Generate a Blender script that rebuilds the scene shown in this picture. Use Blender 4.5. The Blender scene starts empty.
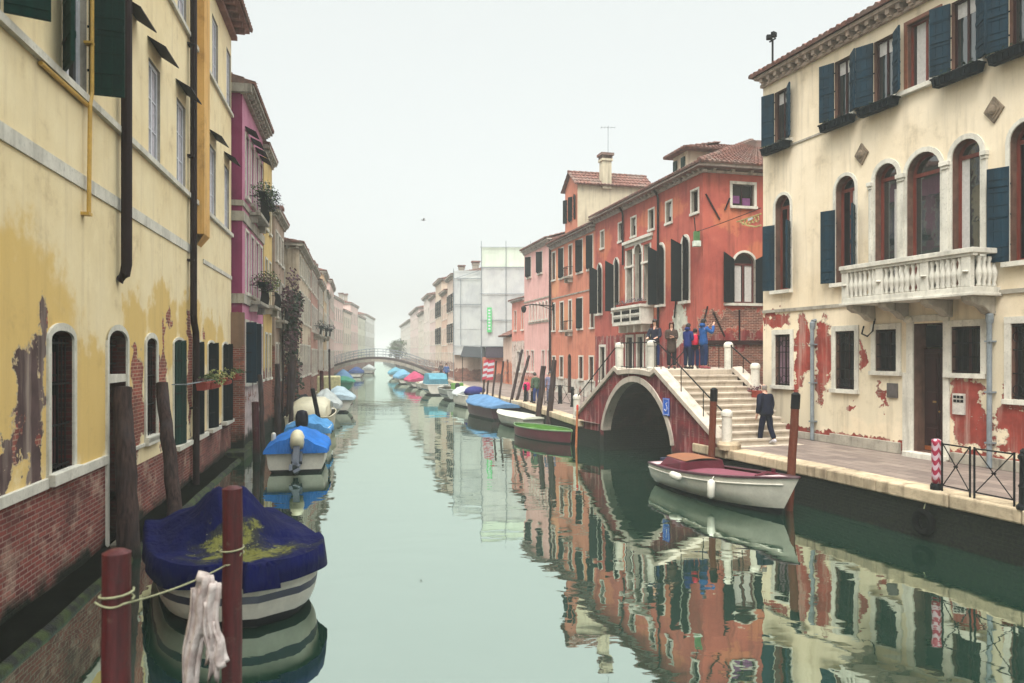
SKY_LO, SKY_HI, SUN, HAZE, EXPO = .42, 2.15, 1.5, .0016, .74
import bpy, bmesh, math, random
from mathutils import Vector, Matrix
R = math.radians
rng = random.Random(7)
scene = bpy.context.scene
COL = scene.collection

def C(r, g, b):
    f = lambda v: (v/255/12.92) if v/255 <= .04045 else ((v/255+.055)/1.055)**2.4
    return (f(r), f(g), f(b), 1.0)

# ------------------------------------------------------------------ mesh builder
class MB:
    def __init__(s, M=None):
        s.v = []; s.f = []; s.mi = []; s.M = M
    def add(s, vs, fs, m=0):
        o = len(s.v)
        if s.M is not None: vs = [s.M @ Vector(p) for p in vs]
        s.v += [tuple(p) for p in vs]
        for f in fs:
            s.f.append([o+i for i in f]); s.mi.append(m)
    def poly(s, pts, m=0): s.add(pts, [list(range(len(pts)))], m)
    def box(s, x0, x1, y0, y1, z0, z1, m=0):
        s.add([(x0,y0,z0),(x1,y0,z0),(x1,y1,z0),(x0,y1,z0),(x0,y0,z1),(x1,y0,z1),(x1,y1,z1),(x0,y1,z1)],
              [[0,3,2,1],[4,5,6,7],[0,1,5,4],[1,2,6,5],[2,3,7,6],[3,0,4,7]], m)
    def obox(s, c, sx, sy, sz, rot=None, m=0):
        rot = rot or Matrix.Identity(3)
        c = Vector(c); vs = []
        for z in (-.5,.5):
            for x, y in ((-.5,-.5),(.5,-.5),(.5,.5),(-.5,.5)):
                vs.append(c + rot @ Vector((x*sx, y*sy, z*sz)))
        s.add(vs, [[0,3,2,1],[4,5,6,7],[0,1,5,4],[1,2,6,5],[2,3,7,6],[3,0,4,7]], m)
    def loft(s, rings, closed=True, caps=True, m=0):
        n = len(rings[0]); vs = [p for r in rings for p in r]; fs = []
        k = n if closed else n-1
        for i in range(len(rings)-1):
            for j in range(k):
                fs.append([i*n+j, i*n+(j+1) % n, (i+1)*n+(j+1) % n, (i+1)*n+j])
        if caps and closed:
            fs.append(list(range(n))[::-1]); fs.append([(len(rings)-1)*n+j for j in range(n)])
        s.add(vs, fs, m)
    def tube(s, pts, r, n=8, m=0, caps=True):
        pts = [Vector(p) for p in pts]; rings = []
        for i, p in enumerate(pts):
            t = (pts[min(i+1, len(pts)-1)] - pts[max(i-1, 0)])
            t = t.normalized() if t.length > 1e-9 else Vector((0,0,1))
            a = Vector((0,0,1)) if abs(t.z) < .9 else Vector((1,0,0))
            x = t.cross(a).normalized(); y = t.cross(x)
            rr = r[i] if isinstance(r, (list, tuple)) else r
            rings.append([p + (x*math.cos(2*math.pi*k/n) + y*math.sin(2*math.pi*k/n))*rr for k in range(n)])
        s.loft(rings, True, caps, m)
    def lathe(s, prof, c=(0,0,0), n=12, m=0):
        rings = [[(c[0]+r*math.cos(2*math.pi*k/n), c[1]+r*math.sin(2*math.pi*k/n), c[2]+z) for k in range(n)] for r, z in prof]
        s.loft(rings, True, True, m)
    def ell(s, c, rx, ry, rz, n=10, k=7, m=0, noise=0, seed=0):
        rd = random.Random(seed); rings = []
        for i in range(k+1):
            a = math.pi*i/k - math.pi/2
            q = max(math.cos(a), .02)
            rings.append([(c[0]+rx*q*math.cos(2*math.pi*j/n)*(1+noise*rd.uniform(-1,1)), c[1]+ry*q*math.sin(2*math.pi*j/n)*(1+noise*rd.uniform(-1,1)), c[2]+rz*math.sin(a)) for j in range(n)])
        s.loft(rings, True, True, m)
    def prism(s, pts2, y0, y1, m=0):           # outline in (x, z), thickness along y
        n = len(pts2)
        s.add([(x, y0, z) for x, z in pts2] + [(x, y1, z) for x, z in pts2],
              [list(range(n)), list(range(n, 2*n))[::-1]] + [[(i+1) % n, i, n+i, n+(i+1) % n] for i in range(n)], m)
    def leaves(s, c, rx, ry, rz, n, size, rd, m=0, shell=.3):
        for _ in range(n):
            while 1:
                p = Vector((rd.uniform(-1,1), rd.uniform(-1,1), rd.uniform(-1,1)))
                if shell < p.length < 1: break
            q = Vector((c[0]+p.x*rx, c[1]+p.y*ry, c[2]+p.z*rz))
            a = Vector((rd.gauss(0,1), rd.gauss(0,1), rd.gauss(0,1))).normalized()
            b = a.orthogonal().normalized(); w = a.cross(b)
            z = size*rd.uniform(.6, 1.3)
            s.add([q-b*z*.5, q+w*z*.32, q+b*z*.5+a*z*.12, q-w*z*.32], [[0,1,2,3]], m)
    def build(s, name, mats, parent=None, smooth=False, loc=None, bevel=0, autosmooth=None):
        me = bpy.data.meshes.new(name)
        me.from_pydata(s.v, [], s.f); 
        if not isinstance(mats, (list, tuple)): mats = [mats]
        for mm in mats: me.materials.append(mm)
        me.polygons.foreach_set('material_index', s.mi)
        bm = bmesh.new(); bm.from_mesh(me)
        bmesh.ops.recalc_face_normals(bm, faces=bm.faces)
        bm.to_mesh(me); bm.free()
        if smooth: me.polygons.foreach_set('use_smooth', [True]*len(me.polygons))
        if autosmooth is not None:
            me.polygons.foreach_set('use_smooth', [True]*len(me.polygons))
            me.set_sharp_from_angle(angle=R(autosmooth))
        me.update()
        o = bpy.data.objects.new(name, me); COL.objects.link(o)
        if parent is not None: o.parent = parent
        if loc is not None: o.location = loc
        if bevel:
            b = o.modifiers.new('edge', 'BEVEL'); b.width = bevel; b.segments = 2; b.limit_method = 'ANGLE'; b.angle_limit = R(40)
        return o

def tag(o, label=None, cat=None, group=None, kind=None):
    if label: o['label'] = label
    if cat: o['category'] = cat
    if group: o['group'] = group
    if kind: o['kind'] = kind
    return o
def empty(name, loc, rz=0, label=None, cat=None, group=None):
    o = bpy.data.objects.new(name, None); COL.objects.link(o)
    o.location = loc; o.rotation_euler = (0, 0, rz); o.empty_display_size = .1
    return tag(o, label, cat, group)
KIDS = lambda o: [c for c in bpy.data.objects if c.parent is o]
def copy_thing(root, loc, rz=0, label=None, sc=None):
    r = root.copy(); COL.objects.link(r); r.location = loc; r.rotation_euler = (0, 0, rz)
    if label: r['label'] = label
    if sc: r.scale = sc
    for ch in KIDS(root):
        c = ch.copy(); COL.objects.link(c); c.parent = r
        for g in KIDS(ch):
            d = g.copy(); COL.objects.link(d); d.parent = c
    return r

# ------------------------------------------------------------------ materials
class G:
    def __init__(s, name):
        s.mat = bpy.data.materials.new(name); s.mat.use_nodes = True
        s.t = s.mat.node_tree; s.t.nodes.clear()
        s.out = s.n('ShaderNodeOutputMaterial')
    def n(s, typ, **kw):
        nd = s.t.nodes.new(typ)
        for k, v in kw.items(): setattr(nd, k, v)
        return nd
    def set(s, sock, v):
        if v is None: return
        if hasattr(v, 'is_output'): s.t.links.new(v, sock)
        else: sock.default_value = v
    def m(s, op, a, b=None, c=None, clamp=False):
        nd = s.n('ShaderNodeMath', operation=op, use_clamp=clamp)
        s.set(nd.inputs[0], a); s.set(nd.inputs[1], b); s.set(nd.inputs[2], c)
        return nd.outputs[0]
    def mix(s, f, a, b, blend='MIX'):
        nd = s.n('ShaderNodeMix', data_type='RGBA', blend_type=blend)
        s.set(nd.inputs[0], f); s.set(nd.inputs[6], a); s.set(nd.inputs[7], b)
        return nd.outputs[2]
    def noise(s, vec, scale, detail=4, rough=.55, dist=0):
        nd = s.n('ShaderNodeTexNoise'); s.set(nd.inputs['Vector'], vec)
        nd.inputs['Scale'].default_value = scale; nd.inputs['Detail'].default_value = detail
        nd.inputs['Roughness'].default_value = rough; nd.inputs['Distortion'].default_value = dist
        return nd.outputs[0]
    def map(s, f, a, b, c=0., d=1., smooth=True):
        nd = s.n('ShaderNodeMapRange', interpolation_type='SMOOTHSTEP' if smooth else 'LINEAR')
        s.set(nd.inputs[0], f)
        for i, v in ((1,a),(2,b),(3,c),(4,d)): s.set(nd.inputs[i], v)
        return nd.outputs[0]
    def coords(s, kind='Object'):
        tc = s.n('ShaderNodeTexCoord'); sp = s.n('ShaderNodeSeparateXYZ')
        s.t.links.new(tc.outputs[kind], sp.inputs[0])
        return tc.outputs[kind], sp.outputs[0], sp.outputs[1], sp.outputs[2]
    def xyz(s, x, y, z):
        nd = s.n('ShaderNodeCombineXYZ'); s.set(nd.inputs[0], x); s.set(nd.inputs[1], y); s.set(nd.inputs[2], z)
        return nd.outputs[0]
    def bump(s, h, strength=.4, dist=.02):
        nd = s.n('ShaderNodeBump'); s.set(nd.inputs['Height'], h)
        nd.inputs['Strength'].default_value = strength; nd.inputs['Distance'].default_value = dist
        return nd.outputs[0]
    def pbsdf(s, col, rough=.8, normal=None, spec=.3, metal=0):
        b = s.n('ShaderNodeBsdfPrincipled')
        s.set(b.inputs['Base Color'], col); s.set(b.inputs['Roughness'], rough)
        b.inputs['Specular IOR Level'].default_value = spec; b.inputs['Metallic'].default_value = metal
        if normal is not None: s.set(b.inputs['Normal'], normal)
        s.t.links.new(b.outputs[0], s.out.inputs[0]); return s.mat

_mc = {}
def simple(name, col, rough=.6, var=.25, scale=6, spec=.35, metal=0, bump=0.15, streak=False):
    """paint, metal, cloth: base colour with uneven wear"""
    if name in _mc: return _mc[name]
    g = G(name); v, x, y, z = g.coords()
    if streak: v2 = g.xyz(g.m('MULTIPLY', x, 1), g.m('MULTIPLY', y, 1), g.m('MULTIPLY', z, .12))
    else: v2 = v
    n1 = g.noise(v2, scale, 5, .6); n2 = g.noise(v, scale*7, 3)
    f = g.m('ADD', g.m('MULTIPLY', n1, .7), g.m('MULTIPLY', n2, .3))
    dark = tuple(c*(1-var) for c in col[:3])+(1,); lite = tuple(min(1, c*(1+var)) for c in col[:3])+(1,)
    c = g.mix(g.map(f, .3, .7), dark, lite)
    r = g.m('ADD', g.m('MULTIPLY', n1, .3), rough-.15, clamp=True)
    _mc[name] = g.pbsdf(c, r, g.bump(f, bump, .01) if bump else None, spec, metal)
    return _mc[name]

def brickcol(g, U, z, c1, c2, mort, scale=1.0):
    b = g.n('ShaderNodeTexBrick'); g.set(b.inputs['Vector'], g.xyz(U, z, 0.0))
    g.set(b.inputs['Color1'], c1); g.set(b.inputs['Color2'], c2); g.set(b.inputs['Mortar'], mort)
    b.inputs['Scale'].default_value = scale; b.inputs['Mortar Size'].default_value = .012
    b.inputs['Brick Width'].default_value = .25; b.inputs['Row Height'].default_value = .075
    b.inputs['Mortar Smooth'].default_value = .3; b.inputs['Bias'].default_value = 0
    return b.outputs[0], b.outputs[1]

def blobs(g, U, z, lst):
    """largest of several elliptic bumps: 1 in a patch's middle, 0 at its rim, negative outside"""
    cur = None
    wv = g.xyz(U, z, 0.0); U = g.m('ADD', U, g.m('MULTIPLY', g.m('SUBTRACT', g.noise(wv, 1.9, 5, .6), .5), 1.1)); z = g.m('ADD', z, g.m('MULTIPLY', g.m('SUBTRACT', g.noise(wv, 2.4, 5, .62), .5), 1.5))
    for (cx, cz, rx, rz) in lst:
        a = g.m('DIVIDE', g.m('SUBTRACT', U, cx), rx); b = g.m('DIVIDE', g.m('SUBTRACT', z, cz), rz)
        d = g.m('SUBTRACT', 1.0, g.m('ADD', g.m('MULTIPLY', a, a), g.m('MULTIPLY', b, b)))
        d = g.m('MAXIMUM', d, -1.5)
        cur = d if cur is None else g.m('MAXIMUM', cur, d)
    return cur

def stucco(name, col, col2=None, dirt=C(70,60,52), under=None, base_z=None, base_h=1.2, patches=None, gold=None, algae=.55, brick=None, streak=.35, under2=None, patches2=None, contrast=1.0, white=None):
    """old lime plaster: mottled, streaked, patched; near the water it has come off to UNDER (a colour or 'brick')"""
    g = G(name); v, x, y, z = g.coords()
    U = g.m('ADD', x, y)
    n_big = g.noise(v, .45, 6, .62); n_mid = g.noise(v, 2.1, 6, .6); n_fine = g.noise(v, 22, 4, .6)
    sv = g.xyz(g.m('MULTIPLY', U, 2.6), 0.0, g.m('MULTIPLY', z, .22)); n_str = g.noise(sv, 1.3, 6, .65)
    col2 = col2 or tuple(c*.82 for c in col[:3])+(1,)
    c = g.mix(g.map(n_big, .5-.22/contrast, .5+.22/contrast), col, col2)
    c = g.mix(g.m('MULTIPLY', g.map(n_mid, .45, .75), .35), c, tuple(min(1, q*1.12+.02) for q in col[:3])+(1,))
    if gold:       # (colour, patches): plaster repainted in a second tint
        gm = g.m('ADD', blobs(g, U, z, gold[1]), g.m('MULTIPLY', g.m('SUBTRACT', n_mid, .5), 1.3))
        c = g.mix(g.m('MULTIPLY', g.map(gm, -.25, .45), gold[2] if len(gold) > 2 else .9), c, gold[0])
    c = g.mix(g.m('MULTIPLY', g.map(n_str, .47, .78), min(1, streak*1.35)), c, dirt)
    c = g.mix(g.m('MULTIPLY', g.map(g.noise(v, .9, 8, .72), .54, .7), .3), c, dirt)
    c = g.mix(g.m('MULTIPLY', g.map(n_fine, .56, .74), .18), c, dirt)
    h = g.m('ADD', g.m('MULTIPLY', n_fine, .3), g.m('MULTIPLY', n_mid, .5))
    b1, bf = brickcol(g, U, z, *(brick or (C(150,78,62), C(112,58,50), C(150,132,118))))
    b1 = g.mix(g.m('MULTIPLY', g.map(n_mid, .42, .68), .6), b1, C(86,62,56))
    nz = g.m('ADD', g.m('MULTIPLY', g.m('SUBTRACT', n_mid, .5), 2.6), g.m('MULTIPLY', g.m('SUBTRACT', g.noise(v, 7, 4), .5), 1.0))
    masks = []; raws = []
    if base_z is not None:
        t = g.m('DIVIDE', g.m('SUBTRACT', base_z, z), base_h)
        masks.append((g.map(g.m('ADD', t, g.m('MULTIPLY', nz, .55)), -.04, .04), under))
    for pl, un in ((patches, under), (patches2, under2)):
        if pl:
            rw = g.m('ADD', blobs(g, U, z, pl), g.m('MULTIPLY', nz, .95)); raws.append((rw, un)); masks.append((g.map(rw, -.07, .07), un))
    if white: masks.append((g.map(g.m('ADD', blobs(g, U, z, white), g.m('MULTIPLY', nz, .5)), -.05, .05), C(205,205,190)))
    for mk, un in masks:
        pass
    for rw, un in raws:
        rim = g.m('MULTIPLY', g.map(rw, -.34, -.06), .75); c = g.mix(rim, c, g.mix(g.map(n_fine,.4,.6), C(196,182,160), C(150,132,116)))
        h = g.m('SUBTRACT', h, g.m('MULTIPLY', g.map(rw, -.3, -.24), .35))
    for mk, un in masks:
        if un == 'brick': uc = b1
        else:
            uc = g.mix(g.map(n_mid, .35, .65), un, tuple(q*.62 for q in un[:3])+(1,)); uc = g.mix(g.map(g.noise(v, 1.3, 6, .7), .56, .585), uc, b1); uc = g.mix(g.m('MULTIPLY', g.map(n_str, .45, .7), .5), uc, C(196,178,164))
        c = g.mix(mk, c, uc); h = g.m('SUBTRACT', h, g.m('MULTIPLY', mk, .9))
    if algae:
        al = g.map(g.m('ADD', g.m('SUBTRACT', algae, z), g.m('MULTIPLY', g.m('SUBTRACT', n_mid, .5), .9)), -.12, .25)
        c = g.mix(al, c, g.mix(n_fine, C(14,18,14), C(34,40,28)))
    return g.pbsdf(c, .88, g.bump(h, .55, .012), .2)

def brickmat(name, c1=C(150,80,66), c2=C(108,56,50), mort=C(140,120,108), algae=.35, pale=.3):
    g = G(name); v, x, y, z = g.coords(); U = g.m('ADD', x, y)
    n_mid = g.noise(v, 1.7, 6, .6); n_f = g.noise(v, 18, 4)
    c, f = brickcol(g, U, z, c1, c2, mort)
    c = g.mix(g.m('MULTIPLY', g.map(n_mid, .5, .68), pale), c, C(196,168,150))
    c = g.mix(g.m('MULTIPLY', g.map(g.noise(v, .9, 6, .65), .45, .7), .75), c, C(70,44,42))
    c = g.mix(g.m('MULTIPLY', g.map(n_f, .5, .75), .4), c, C(60,40,36))
    al = g.map(g.m('ADD', g.m('SUBTRACT', algae, z), g.m('MULTIPLY', g.m('SUBTRACT', n_mid, .5), .8)), -.1, .2)
    c = g.mix(al, c, g.mix(g.map(n_f, .4, .6), C(10,12,10), C(24,30,18)))
    h = g.m('ADD', g.m('MULTIPLY', g.m('SUBTRACT', 1.0, f), 1.0), g.m('MULTIPLY', n_f, .6))
    return g.pbsdf(c, .9, g.bump(h, .7, .015), .2)

def stone(name, col, var=.3, scale=1.5, dirt=C(96,90,80), dirtf=.5, algae=None, bump=.5):
    g = G(name); v, x, y, z = g.coords()
    n1 = g.noise(v, scale, 6, .62); n2 = g.noise(v, scale*12, 4)
    sv = g.xyz(g.m('MULTIPLY', x, 4), g.m('MULTIPLY', y, 4), g.m('MULTIPLY', z, .6)); n3 = g.noise(sv, 1.2, 5)
    c = g.mix(g.map(n1, .3, .7), tuple(q*(1-var) for q in col[:3])+(1,), col)
    c = g.mix(g.m('MULTIPLY', g.map(n3, .48, .75), dirtf), c, dirt)
    c = g.mix(g.m('MULTIPLY', g.map(n2, .52, .75), .3), c, dirt)
    if algae is not None:
        al = g.map(g.m('ADD', g.m('SUBTRACT', algae, z), g.m('MULTIPLY', g.m('SUBTRACT', n1, .5), .5)), -.08, .15)
        c = g.mix(al, c, g.mix(g.map(n2, .4, .6), C(13,15,13), C(28,33,24)))
    return g.pbsdf(c, .8, g.bump(g.m('ADD', n2, n1), bump, .012), .3)

def leafmat(name, c1, c2):
    g = G(name); v, x, y, z = g.coords()
    n = g.noise(v, 9, 3); n2 = g.noise(v, 60, 2)
    c = g.mix(g.map(n, .35, .65), c1, c2); c = g.mix(g.m('MULTIPLY', n2, .4), c, tuple(q*.5 for q in c1[:3])+(1,))
    return g.pbsdf(c, .7, None, .25)

def tilemat():
    g = G('roof tile'); v, x, y, z = g.coords()
    n = g.noise(v, 5, 4); n2 = g.noise(v, .8, 5)
    c = g.mix(g.map(n, .3, .7), C(138,98,86), C(96,68,64)); c = g.mix(g.m('MULTIPLY', g.map(n2, .45, .65), .6), c, C(124,112,104))
    return g.pbsdf(c, .9, g.bump(n, .4, .01), .15)

M = {}
M['stone'] = stone('white stone', C(222,217,204), .26, 1.5, C(104,98,88), .38)
M['stone_d'] = stone('weathered stone', C(178,170,156), .35, 1.5, C(80,76,68), .7)
M['kerbstone'] = stone('kerb stone', C(206,186,156), .38, 1.0, C(98,82,66), .75, None, .9)
M['tile'] = tilemat()
M['shut_g'] = simple('dark green shutter paint', C(8,42,36), .65, .45, 5, .12, streak=True)
M['shut_b'] = simple('blue green shutter paint', C(10,40,54), .65, .45, 5, .15, streak=True)
M['shut_k'] = simple('blackish green shutter paint', C(5,14,20), .7, .4, 5, .06, streak=True)
M['white'] = simple('white window paint', C(205,205,212), .5, .12, 8)
M['redwood'] = simple('red brown varnish', C(112,50,40), .5, .3, 10, streak=True)
M['brown'] = simple('brown window paint', C(120,72,52), .5, .25, 10)
M['darkwood'] = simple('dark door wood', C(46,18,18), .55, .35, 6, .2, streak=True)
M['iron'] = simple('black iron', C(14,15,18), .6, .3, 12, .12)
M['grey_metal'] = simple('grey zinc pipe', C(120,128,134), .5, .25, 3, .5)
M['brown_pipe'] = simple('dark brown pipe', C(34,20,22), .6, .25, 3, .15)
M['ochre_pipe'] = simple('ochre pipe', C(196,156,72), .5, .2, 3, .4)
M['curtain'] = simple('pale curtain cloth', C(190,186,182), .9, .12, 12, .1)
M['dark'] = simple('hole shade and eye black', C(10,9,10), .9, .3, 2, .05)
M['terra'] = simple('terracotta', C(150,62,52), .8, .2, 8)
M['leaf'] = leafmat('leaf green', C(46,72,40), C(96,116,70))
M['leaf_d'] = leafmat('dark leaf', C(28,44,36), C(58,74,52))
M['leaf_y'] = leafmat('pale leaf', C(130,140,84), C(176,178,118))
M['ivy'] = leafmat('reddish creeper', C(70,48,56), C(120,84,92))
M['leaf_p'] = leafmat('purple grey flower', C(90,86,106), C(150,132,142))
def glassmat(name, col, rough=.06, ior=1.5):
    g = G(name); v, x, y, z = g.coords(); n = g.noise(v, 1.3, 3)
    c = g.mix(g.map(n, .3, .7), col, tuple(q*.45 for q in col[:3])+(1,))
    m_ = g.pbsdf(c, rough, g.bump(g.noise(v, 2.5, 2), .08, .02), .25 if ior < 1.6 else .5)
    for nd in g.t.nodes:
        if nd.type == 'BSDF_PRINCIPLED': nd.inputs['IOR'].default_value = ior
    return m_
M['glass'] = glassmat('dark window glass', C(16,16,20))
M['glass_g'] = glassmat('greenish window glass', C(40,50,50), .03, 2.4)
# ------------------------------------------------------------------ facades: local x along the wall, -y towards the viewer, z up
ARC = 10
def arch_pts(u0, u1, zs, rise, n=ARC):
    """points over the arch from (u1, zs) to (u0, zs)"""
    c = (u0+u1)/2; a = (u1-u0)/2
    if rise <= a*1.001:
        return [(c+a*math.cos(math.pi*k/n), zs+rise*math.sin(math.pi*k/n)) for k in range(n+1)]
    return [(c+a*math.cos(math.pi*k/n), zs+rise*math.sin(math.pi*k/n)) for k in range(n+1)]
def outline(o, g=0.0):
    u0, u1, z0, z1, rise = o['u0']-g, o['u1']+g, o['z0']-(g if o.get('gb', 0) else 0), o['z1'], o['rise']
    if not rise: return [(u0, z0), (u1, z0), (u1, z1+g), (u0, z1+g)]
    return [(u0, z0), (u1, z0)] + arch_pts(u0, u1, z1-rise, rise+g)
def Op(u0, u1, z0, z1, rise=0, **kw):
    d = dict(u0=u0, u1=u1, z0=z0, z1=z1, rise=rise, r=.22); d.update(kw); return d

def wall(mb, x0, x1, z0, z1, ops, m=0, rm=None):
    rm = m if rm is None else rm
    us = sorted({x0, x1} | {o['u0'] for o in ops} | {o['u1'] for o in ops}); zs = sorted({z0, z1} | {o['z0'] for o in ops} | {o['z1'] for o in ops})
    us = [u for u in us if x0 <= u <= x1]; zs = [z for z in zs if z0 <= z <= z1]
    for i in range(len(us)-1):
        for j in range(len(zs)-1):
            uc, zc = (us[i]+us[i+1])/2, (zs[j]+zs[j+1])/2
            if any(o['u0'] < uc < o['u1'] and o['z0'] < zc < o['z1'] for o in ops): continue
            mb.poly([(us[i],0,zs[j]), (us[i+1],0,zs[j]), (us[i+1],0,zs[j+1]), (us[i],0,zs[j+1])], m)
    for o in ops:
        pts = outline(o); r = o['r']
        for k in range(len(pts)):
            a, b = pts[k], pts[(k+1) % len(pts)]
            mb.poly([(a[0],0,a[1]), (b[0],0,b[1]), (b[0],r,b[1]), (a[0],r,a[1])], o.get('rm', rm))
        if o['rise']:
            ap = arch_pts(o['u0'], o['u1'], o['z1']-o['rise'], o['rise']); h = ARC//2
            mb.poly([(o['u1'],0,o['z1'])] + [(p[0],0,p[1]) for p in ap[:h+1]], m)
            mb.poly([(o['u0'],0,o['z1'])] + [(p[0],0,p[1]) for p in ap[h:]], m)

def leaf_outline(w, h, drop):
    """shutter leaf from its hinge (x=0) to its free edge (x=w); DROP is how much lower the hinge side is"""
    if not drop: return [(0,0), (w,0), (w,h), (0,h)]
    return [(0,0), (w,0)] + [(w*math.sin(a), h-drop+drop*math.sin(math.pi/2*(a/(math.pi/2)))) for a in (math.pi/2, math.pi*.42, math.pi*.3, math.pi*.18, 0)]

def shutter(par, Mx, hinge_u, z0, w, h, side, ang, mat, drop=0, slats=False):
    """side -1: hinged at the opening's left jamb; ang 0 = closed, 180 = flat on the wall"""
    T = Matrix.Translation((hinge_u, -.035, z0))
    rot = Matrix.Rotation(R(ang), 4, 'Z') if side > 0 else Matrix.Rotation(R(-ang), 4, 'Z')
    flip = Matrix.Scale(-1, 4, (1,0,0)) if side > 0 else Matrix.Identity(4)
    mb = MB((Mx if Mx is not None else Matrix.Identity(4)) @ T @ rot @ flip)
    th = .04
    mb.prism(leaf_outline(w, h, drop), -th/2, th/2)
    hh = h-drop
    nb = max(2, int(w/.14))
    for k in range(nb):                                   # planks on both faces, gaps between them
        a = w*k/nb+.006; b = w*(k+1)/nb-.006
        for y0, y1 in ((-th/2-.008, -th/2+.001), (th/2-.001, th/2+.008)): mb.box(a, b, y0, y1, .012, hh-.012)
    if slats:
        for k in range(int(hh/.3)): mb.box(.02, w-.02, th/2+.008, th/2+.02, .12+k*.3, .16+k*.3); mb.box(.02, w-.02, -th/2-.02, -th/2-.008, .12+k*.3, .16+k*.3)
    for q in (.18, .5, .82):                              # cross battens and strap hinges
        mb.box(.02, w-.02, th/2+.008, th/2+.028, hh*q-.05, hh*q+.05)
        mb.box(-.03, w*.55, -th/2-.022, -th/2-.009, hh*q-.02, hh*q+.02, 1)
    return mb.build('shutter', [mat, M['iron']], par)

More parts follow.
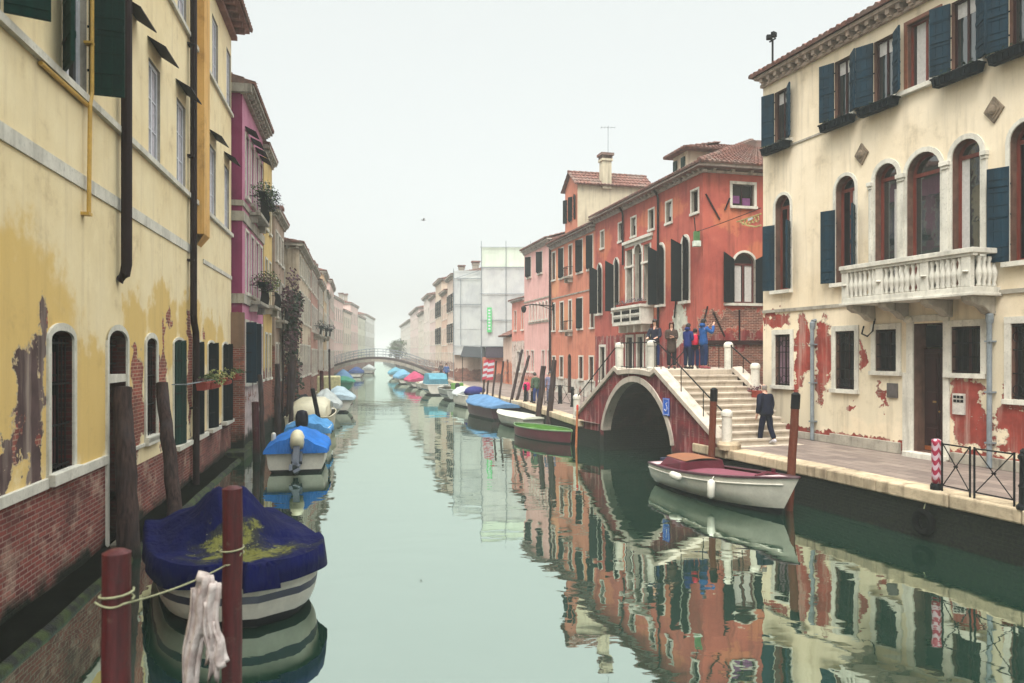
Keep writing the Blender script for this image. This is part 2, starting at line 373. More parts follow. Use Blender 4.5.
def window(root, o, Mx=None, name='window'):
    """frame is the part; pane, surround, sill, shutters, grille, curtains are its sub-parts"""
    u0, u1, z0, z1, rise, r = o['u0'], o['u1'], o['z0'], o['z1'], o['rise'], o['r']
    fm = o.get('fr', M['brown']); fw = o.get('fw', .06); zs = z1-rise
    fy0, fy1 = r-.1, r-.04
    f = MB(Mx)
    f.box(u0, u0+fw, fy0, fy1, z0, zs); f.box(u1-fw, u1, fy0, fy1, z0, zs); f.box(u0+fw, u1-fw, fy0, fy1, z0, z0+fw)
    if rise:
        a = arch_pts(u0, u1, zs, rise); b = arch_pts(u0+fw, u1-fw, zs, rise-fw)
        for k in range(ARC):
            f.add([(a[k][0],fy0,a[k][1]), (a[k+1][0],fy0,a[k+1][1]), (b[k+1][0],fy0,b[k+1][1]), (b[k][0],fy0,b[k][1]),
                   (b[k][0],fy1,b[k][1]), (b[k+1][0],fy1,b[k+1][1])], [[0,1,2,3],[3,2,5,4]])
        if o.get('transom', 1): f.box(u0+fw, u1-fw, fy0+.004, fy1-.004, zs-fw*.6, zs+fw*.6)
    else: f.box(u0+fw, u1-fw, fy0, fy1, z1-fw, z1)
    top = zs if rise else z1-fw
    for q in o.get('mull', (.5,)):
        c = u0+(u1-u0)*q; f.box(c-fw*.5, c+fw*.5, fy0+.006, fy1-.006, z0+fw, top)
    for q in o.get('bars', ()):
        c = z0+(top-z0)*q; f.box(u0+fw, u1-fw, fy0+.012, fy1-.012, c-.018, c+.018)
    w = f.build(name, fm, root)
    p = MB(Mx); p.prism([(x, z) for x, z in outline(o, .02)], r-.062, r-.05); p.build('pane', o.get('glass', M['glass']), w)
    if o.get('cur'):
        for (a, b, k0, k1) in o['cur']:
            cb = MB(Mx); n = 10; c0 = u0+fw+(u1-u0-2*fw)*a; c1 = u0+fw+(u1-u0-2*fw)*b; hz = top-z0-fw
            pt = [(c0+(c1-c0)*k/n, r-.07+(.006 if k % 2 else -.004)) for k in range(n+1)]
            for k in range(n):
                cb.poly([(pt[k][0],pt[k][1],z0+fw+hz*k0), (pt[k+1][0],pt[k+1][1],z0+fw+hz*k0), (pt[k+1][0],pt[k+1][1],z0+fw+hz*k1), (pt[k][0],pt[k][1],z0+fw+hz*k1)])
            cb.build('curtain', o.get('curm', M['curtain']), w)
    s = o.get('sur', 0)
    if s:
        sb = MB(Mx); e = .035
        zb = z0-(.0 if o.get('sill', 1) else s)
        if rise:
            sb.box(u0-s, u0-.002, -e, .03, z0, zs); sb.box(u1+.002, u1+s, -e, .03, z0, zs)
            a = arch_pts(u0-.002, u1+.002, zs, rise+.002); b = arch_pts(u0-s, u1+s, zs, rise+s)
            for k in range(ARC):
                A, B, Cc, D = a[k], a[k+1], b[k+1], b[k]
                sb.add([(A[0],-e,A[1]),(B[0],-e,B[1]),(Cc[0],-e,Cc[1]),(D[0],-e,D[1]),(A[0],.03,A[1]),(B[0],.03,B[1]),(Cc[0],.03,Cc[1]),(D[0],.03,D[1])],
                       [[0,1,2,3],[0,4,5,1],[2,6,7,3]])
        else:
            sb.box(u0-s, u0-.002, -e, .03, z0, z1); sb.box(u1+.002, u1+s, -e, .03, z0, z1); sb.box(u0-s, u1+s, -e-.004, .03, z1+.002, z1+s)
        sb.build('surround', o.get('surm', M['stone']), w)
    if o.get('sill', 1):
        q = MB(Mx); d = o.get('sd', .12); k = o.get('so', .1); q.box(u0-k, u1+k, -d, r-.1, z0-.11, z0+.004); q.build('sill', o.get('sillm', M['stone']), w)
    sh = o.get('sh')
    if sh:
        wl = (u1-u0)/2+sh.get('ex', 0.0); zt = sh.get('zt', z1); dr = sh.get('drop', 0); hh = zt-z0-.03
        aL, aR = sh['a']
        if aL is not None: shutter(w, Mx, u0, z0+.02, wl, hh, -1, aL, sh.get('m', M['shut_g']), dr, sh.get('slats', False))
        if aR is not None: shutter(w, Mx, u1, z0+.02, wl, hh, 1, aR, sh.get('m', M['shut_g']), dr, sh.get('slats', False))
    if o.get('grille'):
        gb = MB(Mx); y = .05; n = max(3, int((u1-u0)/.13))
        for k in range(1, n): gb.tube([(u0+(u1-u0)*k/n, y, z0), (u0+(u1-u0)*k/n, y, zs if rise else z1)], .011, 5)
        nz = max(3, int((zs-z0)/.55))
        for k in range(nz+1): gb.box(u0, u1, y-.012, y+.012, z0+.06+(zs-z0-.12)*k/nz-.014, z0+.06+(zs-z0-.12)*k/nz+.014)
        if o['grille'] == 'scroll':
            for cz in (z0+.22, z1-.3):
                for k in range(3):
                    c = u0+(u1-u0)*(k+.5)/3; rr = (u1-u0)/6.5
                    gb.tube([(c+rr*math.cos(t*.7), y-.02, cz+rr*math.sin(t*.7)) for t in range(10)], .012, 4)
        gb.build('grille', M['iron'], w)
    return w

def body(mb, W, D, z0, z1, ops, end_ops=(), end_far_ops=(), m=0, rm=None):
    wall(mb, 0, W, z0, z1, list(ops), m, rm)
    Mo = mb.M
    E = Matrix(((0,-1,0,W),(1,0,0,0),(0,0,1,0),(0,0,0,1)))       # near end wall, seen from +x
    mb.M = E if Mo is None else Mo @ E
    wall(mb, 0, D, z0, z1, list(end_ops), m, rm); mb.M = Mo
    mb.poly([(0,0,z0),(0,0,z1),(0,D,z1),(0,D,z0)], m)
    mb.poly([(0,D,z0),(0,D,z1),(W,D,z1),(W,D,z0)], m)
    return E

def tiles(mb, a, b, c, d, m=0, pitch=.24, row=.42, closed_under=True):
    """pantiles on the quad a-b (eave) to d-c (ridge); ends may narrow"""
    a, b, c, d = map(Vector, (a, b, c, d)); nrm = (b-a).cross(d-a).normalized()
    if nrm.z < 0: nrm = -nrm
    n = max(3, int((b-a).length/pitch)); rws = max(2, int((d-a).length/row)); S = 4
    for i in range(rws):
        t0, t1 = i/rws, (i+1)/rws+.02
        def P(u, t, h): return (a.lerp(b, u)).lerp(d.lerp(c, u), t) + nrm*h
        vs = []
        for j in range(n*S+1):
            h = .055*abs(math.sin(math.pi*(j/S)))+.012*((j*7//S+i*3) % 3)
            vs.append(P(j/(n*S), t0, h+.045))
        for j in range(n*S+1):
            h = .055*abs(math.sin(math.pi*(j/S)))
            vs.append(P(j/(n*S), t1, h+.006))
        for j in range(n*S+1): vs.append(P(j/(n*S), t0, -.02))
        N = n*S+1; fs = []
        for j in range(N-1): fs += [[j, j+1, N+j+1, N+j], [2*N+j, 2*N+j+1, j+1, j]]
        mb.add(vs, fs, m)
    if closed_under: mb.add([a-nrm*.02, b-nrm*.02, c-nrm*.02, d-nrm*.02], [[0,1,2,3]], m)

def ridge(mb, p, q, m=0):
    p, q = Vector(p), Vector(q); n = max(2, int((q-p).length/.4))
    for k in range(n):
        a = p.lerp(q, k/n); b = p.lerp(q, (k+1.08)/n); mb.tube([a+Vector((0,0,.02)), b], [.11, .095], 7, m)

def cornice(mb, x0, x1, z, proj=.45, dent=.42, ds=(.16, .12, .13), m=0, M2=None):
    """eaves: two mouldings with a row of brackets under them"""
    mb.box(x0-.06, x1+.06, -proj*.35, .05, z-.34, z-.24, m)
    n = int((x1-x0)/dent)
    for k in range(n):
        c = x0+(x1-x0)*(k+.5)/n; mb.box(c-ds[0]/2, c+ds[0]/2, -proj*.8, .05, z-.24, z-.1, m); mb.box(c-ds[0]/2, c+ds[0]/2, -proj*.6, .05, z-.3, z-.24, m)
    mb.box(x0-.1, x1+.1, -proj, .05, z-.1, z, m)

def gutter(mb, x0, x1, y, z, r=.07, m=0):
    mb.tube([(x0, y, z), (x1, y, z)], r, 8, m)

def chimney(mb, c, w, h, top='flare', m=0, mt=1):
    x, y, z = c
    mb.box(x-w/2, x+w/2, y-w/2, y+w/2, z, z+h*.78, m)
    mb.box(x-w*.62, x+w*.62, y-w*.62, y+w*.62, z+h*.78, z+h*.84, m)
    for k in range(4):
        a = -w*.5+w*k/3
        mb.box(x+a-.05, x+a+.05, y-w*.58, y-w*.42, z+h*.84, z+h*.93, mt); mb.box(x+a-.05, x+a+.05, y+w*.42, y+w*.58, z+h*.84, z+h*.93, mt)
    mb.box(x-w*.4, x+w*.4, y-w*.4, y+w*.4, z+h*.84, z+h*.93, mt)
    mb.box(x-w*.72, x+w*.72, y-w*.72, y+w*.72, z+h*.93, z+h, mt)

class House:
    """an Empty at the foot of the wall; local x along the facade, +y into the house"""
    def __init__(s, name, P, d, W, label, group=None):
        s.W = W; s.d = Vector((d[0], d[1], 0)).normalized(); s.P = Vector((P[0], P[1], 0)); s.inn = Vector((-s.d.y, s.d.x, 0))
        s.root = empty(name, (P[0], P[1], 0), math.atan2(s.d.y, s.d.x), label, 'house', group)
    def at(s, u, y, z): return s.P + s.d*u + s.inn*y + Vector((0,0,z))
    def rz(s): return math.atan2(s.d.y, s.d.x)
# ================================================================== cream palace on the right
H1 = House('cream_palace', (8.67, 25.9), (.3333, -1), 20, 'cream palace with arched windows, stone balcony and peeling red plaster')
W1, D1 = 20, 11
M['reveal'] = stone('shaded brown reveal', C(116,84,70), .4, 4, C(56,42,38), .7)  # mottled brown stone, with the shade of the recess put into its colour
CREAM = C(236,221,196)
p_red = [(.7,4.83,.65,.26), (2.0,3.9,.34,1.0), (1.75,2.9,.25,.5), (2.95,3.7,.36,1.05), (2.8,2.5,.2,.4), (4.45,3.6,.17,.4), (5.2,2.5,.1,.4), (7.85,2.4,.42,.85),
         (8.25,1.9,.3,.5), (9.2,2.0,.55,.6), (10.6,2.3,.5,.6), (4.1,2.2,.2,.12), (8.9,2.6,.16,.5), (12.5,2.6,.8,1.0), (14,2,.6,1.2)]
m_cream = stucco('cream plaster', CREAM, C(224,206,176), C(128,112,90), C(158,68,58), 1.35, .5, p_red, algae=1.02, streak=.3,
                 gold=(C(214,202,176), [(2,2.2,2.4,1.0), (5,3,1.6,1.4), (8,3.4,2.2,1.2), (12,2.5,3,1.3)], .75))
tops = [(.62,1.3), (3.42,4.1), (4.95,5.68), (6.12,7.1), (7.46,8.2), (9.0,9.75), (11.4,12.1), (13.6,14.3), (16,16.7), (18,18.7)]
ops1 = []
for i, (a, b) in enumerate(tops):
    brown = i == 3
    ops1.append(Op(a, b, 10.75, 12.5, fr=M['redwood'] if brown else M['darkwood'], glass=M['glass_g'], sur=.0 if not brown else .1, surm=M['brown'] if brown else M['stone'], sd=.14, so=.25,
                   cur=[(.12,.45,0,1),(.55,.9,0,1)] if brown else [(.0,1,.78,1)], sh=None if brown else dict(a=(158,150), m=M['shut_b'], ex=.12, slats=True), sill=True))
ar = [(.66,1.42), (3.47,4.25), (5.0,5.78), (6.1,7.15), (7.49,8.27), (9.02,9.82), (11.3,12.1), (13.5,14.3), (16,16.8)]
for i, (a, b) in enumerate(ar):
    bal = 2 <= i <= 4
    ops1.append(Op(a, b, 5.3 if bal else 5.82, 8.98, (b-a)/2, fr=M['redwood'], fw=.08, glass=M['glass_g'] if bal else M['glass'], sur=.13 if bal else .1, mull=() if i in (2,) else (.5,) if not bal else (),
                   sill=not bal, sd=.16, so=.12, r=.3, cur=[(.0,.35,0,1)] if i == 4 else [(.6,1,0,.9)] if i == 2 else [(.5,1,.1,1)] if i == 1 else None, sh=None if bal else dict(a=(155, 128), m=M['shut_b'], zt=8.05, ex=.05, slats=True)))
gf = [(.66,1.42,2.65,4.35), (3.47,4.23,2.65,4.38), (5.02,5.75,3.22,4.38), (7.47,8.28,3.22,4.38), (9.05,9.85,2.65,4.4), (11.2,12.0,2.65,4.4), (14,14.8,2.65,4.4)]
for i, (a, b, c, d) in enumerate(gf):
    ops1.append(Op(a, b, c, d, fr=M['darkwood'], fw=.05, sur=.16, sd=.1, so=.18, grille='scroll' if i in (0,1,4) else 'bars', cur=[(0,1,0,1)] if i == 0 else None, curm=simple('mauve curtain', C(128,98,112), .9)))
door1 = Op(6.32, 7.24, 1.14, 4.5, r=.45)
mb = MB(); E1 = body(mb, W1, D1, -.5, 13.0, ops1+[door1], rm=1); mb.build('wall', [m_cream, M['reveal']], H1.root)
for o in ops1: window(H1.root, o)
# door
mb = MB(); y = .36
mb.box(6.32, 7.24, y, y+.05, 1.14, 3.72); mb.box(6.32, 7.24, y-.02, y+.05, 3.72, 3.84)
for k in range(2):
    for z0, z1 in ((1.3,1.75),(1.85,2.7),(2.8,3.6)): mb.box(6.4+k*.44, 6.72+k*.44, y-.03, y, z0, z1)
mb.box(6.76, 6.8, y-.04, y, 1.14, 3.72)
dr = mb.build('door', M['darkwood'], H1.root, bevel=.008)
mb = MB(); mb.box(6.36, 7.2, y-.035, y-.001, 1.16, 1.27); mb.build('kick_plate', simple('orange kick board', C(150,84,48), .5), dr)
mb = MB(); mb.box(6.62, 6.72, y-.045, y-.028, 2.42, 2.47); mb.ell((6.84, y-.06, 2.2), .025, .025, .025, 8, 5); mb.build('handle', simple('brass', C(170,130,70), .35, metal=.8), dr)
mb = MB(); mb.prism([(6.36,3.88),(7.2,3.88),(7.2,4.46),(6.36,4.46)], y+.01, y+.03); mb.build('fanlight', M['glass'], dr)
mb = MB()
mb.box(5.98, 6.318, -.05, .1, 1.02, 3.2); mb.box(6.1, 6.318, -.045, .1, 3.2, 4.55); mb.box(7.242, 7.42, -.05, .1, 1.02, 4.55); mb.box(6.1, 7.42, -.055, .1, 4.55, 4.72); mb.box(6.2, 7.36, -.3, .36, .98, 1.13)
mb.build('door_surround', M['stone'], H1.root, bevel=.012)
# columns with capitals between the three balcony doors
for c, w in ((5.94,.17), (7.32,.17), (4.86,.1), (8.41,.1)):
    mb = MB(); mb.box(c-w/2, c+w/2, -.07, .05, 5.3, 8.36); mb.box(c-w*.62, c+w*.62, -.1, .05, 8.36, 8.44); mb.box(c-w*.8, c+w*.8, -.13, .05, 8.44, 8.56)
    mb.build('pilaster', M['stone'], H1.root, bevel=.01)
# string courses and eaves
mb = MB(); mb.box(.0, W1, -.05, .02, 5.1, 5.2); mb.box(0, 4.5, -.035, .02, 10.5, 10.56); mb.build('string_course', M['stone_d'], H1.root)
mb = MB(); mb.box(.02, 3.3, -.06, .02, 1.0, 1.22); mb.box(3.3, 5.9, -.1, .02, 1.0, 1.3); mb.box(7.5, W1, -.11, .02, 1.0, 1.25); mb.build('plinth', M['stone_d'], H1.root, bevel=.01)
mb = MB(); cornice(mb, .05, W1, 13.2, .34, .36, (.13,.1,.1)); mb.build('cornice', stone('old eaves stone', C(196,176,160), .4, 2, C(96,70,64), .7), H1.root)
mb = MB(); tiles(mb, (-.2,-.45,13.22), (W1+.4,-.45,13.22), (W1-3,5.5,15.4), (3,5.5,15.4)); tiles(mb, (-.2,D1+.3,13.22), (-.2,-.45,13.22), (3,5.5,15.4), (3,5.6,15.4)); ridge(mb, (3,5.5,15.45), (W1-3,5.5,15.45)); 
mb.poly([(W1+.4,-.6,13.2),(W1+.4,D1+.3,13.2),(W1-3,5.5,15.36)]); mb.poly([(-.4,D1+.3,13.2),(W1+.4,D1+.3,13.2),(W1-3,5.5,15.36),(3,5.5,15.36)])
mb.poly([(-.2,-.3,13.205),(W1+.4,-.3,13.205),(W1+.4,D1+.3,13.205),(-.2,D1+.3,13.205)])
mb.build('roof', M['tile'], H1.root)
# balcony
mb = MB(); b0, b1, pr = 4.63, 8.78, .85
mb.box(b0, b1, -pr, .02, 5.12, 5.27); mb.box(b0-.05, b1+.05, -pr-.05, -.0, 5.06, 5.13); 
mb.box(b0-.04, b1+.04, -pr-.06, -pr+.16, 6.05, 6.17); mb.box(b0-.02, b1+.02, -pr-.02, -pr+.12, 5.98, 6.06)
mb.box(b0-.04, b0+.18, -pr+.16, 0, 6.05, 6.17); mb.box(b1-.18, b1+.04, -pr+.16, 0, 6.05, 6.17)
for c in (b0+.12, b0+1.35, b0+2.78, b1-.2):
    mb.box(c-.12, c+.12, -pr+.0, -pr+.14, 5.27, 5.99); mb.lathe([(.075,-.02),(.085,.0),(.06,.02)], (c, -pr-.005, 5.63), 8)
bal = mb.build('balcony', M['stone'], H1.root, bevel=.01)
prof = [(.05,0),(.06,.04),(.035,.1),(.075,.26),(.08,.34),(.045,.48),(.035,.58),(.06,.66),(.05,.71)]
spots = []
for a, b, n in ((b0+.24, b0+1.23, 6), (b0+1.47, b0+2.66, 7), (b0+2.9, b1-.32, 6)):
    for k in range(n): spots.append((a+(b-a)*(k+.5)/n, -pr+.07))
for k in range(4): spots.append((b1-.07, -pr+.25+k*.16)); spots.append((b0+.07, -pr+.25+k*.16))
first = None
for (x, yy) in spots:
    if first is None:
        mb = MB(); mb.lathe(prof, (0,0,0), 8); first = mb.build('baluster', M['stone'], bal, smooth=True, loc=(x, yy, 5.27))
    else: q = first.copy(); COL.objects.link(q); q.location = (x, yy, 5.27)
for c in (b0+.25, b0+1.4, b0+2.75, b1-.25):
    mb = MB(); mb.prism([(-.12,0),(.12,0),(.12,.01),(-.12,.01)], 0, .01)
    mb = MB(Matrix(((0,1,0,c),(1,0,0,0),(0,0,1,0),(0,0,0,1))))
    mb.prism([(0,4.62),(-.16,4.66),(-.3,4.78),(-.42,4.84),(-.62,4.86),(-.78,4.95),(-.8,5.06),(0,5.06)], -.13, .13); mb.build('bracket', M['stone_d'], bal, bevel=.02)
# drain pipes
for c, z0, z1 in ((2.59,1.02,4.75), (8.6,1.02,4.7)):
    mb = MB(); mb.tube([(c,.05,z1), (c,-.11,z1-.02), (c,-.13,z1-.2), (c,-.13,z0)], .06, 10); mb.lathe([(.075,0),(.09,.1),(.085,.2),(.06,.24)], (c,-.12,z1-.28), 10)
    for z in (1.6,2.8,4.0): mb.box(c-.08, c+.08, -.2, .02, z-.02, z+.02)
    mb.build('drain_pipe', M['grey_metal'], H1.root, smooth=False)
# carved diamond plaques
for c in (4.51, 8.63):
    mb = MB(); mb.prism([(c-.26,9.46),(c,9.14),(c+.26,9.46),(c,9.78)], -.05, .02); mb.prism([(c-.19,9.46),(c,9.24),(c+.19,9.46),(c,9.68)], -.07, -.05)
    mb.ell((c,-.08,9.46), .1, .05, .12, 8, 5); mb.build('carved_plaque', stone('plaque stone', C(150,132,112), .5, 8, C(70,58,48), .6), H1.root, bevel=.01)
# letter plates, bell and small meter box beside the door
mb = MB(); mb.box(7.52, 7.86, -.04, .02, 2.2, 2.72)
lp = mb.build('mail_panel', simple('white mail panel', C(196,190,182), .5), H1.root)
mb = MB()
for i in range(3):
    for j in range(2): mb.box(7.55+i*.1, 7.63+i*.1, -.048, -.039, 2.5+j*.1, 2.57+j*.1)
mb.build('letter_slot', M['iron'], lp)
mb = MB(); mb.box(5.45, 5.8, -.05, .02, 2.5, 2.9); mb.box(5.49, 5.76, -.06, -.05, 2.54, 2.86); mb.build('meter_box', simple('meter box paint', C(86,80,78), .6), H1.root, bevel=.008)
mb = MB(); mb.tube([(4.6,-.03,4.5),(4.62,-.12,4.28),(4.85,-.14,4.2),(4.95,-.05,4.35),(5.0,-.02,4.7)], .025, 6); mb.build('cable', M['iron'], H1.root)
mb = MB(); mb.ell((6.2,-.08,4.62), .16, .07, .1, 10, 6); mb.build('door_lamp', simple('lamp glass', C(198,192,176), .3), H1.root, smooth=True)
# little pole with two floodlights standing on the roof corner
t = empty('roof_post', H1.at(.12, .3, 13.25), H1.rz(), 'thin post with two small dark floodlights on the cream palace roof', 'roof post')
mb = MB(); mb.tube([(0,0,0),(0,0,1.3)], .035, 7); mb.box(-.16, .16, -.02, .02, 1.26, 1.3); mb.build('post', M['iron'], t)
for sx in (-1, 1):
    mb = MB(); mb.obox((sx*.12, -.04, 1.42), .13, .2, .17, Matrix.Rotation(R(20*sx), 3, 'Z')); mb.build('lamp_head', M['iron'], t, bevel=.02)
# window troughs with plants
def flower_box(P, rz, w, label, leaf, leaf2=None, boxm=None, n=160, h=.2, spill=.12, group=None, dens=1):
    t = empty('flower_box', P, rz, label, 'flower box', group)
    b = MB(); b.add([(-w/2,-.1,0),(w/2,-.1,0),(w/2,.1,0),(-w/2,.1,0),(-w/2-.03,-.13,.2),(w/2+.03,-.13,.2),(w/2+.03,.13,.2),(-w/2-.03,.13,.2)], [[0,3,2,1],[0,1,5,4],[1,2,6,5],[2,3,7,6],[3,0,4,7],[4,5,6,7]])
    for k in range(int(w/.14)): b.box(-w/2+.03+k*.14, -w/2+.09+k*.14, -.145, -.11, .03, .17)
    b.box(-w/2-.05, w/2+.05, -.15, .15, .19, .225); b.build('trough', boxm or M['terra'], t)
    r_ = random.Random(hash(label) % 1000 if False else len(label)*31+int(w*100)); p = MB()
    k = max(2, int(w/.22))
    for i in range(k):
        c = (-w/2+w*(i+.5)/k, r_.uniform(-.05,.02), .26+r_.uniform(-.02,.06)*h*4)
        p.leaves(c, .17, .17+spill, h*r_.uniform(.6,1.1), int(n/k*dens), .085, r_, 0 if r_.random() < .6 else 1)
    p.build('plant', [leaf, leaf2 or leaf], t)
    return t
for (a, b), lab in zip([tops[0], tops[1], tops[2], tops[4], tops[5]],
        ['green trough under the first top window of the cream palace, beside the roof end', 'green trough under the second top window of the cream palace', 'green trough under the third top window of the cream palace, left of brown window',
         'green trough right of the shutterless brown window on the cream palace', 'green trough at the right edge, high on the cream palace']):
    flower_box(H1.at((a+b)/2, -.24, 10.42), H1.rz(), b-a+.5, lab, M['leaf_d'], M['leaf_d'], M['shut_k'], 60, .07, .02, 'window troughs of the cream palace')

# ================================================================== red, orange and pink houses beyond the bridge
DIR = (.25, -1); PR = Vector((-3.45, 80, 0)); DV = Vector((.25,-1,0)).normalized()
def row(u): p = PR + DV*u; return (p.x, p.y)
H2 = House('red_house', row(35.2), DIR, 13.46, 'red house with white loggia and corner wall on the side canal')
W2, D2 = 13.46, 11
m_red = stucco('red plaster', C(186,98,82), C(160,76,68), C(90,46,44), C(138,50,52), 4.75, .5, None, algae=.9, streak=.5,
               patches2=[(13.9,5.0,.9,.45), (15.4,5.25,1.4,.4), (14.6,2.9,1.2,1.3), (16.5,3.0,1.6,1.3), (15.8,4.9,.5,.3), (18,4.2,1.5,1.2)], under2='brick',
               white=[(11.2,5.1,.75,1.0)], gold=(C(196,116,84), [(14.9,9.7,1.0,.6), (4,7.6,1.5,.8), (9,10.6,3,.5), (1.5,10.2,1.2,.9), (10,8,1.2,1.2), (6.5,6,3,.6), (16.5,7.5,1.3,1.2)], .8), brick=(C(150,84,70), C(104,58,56), C(176,150,130)))
sm = [(.98,1.5), (3.8,4.35), (5.58,6.2), (7.85,8.45), (9.84,10.44), (12.42,13.05)]
ops2 = [Op(a, b, 10.02, 11.0, fr=M['darkwood'], fw=.05, sur=.085, sd=.08, so=.1, mull=(.5,), cur=[(.0,.5,.3,1)] if i in (1,4) else [(.0,1,.6,1)] if i == 2 else None) for i, (a, b) in enumerate(sm)]
for a, b, ang in ((.45,1.1,(120,140)), (3.1,3.75,(110,140)), (8.95,9.6,(112,120)), (11.5,12.15,(115,125))):
    ops2.append(Op(a, b, 6.12, 9.06, (b-a)/2, fr=M['white'], fw=.06, sur=.13, sd=.16, so=.16, bars=(.25,.5,.75), sh=dict(a=ang, m=M['shut_k'], drop=.28, ex=.16)))
for a, b, rise, z1 in ((4.95,5.68,0,9.35), (5.98,6.9,.46,9.5), (7.2,7.95,0,9.35)):
    ops2.append(Op(a, b, 5.95, z1, rise, fr=M['stone_d'], fw=.05, sur=.0, sill=False, r=.3, bars=(.25,.5) if not rise else (), glass=M['glass']))
for a, b, c, d in ((.85,1.65,2.12,4.12), (3.5,4.2,2.1,4.2), (4.95,5.75,2.0,4.6), (6.4,7.1,1.2,4.6), (7.6,8.5,2.0,4.6)):
    ops2.append(Op(a, b, c, d, fr=M['darkwood'], fw=.06, sur=.14, sd=.1, so=.1))
e_ops = [Op(1.42, 2.5, 10.25, 11.22, fr=M['darkwood'], fw=.06, sur=.12, so=.12, cur=[(.0,.4,.1,.5),(.55,.95,0,.4)], curm=simple('violet things', C(116,62,112), .8)),
         Op(1.5, 2.55, 5.95, 8.2, .52, fr=simple('maroon frame', C(84,40,38), .5), fw=.08, sur=.1, so=.5, sd=.1, cur=[(.02,.4,0,1),(.6,.98,0,1)], sh=dict(a=(168,168), m=M['shut_k'], drop=.3, ex=.06), glass=M['glass']),
         Op(5.5, 6.4, 6.0, 8.0, fr=M['white'], sur=.1), Op(5.5, 6.3, 10.2, 11.1, fr=M['white'], sur=.1)]
mb = MB(); E2 = body(mb, W2, D2, -.5, 11.75, ops2, e_ops, rm=1); mb.build('wall', [m_red, M['stone_d']], H2.root)
for o in ops2: window(H2.root, o)
for o in e_ops: window(H2.root, o, E2)
# loggia stonework
mb = MB(); e = -.04
for a, b in ((4.78,4.94), (5.74,5.9), (6.98,7.14), (7.97,8.13)):
    mb.box(a, b, e, .04, 6.2, 8.36)
    mb.box(a-.04, b+.04, e-.03, .04, 8.36, 8.5)
    mb.box(a+.02, b-.02, e, .04, 8.5, 9.35)
mb.box(4.6, 8.32, e-.12, .04, 9.66, 9.82); mb.box(4.7, 8.22, e, .04, 9.5, 9.655)
mb.box(4.95, 5.68, e+.02, .2, 8.38, 8.48); mb.box(7.2, 7.95, e+.02, .2, 8.38, 8.48)
a_ = arch_pts(5.98, 6.9, 9.04, .46); b_ = arch_pts(5.86, 7.02, 9.04, .58)
for k in range(ARC): mb.add([(a_[k][0],e+.01,a_[k][1]),(a_[k+1][0],e+.01,a_[k+1][1]),(b_[k+1][0],e+.01,b_[k+1][1]),(b_[k][0],e+.01,b_[k][1]),(a_[k][0],.03,a_[k][1]),(a_[k+1][0],.03,a_[k+1][1]),(b_[k][0],.03,b_[k][1]),(b_[k+1][0],.03,b_[k+1][1])], [[0,1,2,3],[0,4,5,1],[3,2,7,6]])
mb.build('loggia', M['stone'], H2.root, bevel=.012)
mb = MB(); q0, q1, pr = 4.55, 8.4, .7
mb.box(q0, q1, -pr, .02, 5.22, 5.36); mb.box(q0-.05, q1+.05, -pr-.06, -pr+.14, 6.08, 6.22); mb.box(q0-.05, q0+.14, -pr+.14, 0, 6.08, 6.22); mb.box(q1-.14, q1+.05, -pr+.14, 0, 6.08, 6.22)
mb.box(q0, q1, -pr+.02, -pr+.06, 5.36, 6.08); mb.box(q0+.02, q0+.06, -pr+.06, 0, 5.36, 6.08); mb.box(q1-.06, q1-.02, -pr+.06, 0, 5.36, 6.08)
for c in (q0+.02, q0+1.25, q0+2.48, q1-.14): mb.box(c, c+.12, -pr-.03, -pr+.019, 5.36, 6.08)
mb.box(q0, q1, -pr-.015, -pr+.019, 5.68, 5.76)
for c in (q0+.4, q0+1.5, q0+2.4, q1-.5): mb.prism([(c-.1,4.85),(c+.1,4.85),(c+.1,5.215),(c-.1,5.215)], -.45, .02)
bal2 = mb.build('balcony', M['stone'], H2.root, bevel=.01)
mb = MB()
for k in range(24):
    x = q0+.22+k*(q1-q0-.4)/24
    for z in (5.42, 5.8): mb.prism([(x,z),(x+.085,z),(x+.085,z+.14),(x+.042,z+.2),(x,z+.14)], -pr-.004, -pr+.03)
mb.build('dark_hole_pattern', M['dark'], bal2)  # dark blocks stand for the shade inside openings that are not cut
m_eave2 = stone('eaves stone', C(200,188,180), .35, 2, C(96,82,80), .6)
mb = MB(); cornice(mb, 0, W2+.2, 11.98, .32, .46, (.14,.1,.1)); mb.M = E2; cornice(mb, -.02, D2, 11.985, .32, .9, (.14,.1,.1)); mb.build('cornice', m_eave2, H2.root)
mb = MB(); g = .4; zr = 14.5
tiles(mb, (-.1,-g,12.0), (W2+g,-g,12.0), (W2-4.2,5,zr), (.0,5,zr)); tiles(mb, (W2+g,-g,12.0), (W2+g,D2,12.0), (W2-4.2,6,zr), (W2-4.2,5,zr)); ridge(mb, (W2+g,-g,12.06), (W2-4.2,5,zr+.05)); ridge(mb, (0,5,zr+.03), (W2-4.2,5,zr+.03))
mb.poly([(-.1,D2,11.9),(W2+g,D2,11.9),(W2-4.2,6,zr-.03),(0,6,zr-.03)]); mb.poly([(-.1,-.5,11.8),(W2+.5,-.5,11.8),(W2+.5,D2,11.8),(-.1,D2,11.8)]); mb.poly([(-.1,-.5,11.9),(-.1,D2,11.9),(-.1,5,zr-.03)])
mb.build('roof', M['tile'], H2.root)
for c in (4.6, 9.1):
    mb = MB(); mb.tube([(c,-.3,11.8),(c,-.12,11.5),(c,-.1,11.3),(c,-.1,5.0 if c > 6 else 8.6)], .06, 8); mb.build('drain_pipe', M['brown_pipe'], H2.root)
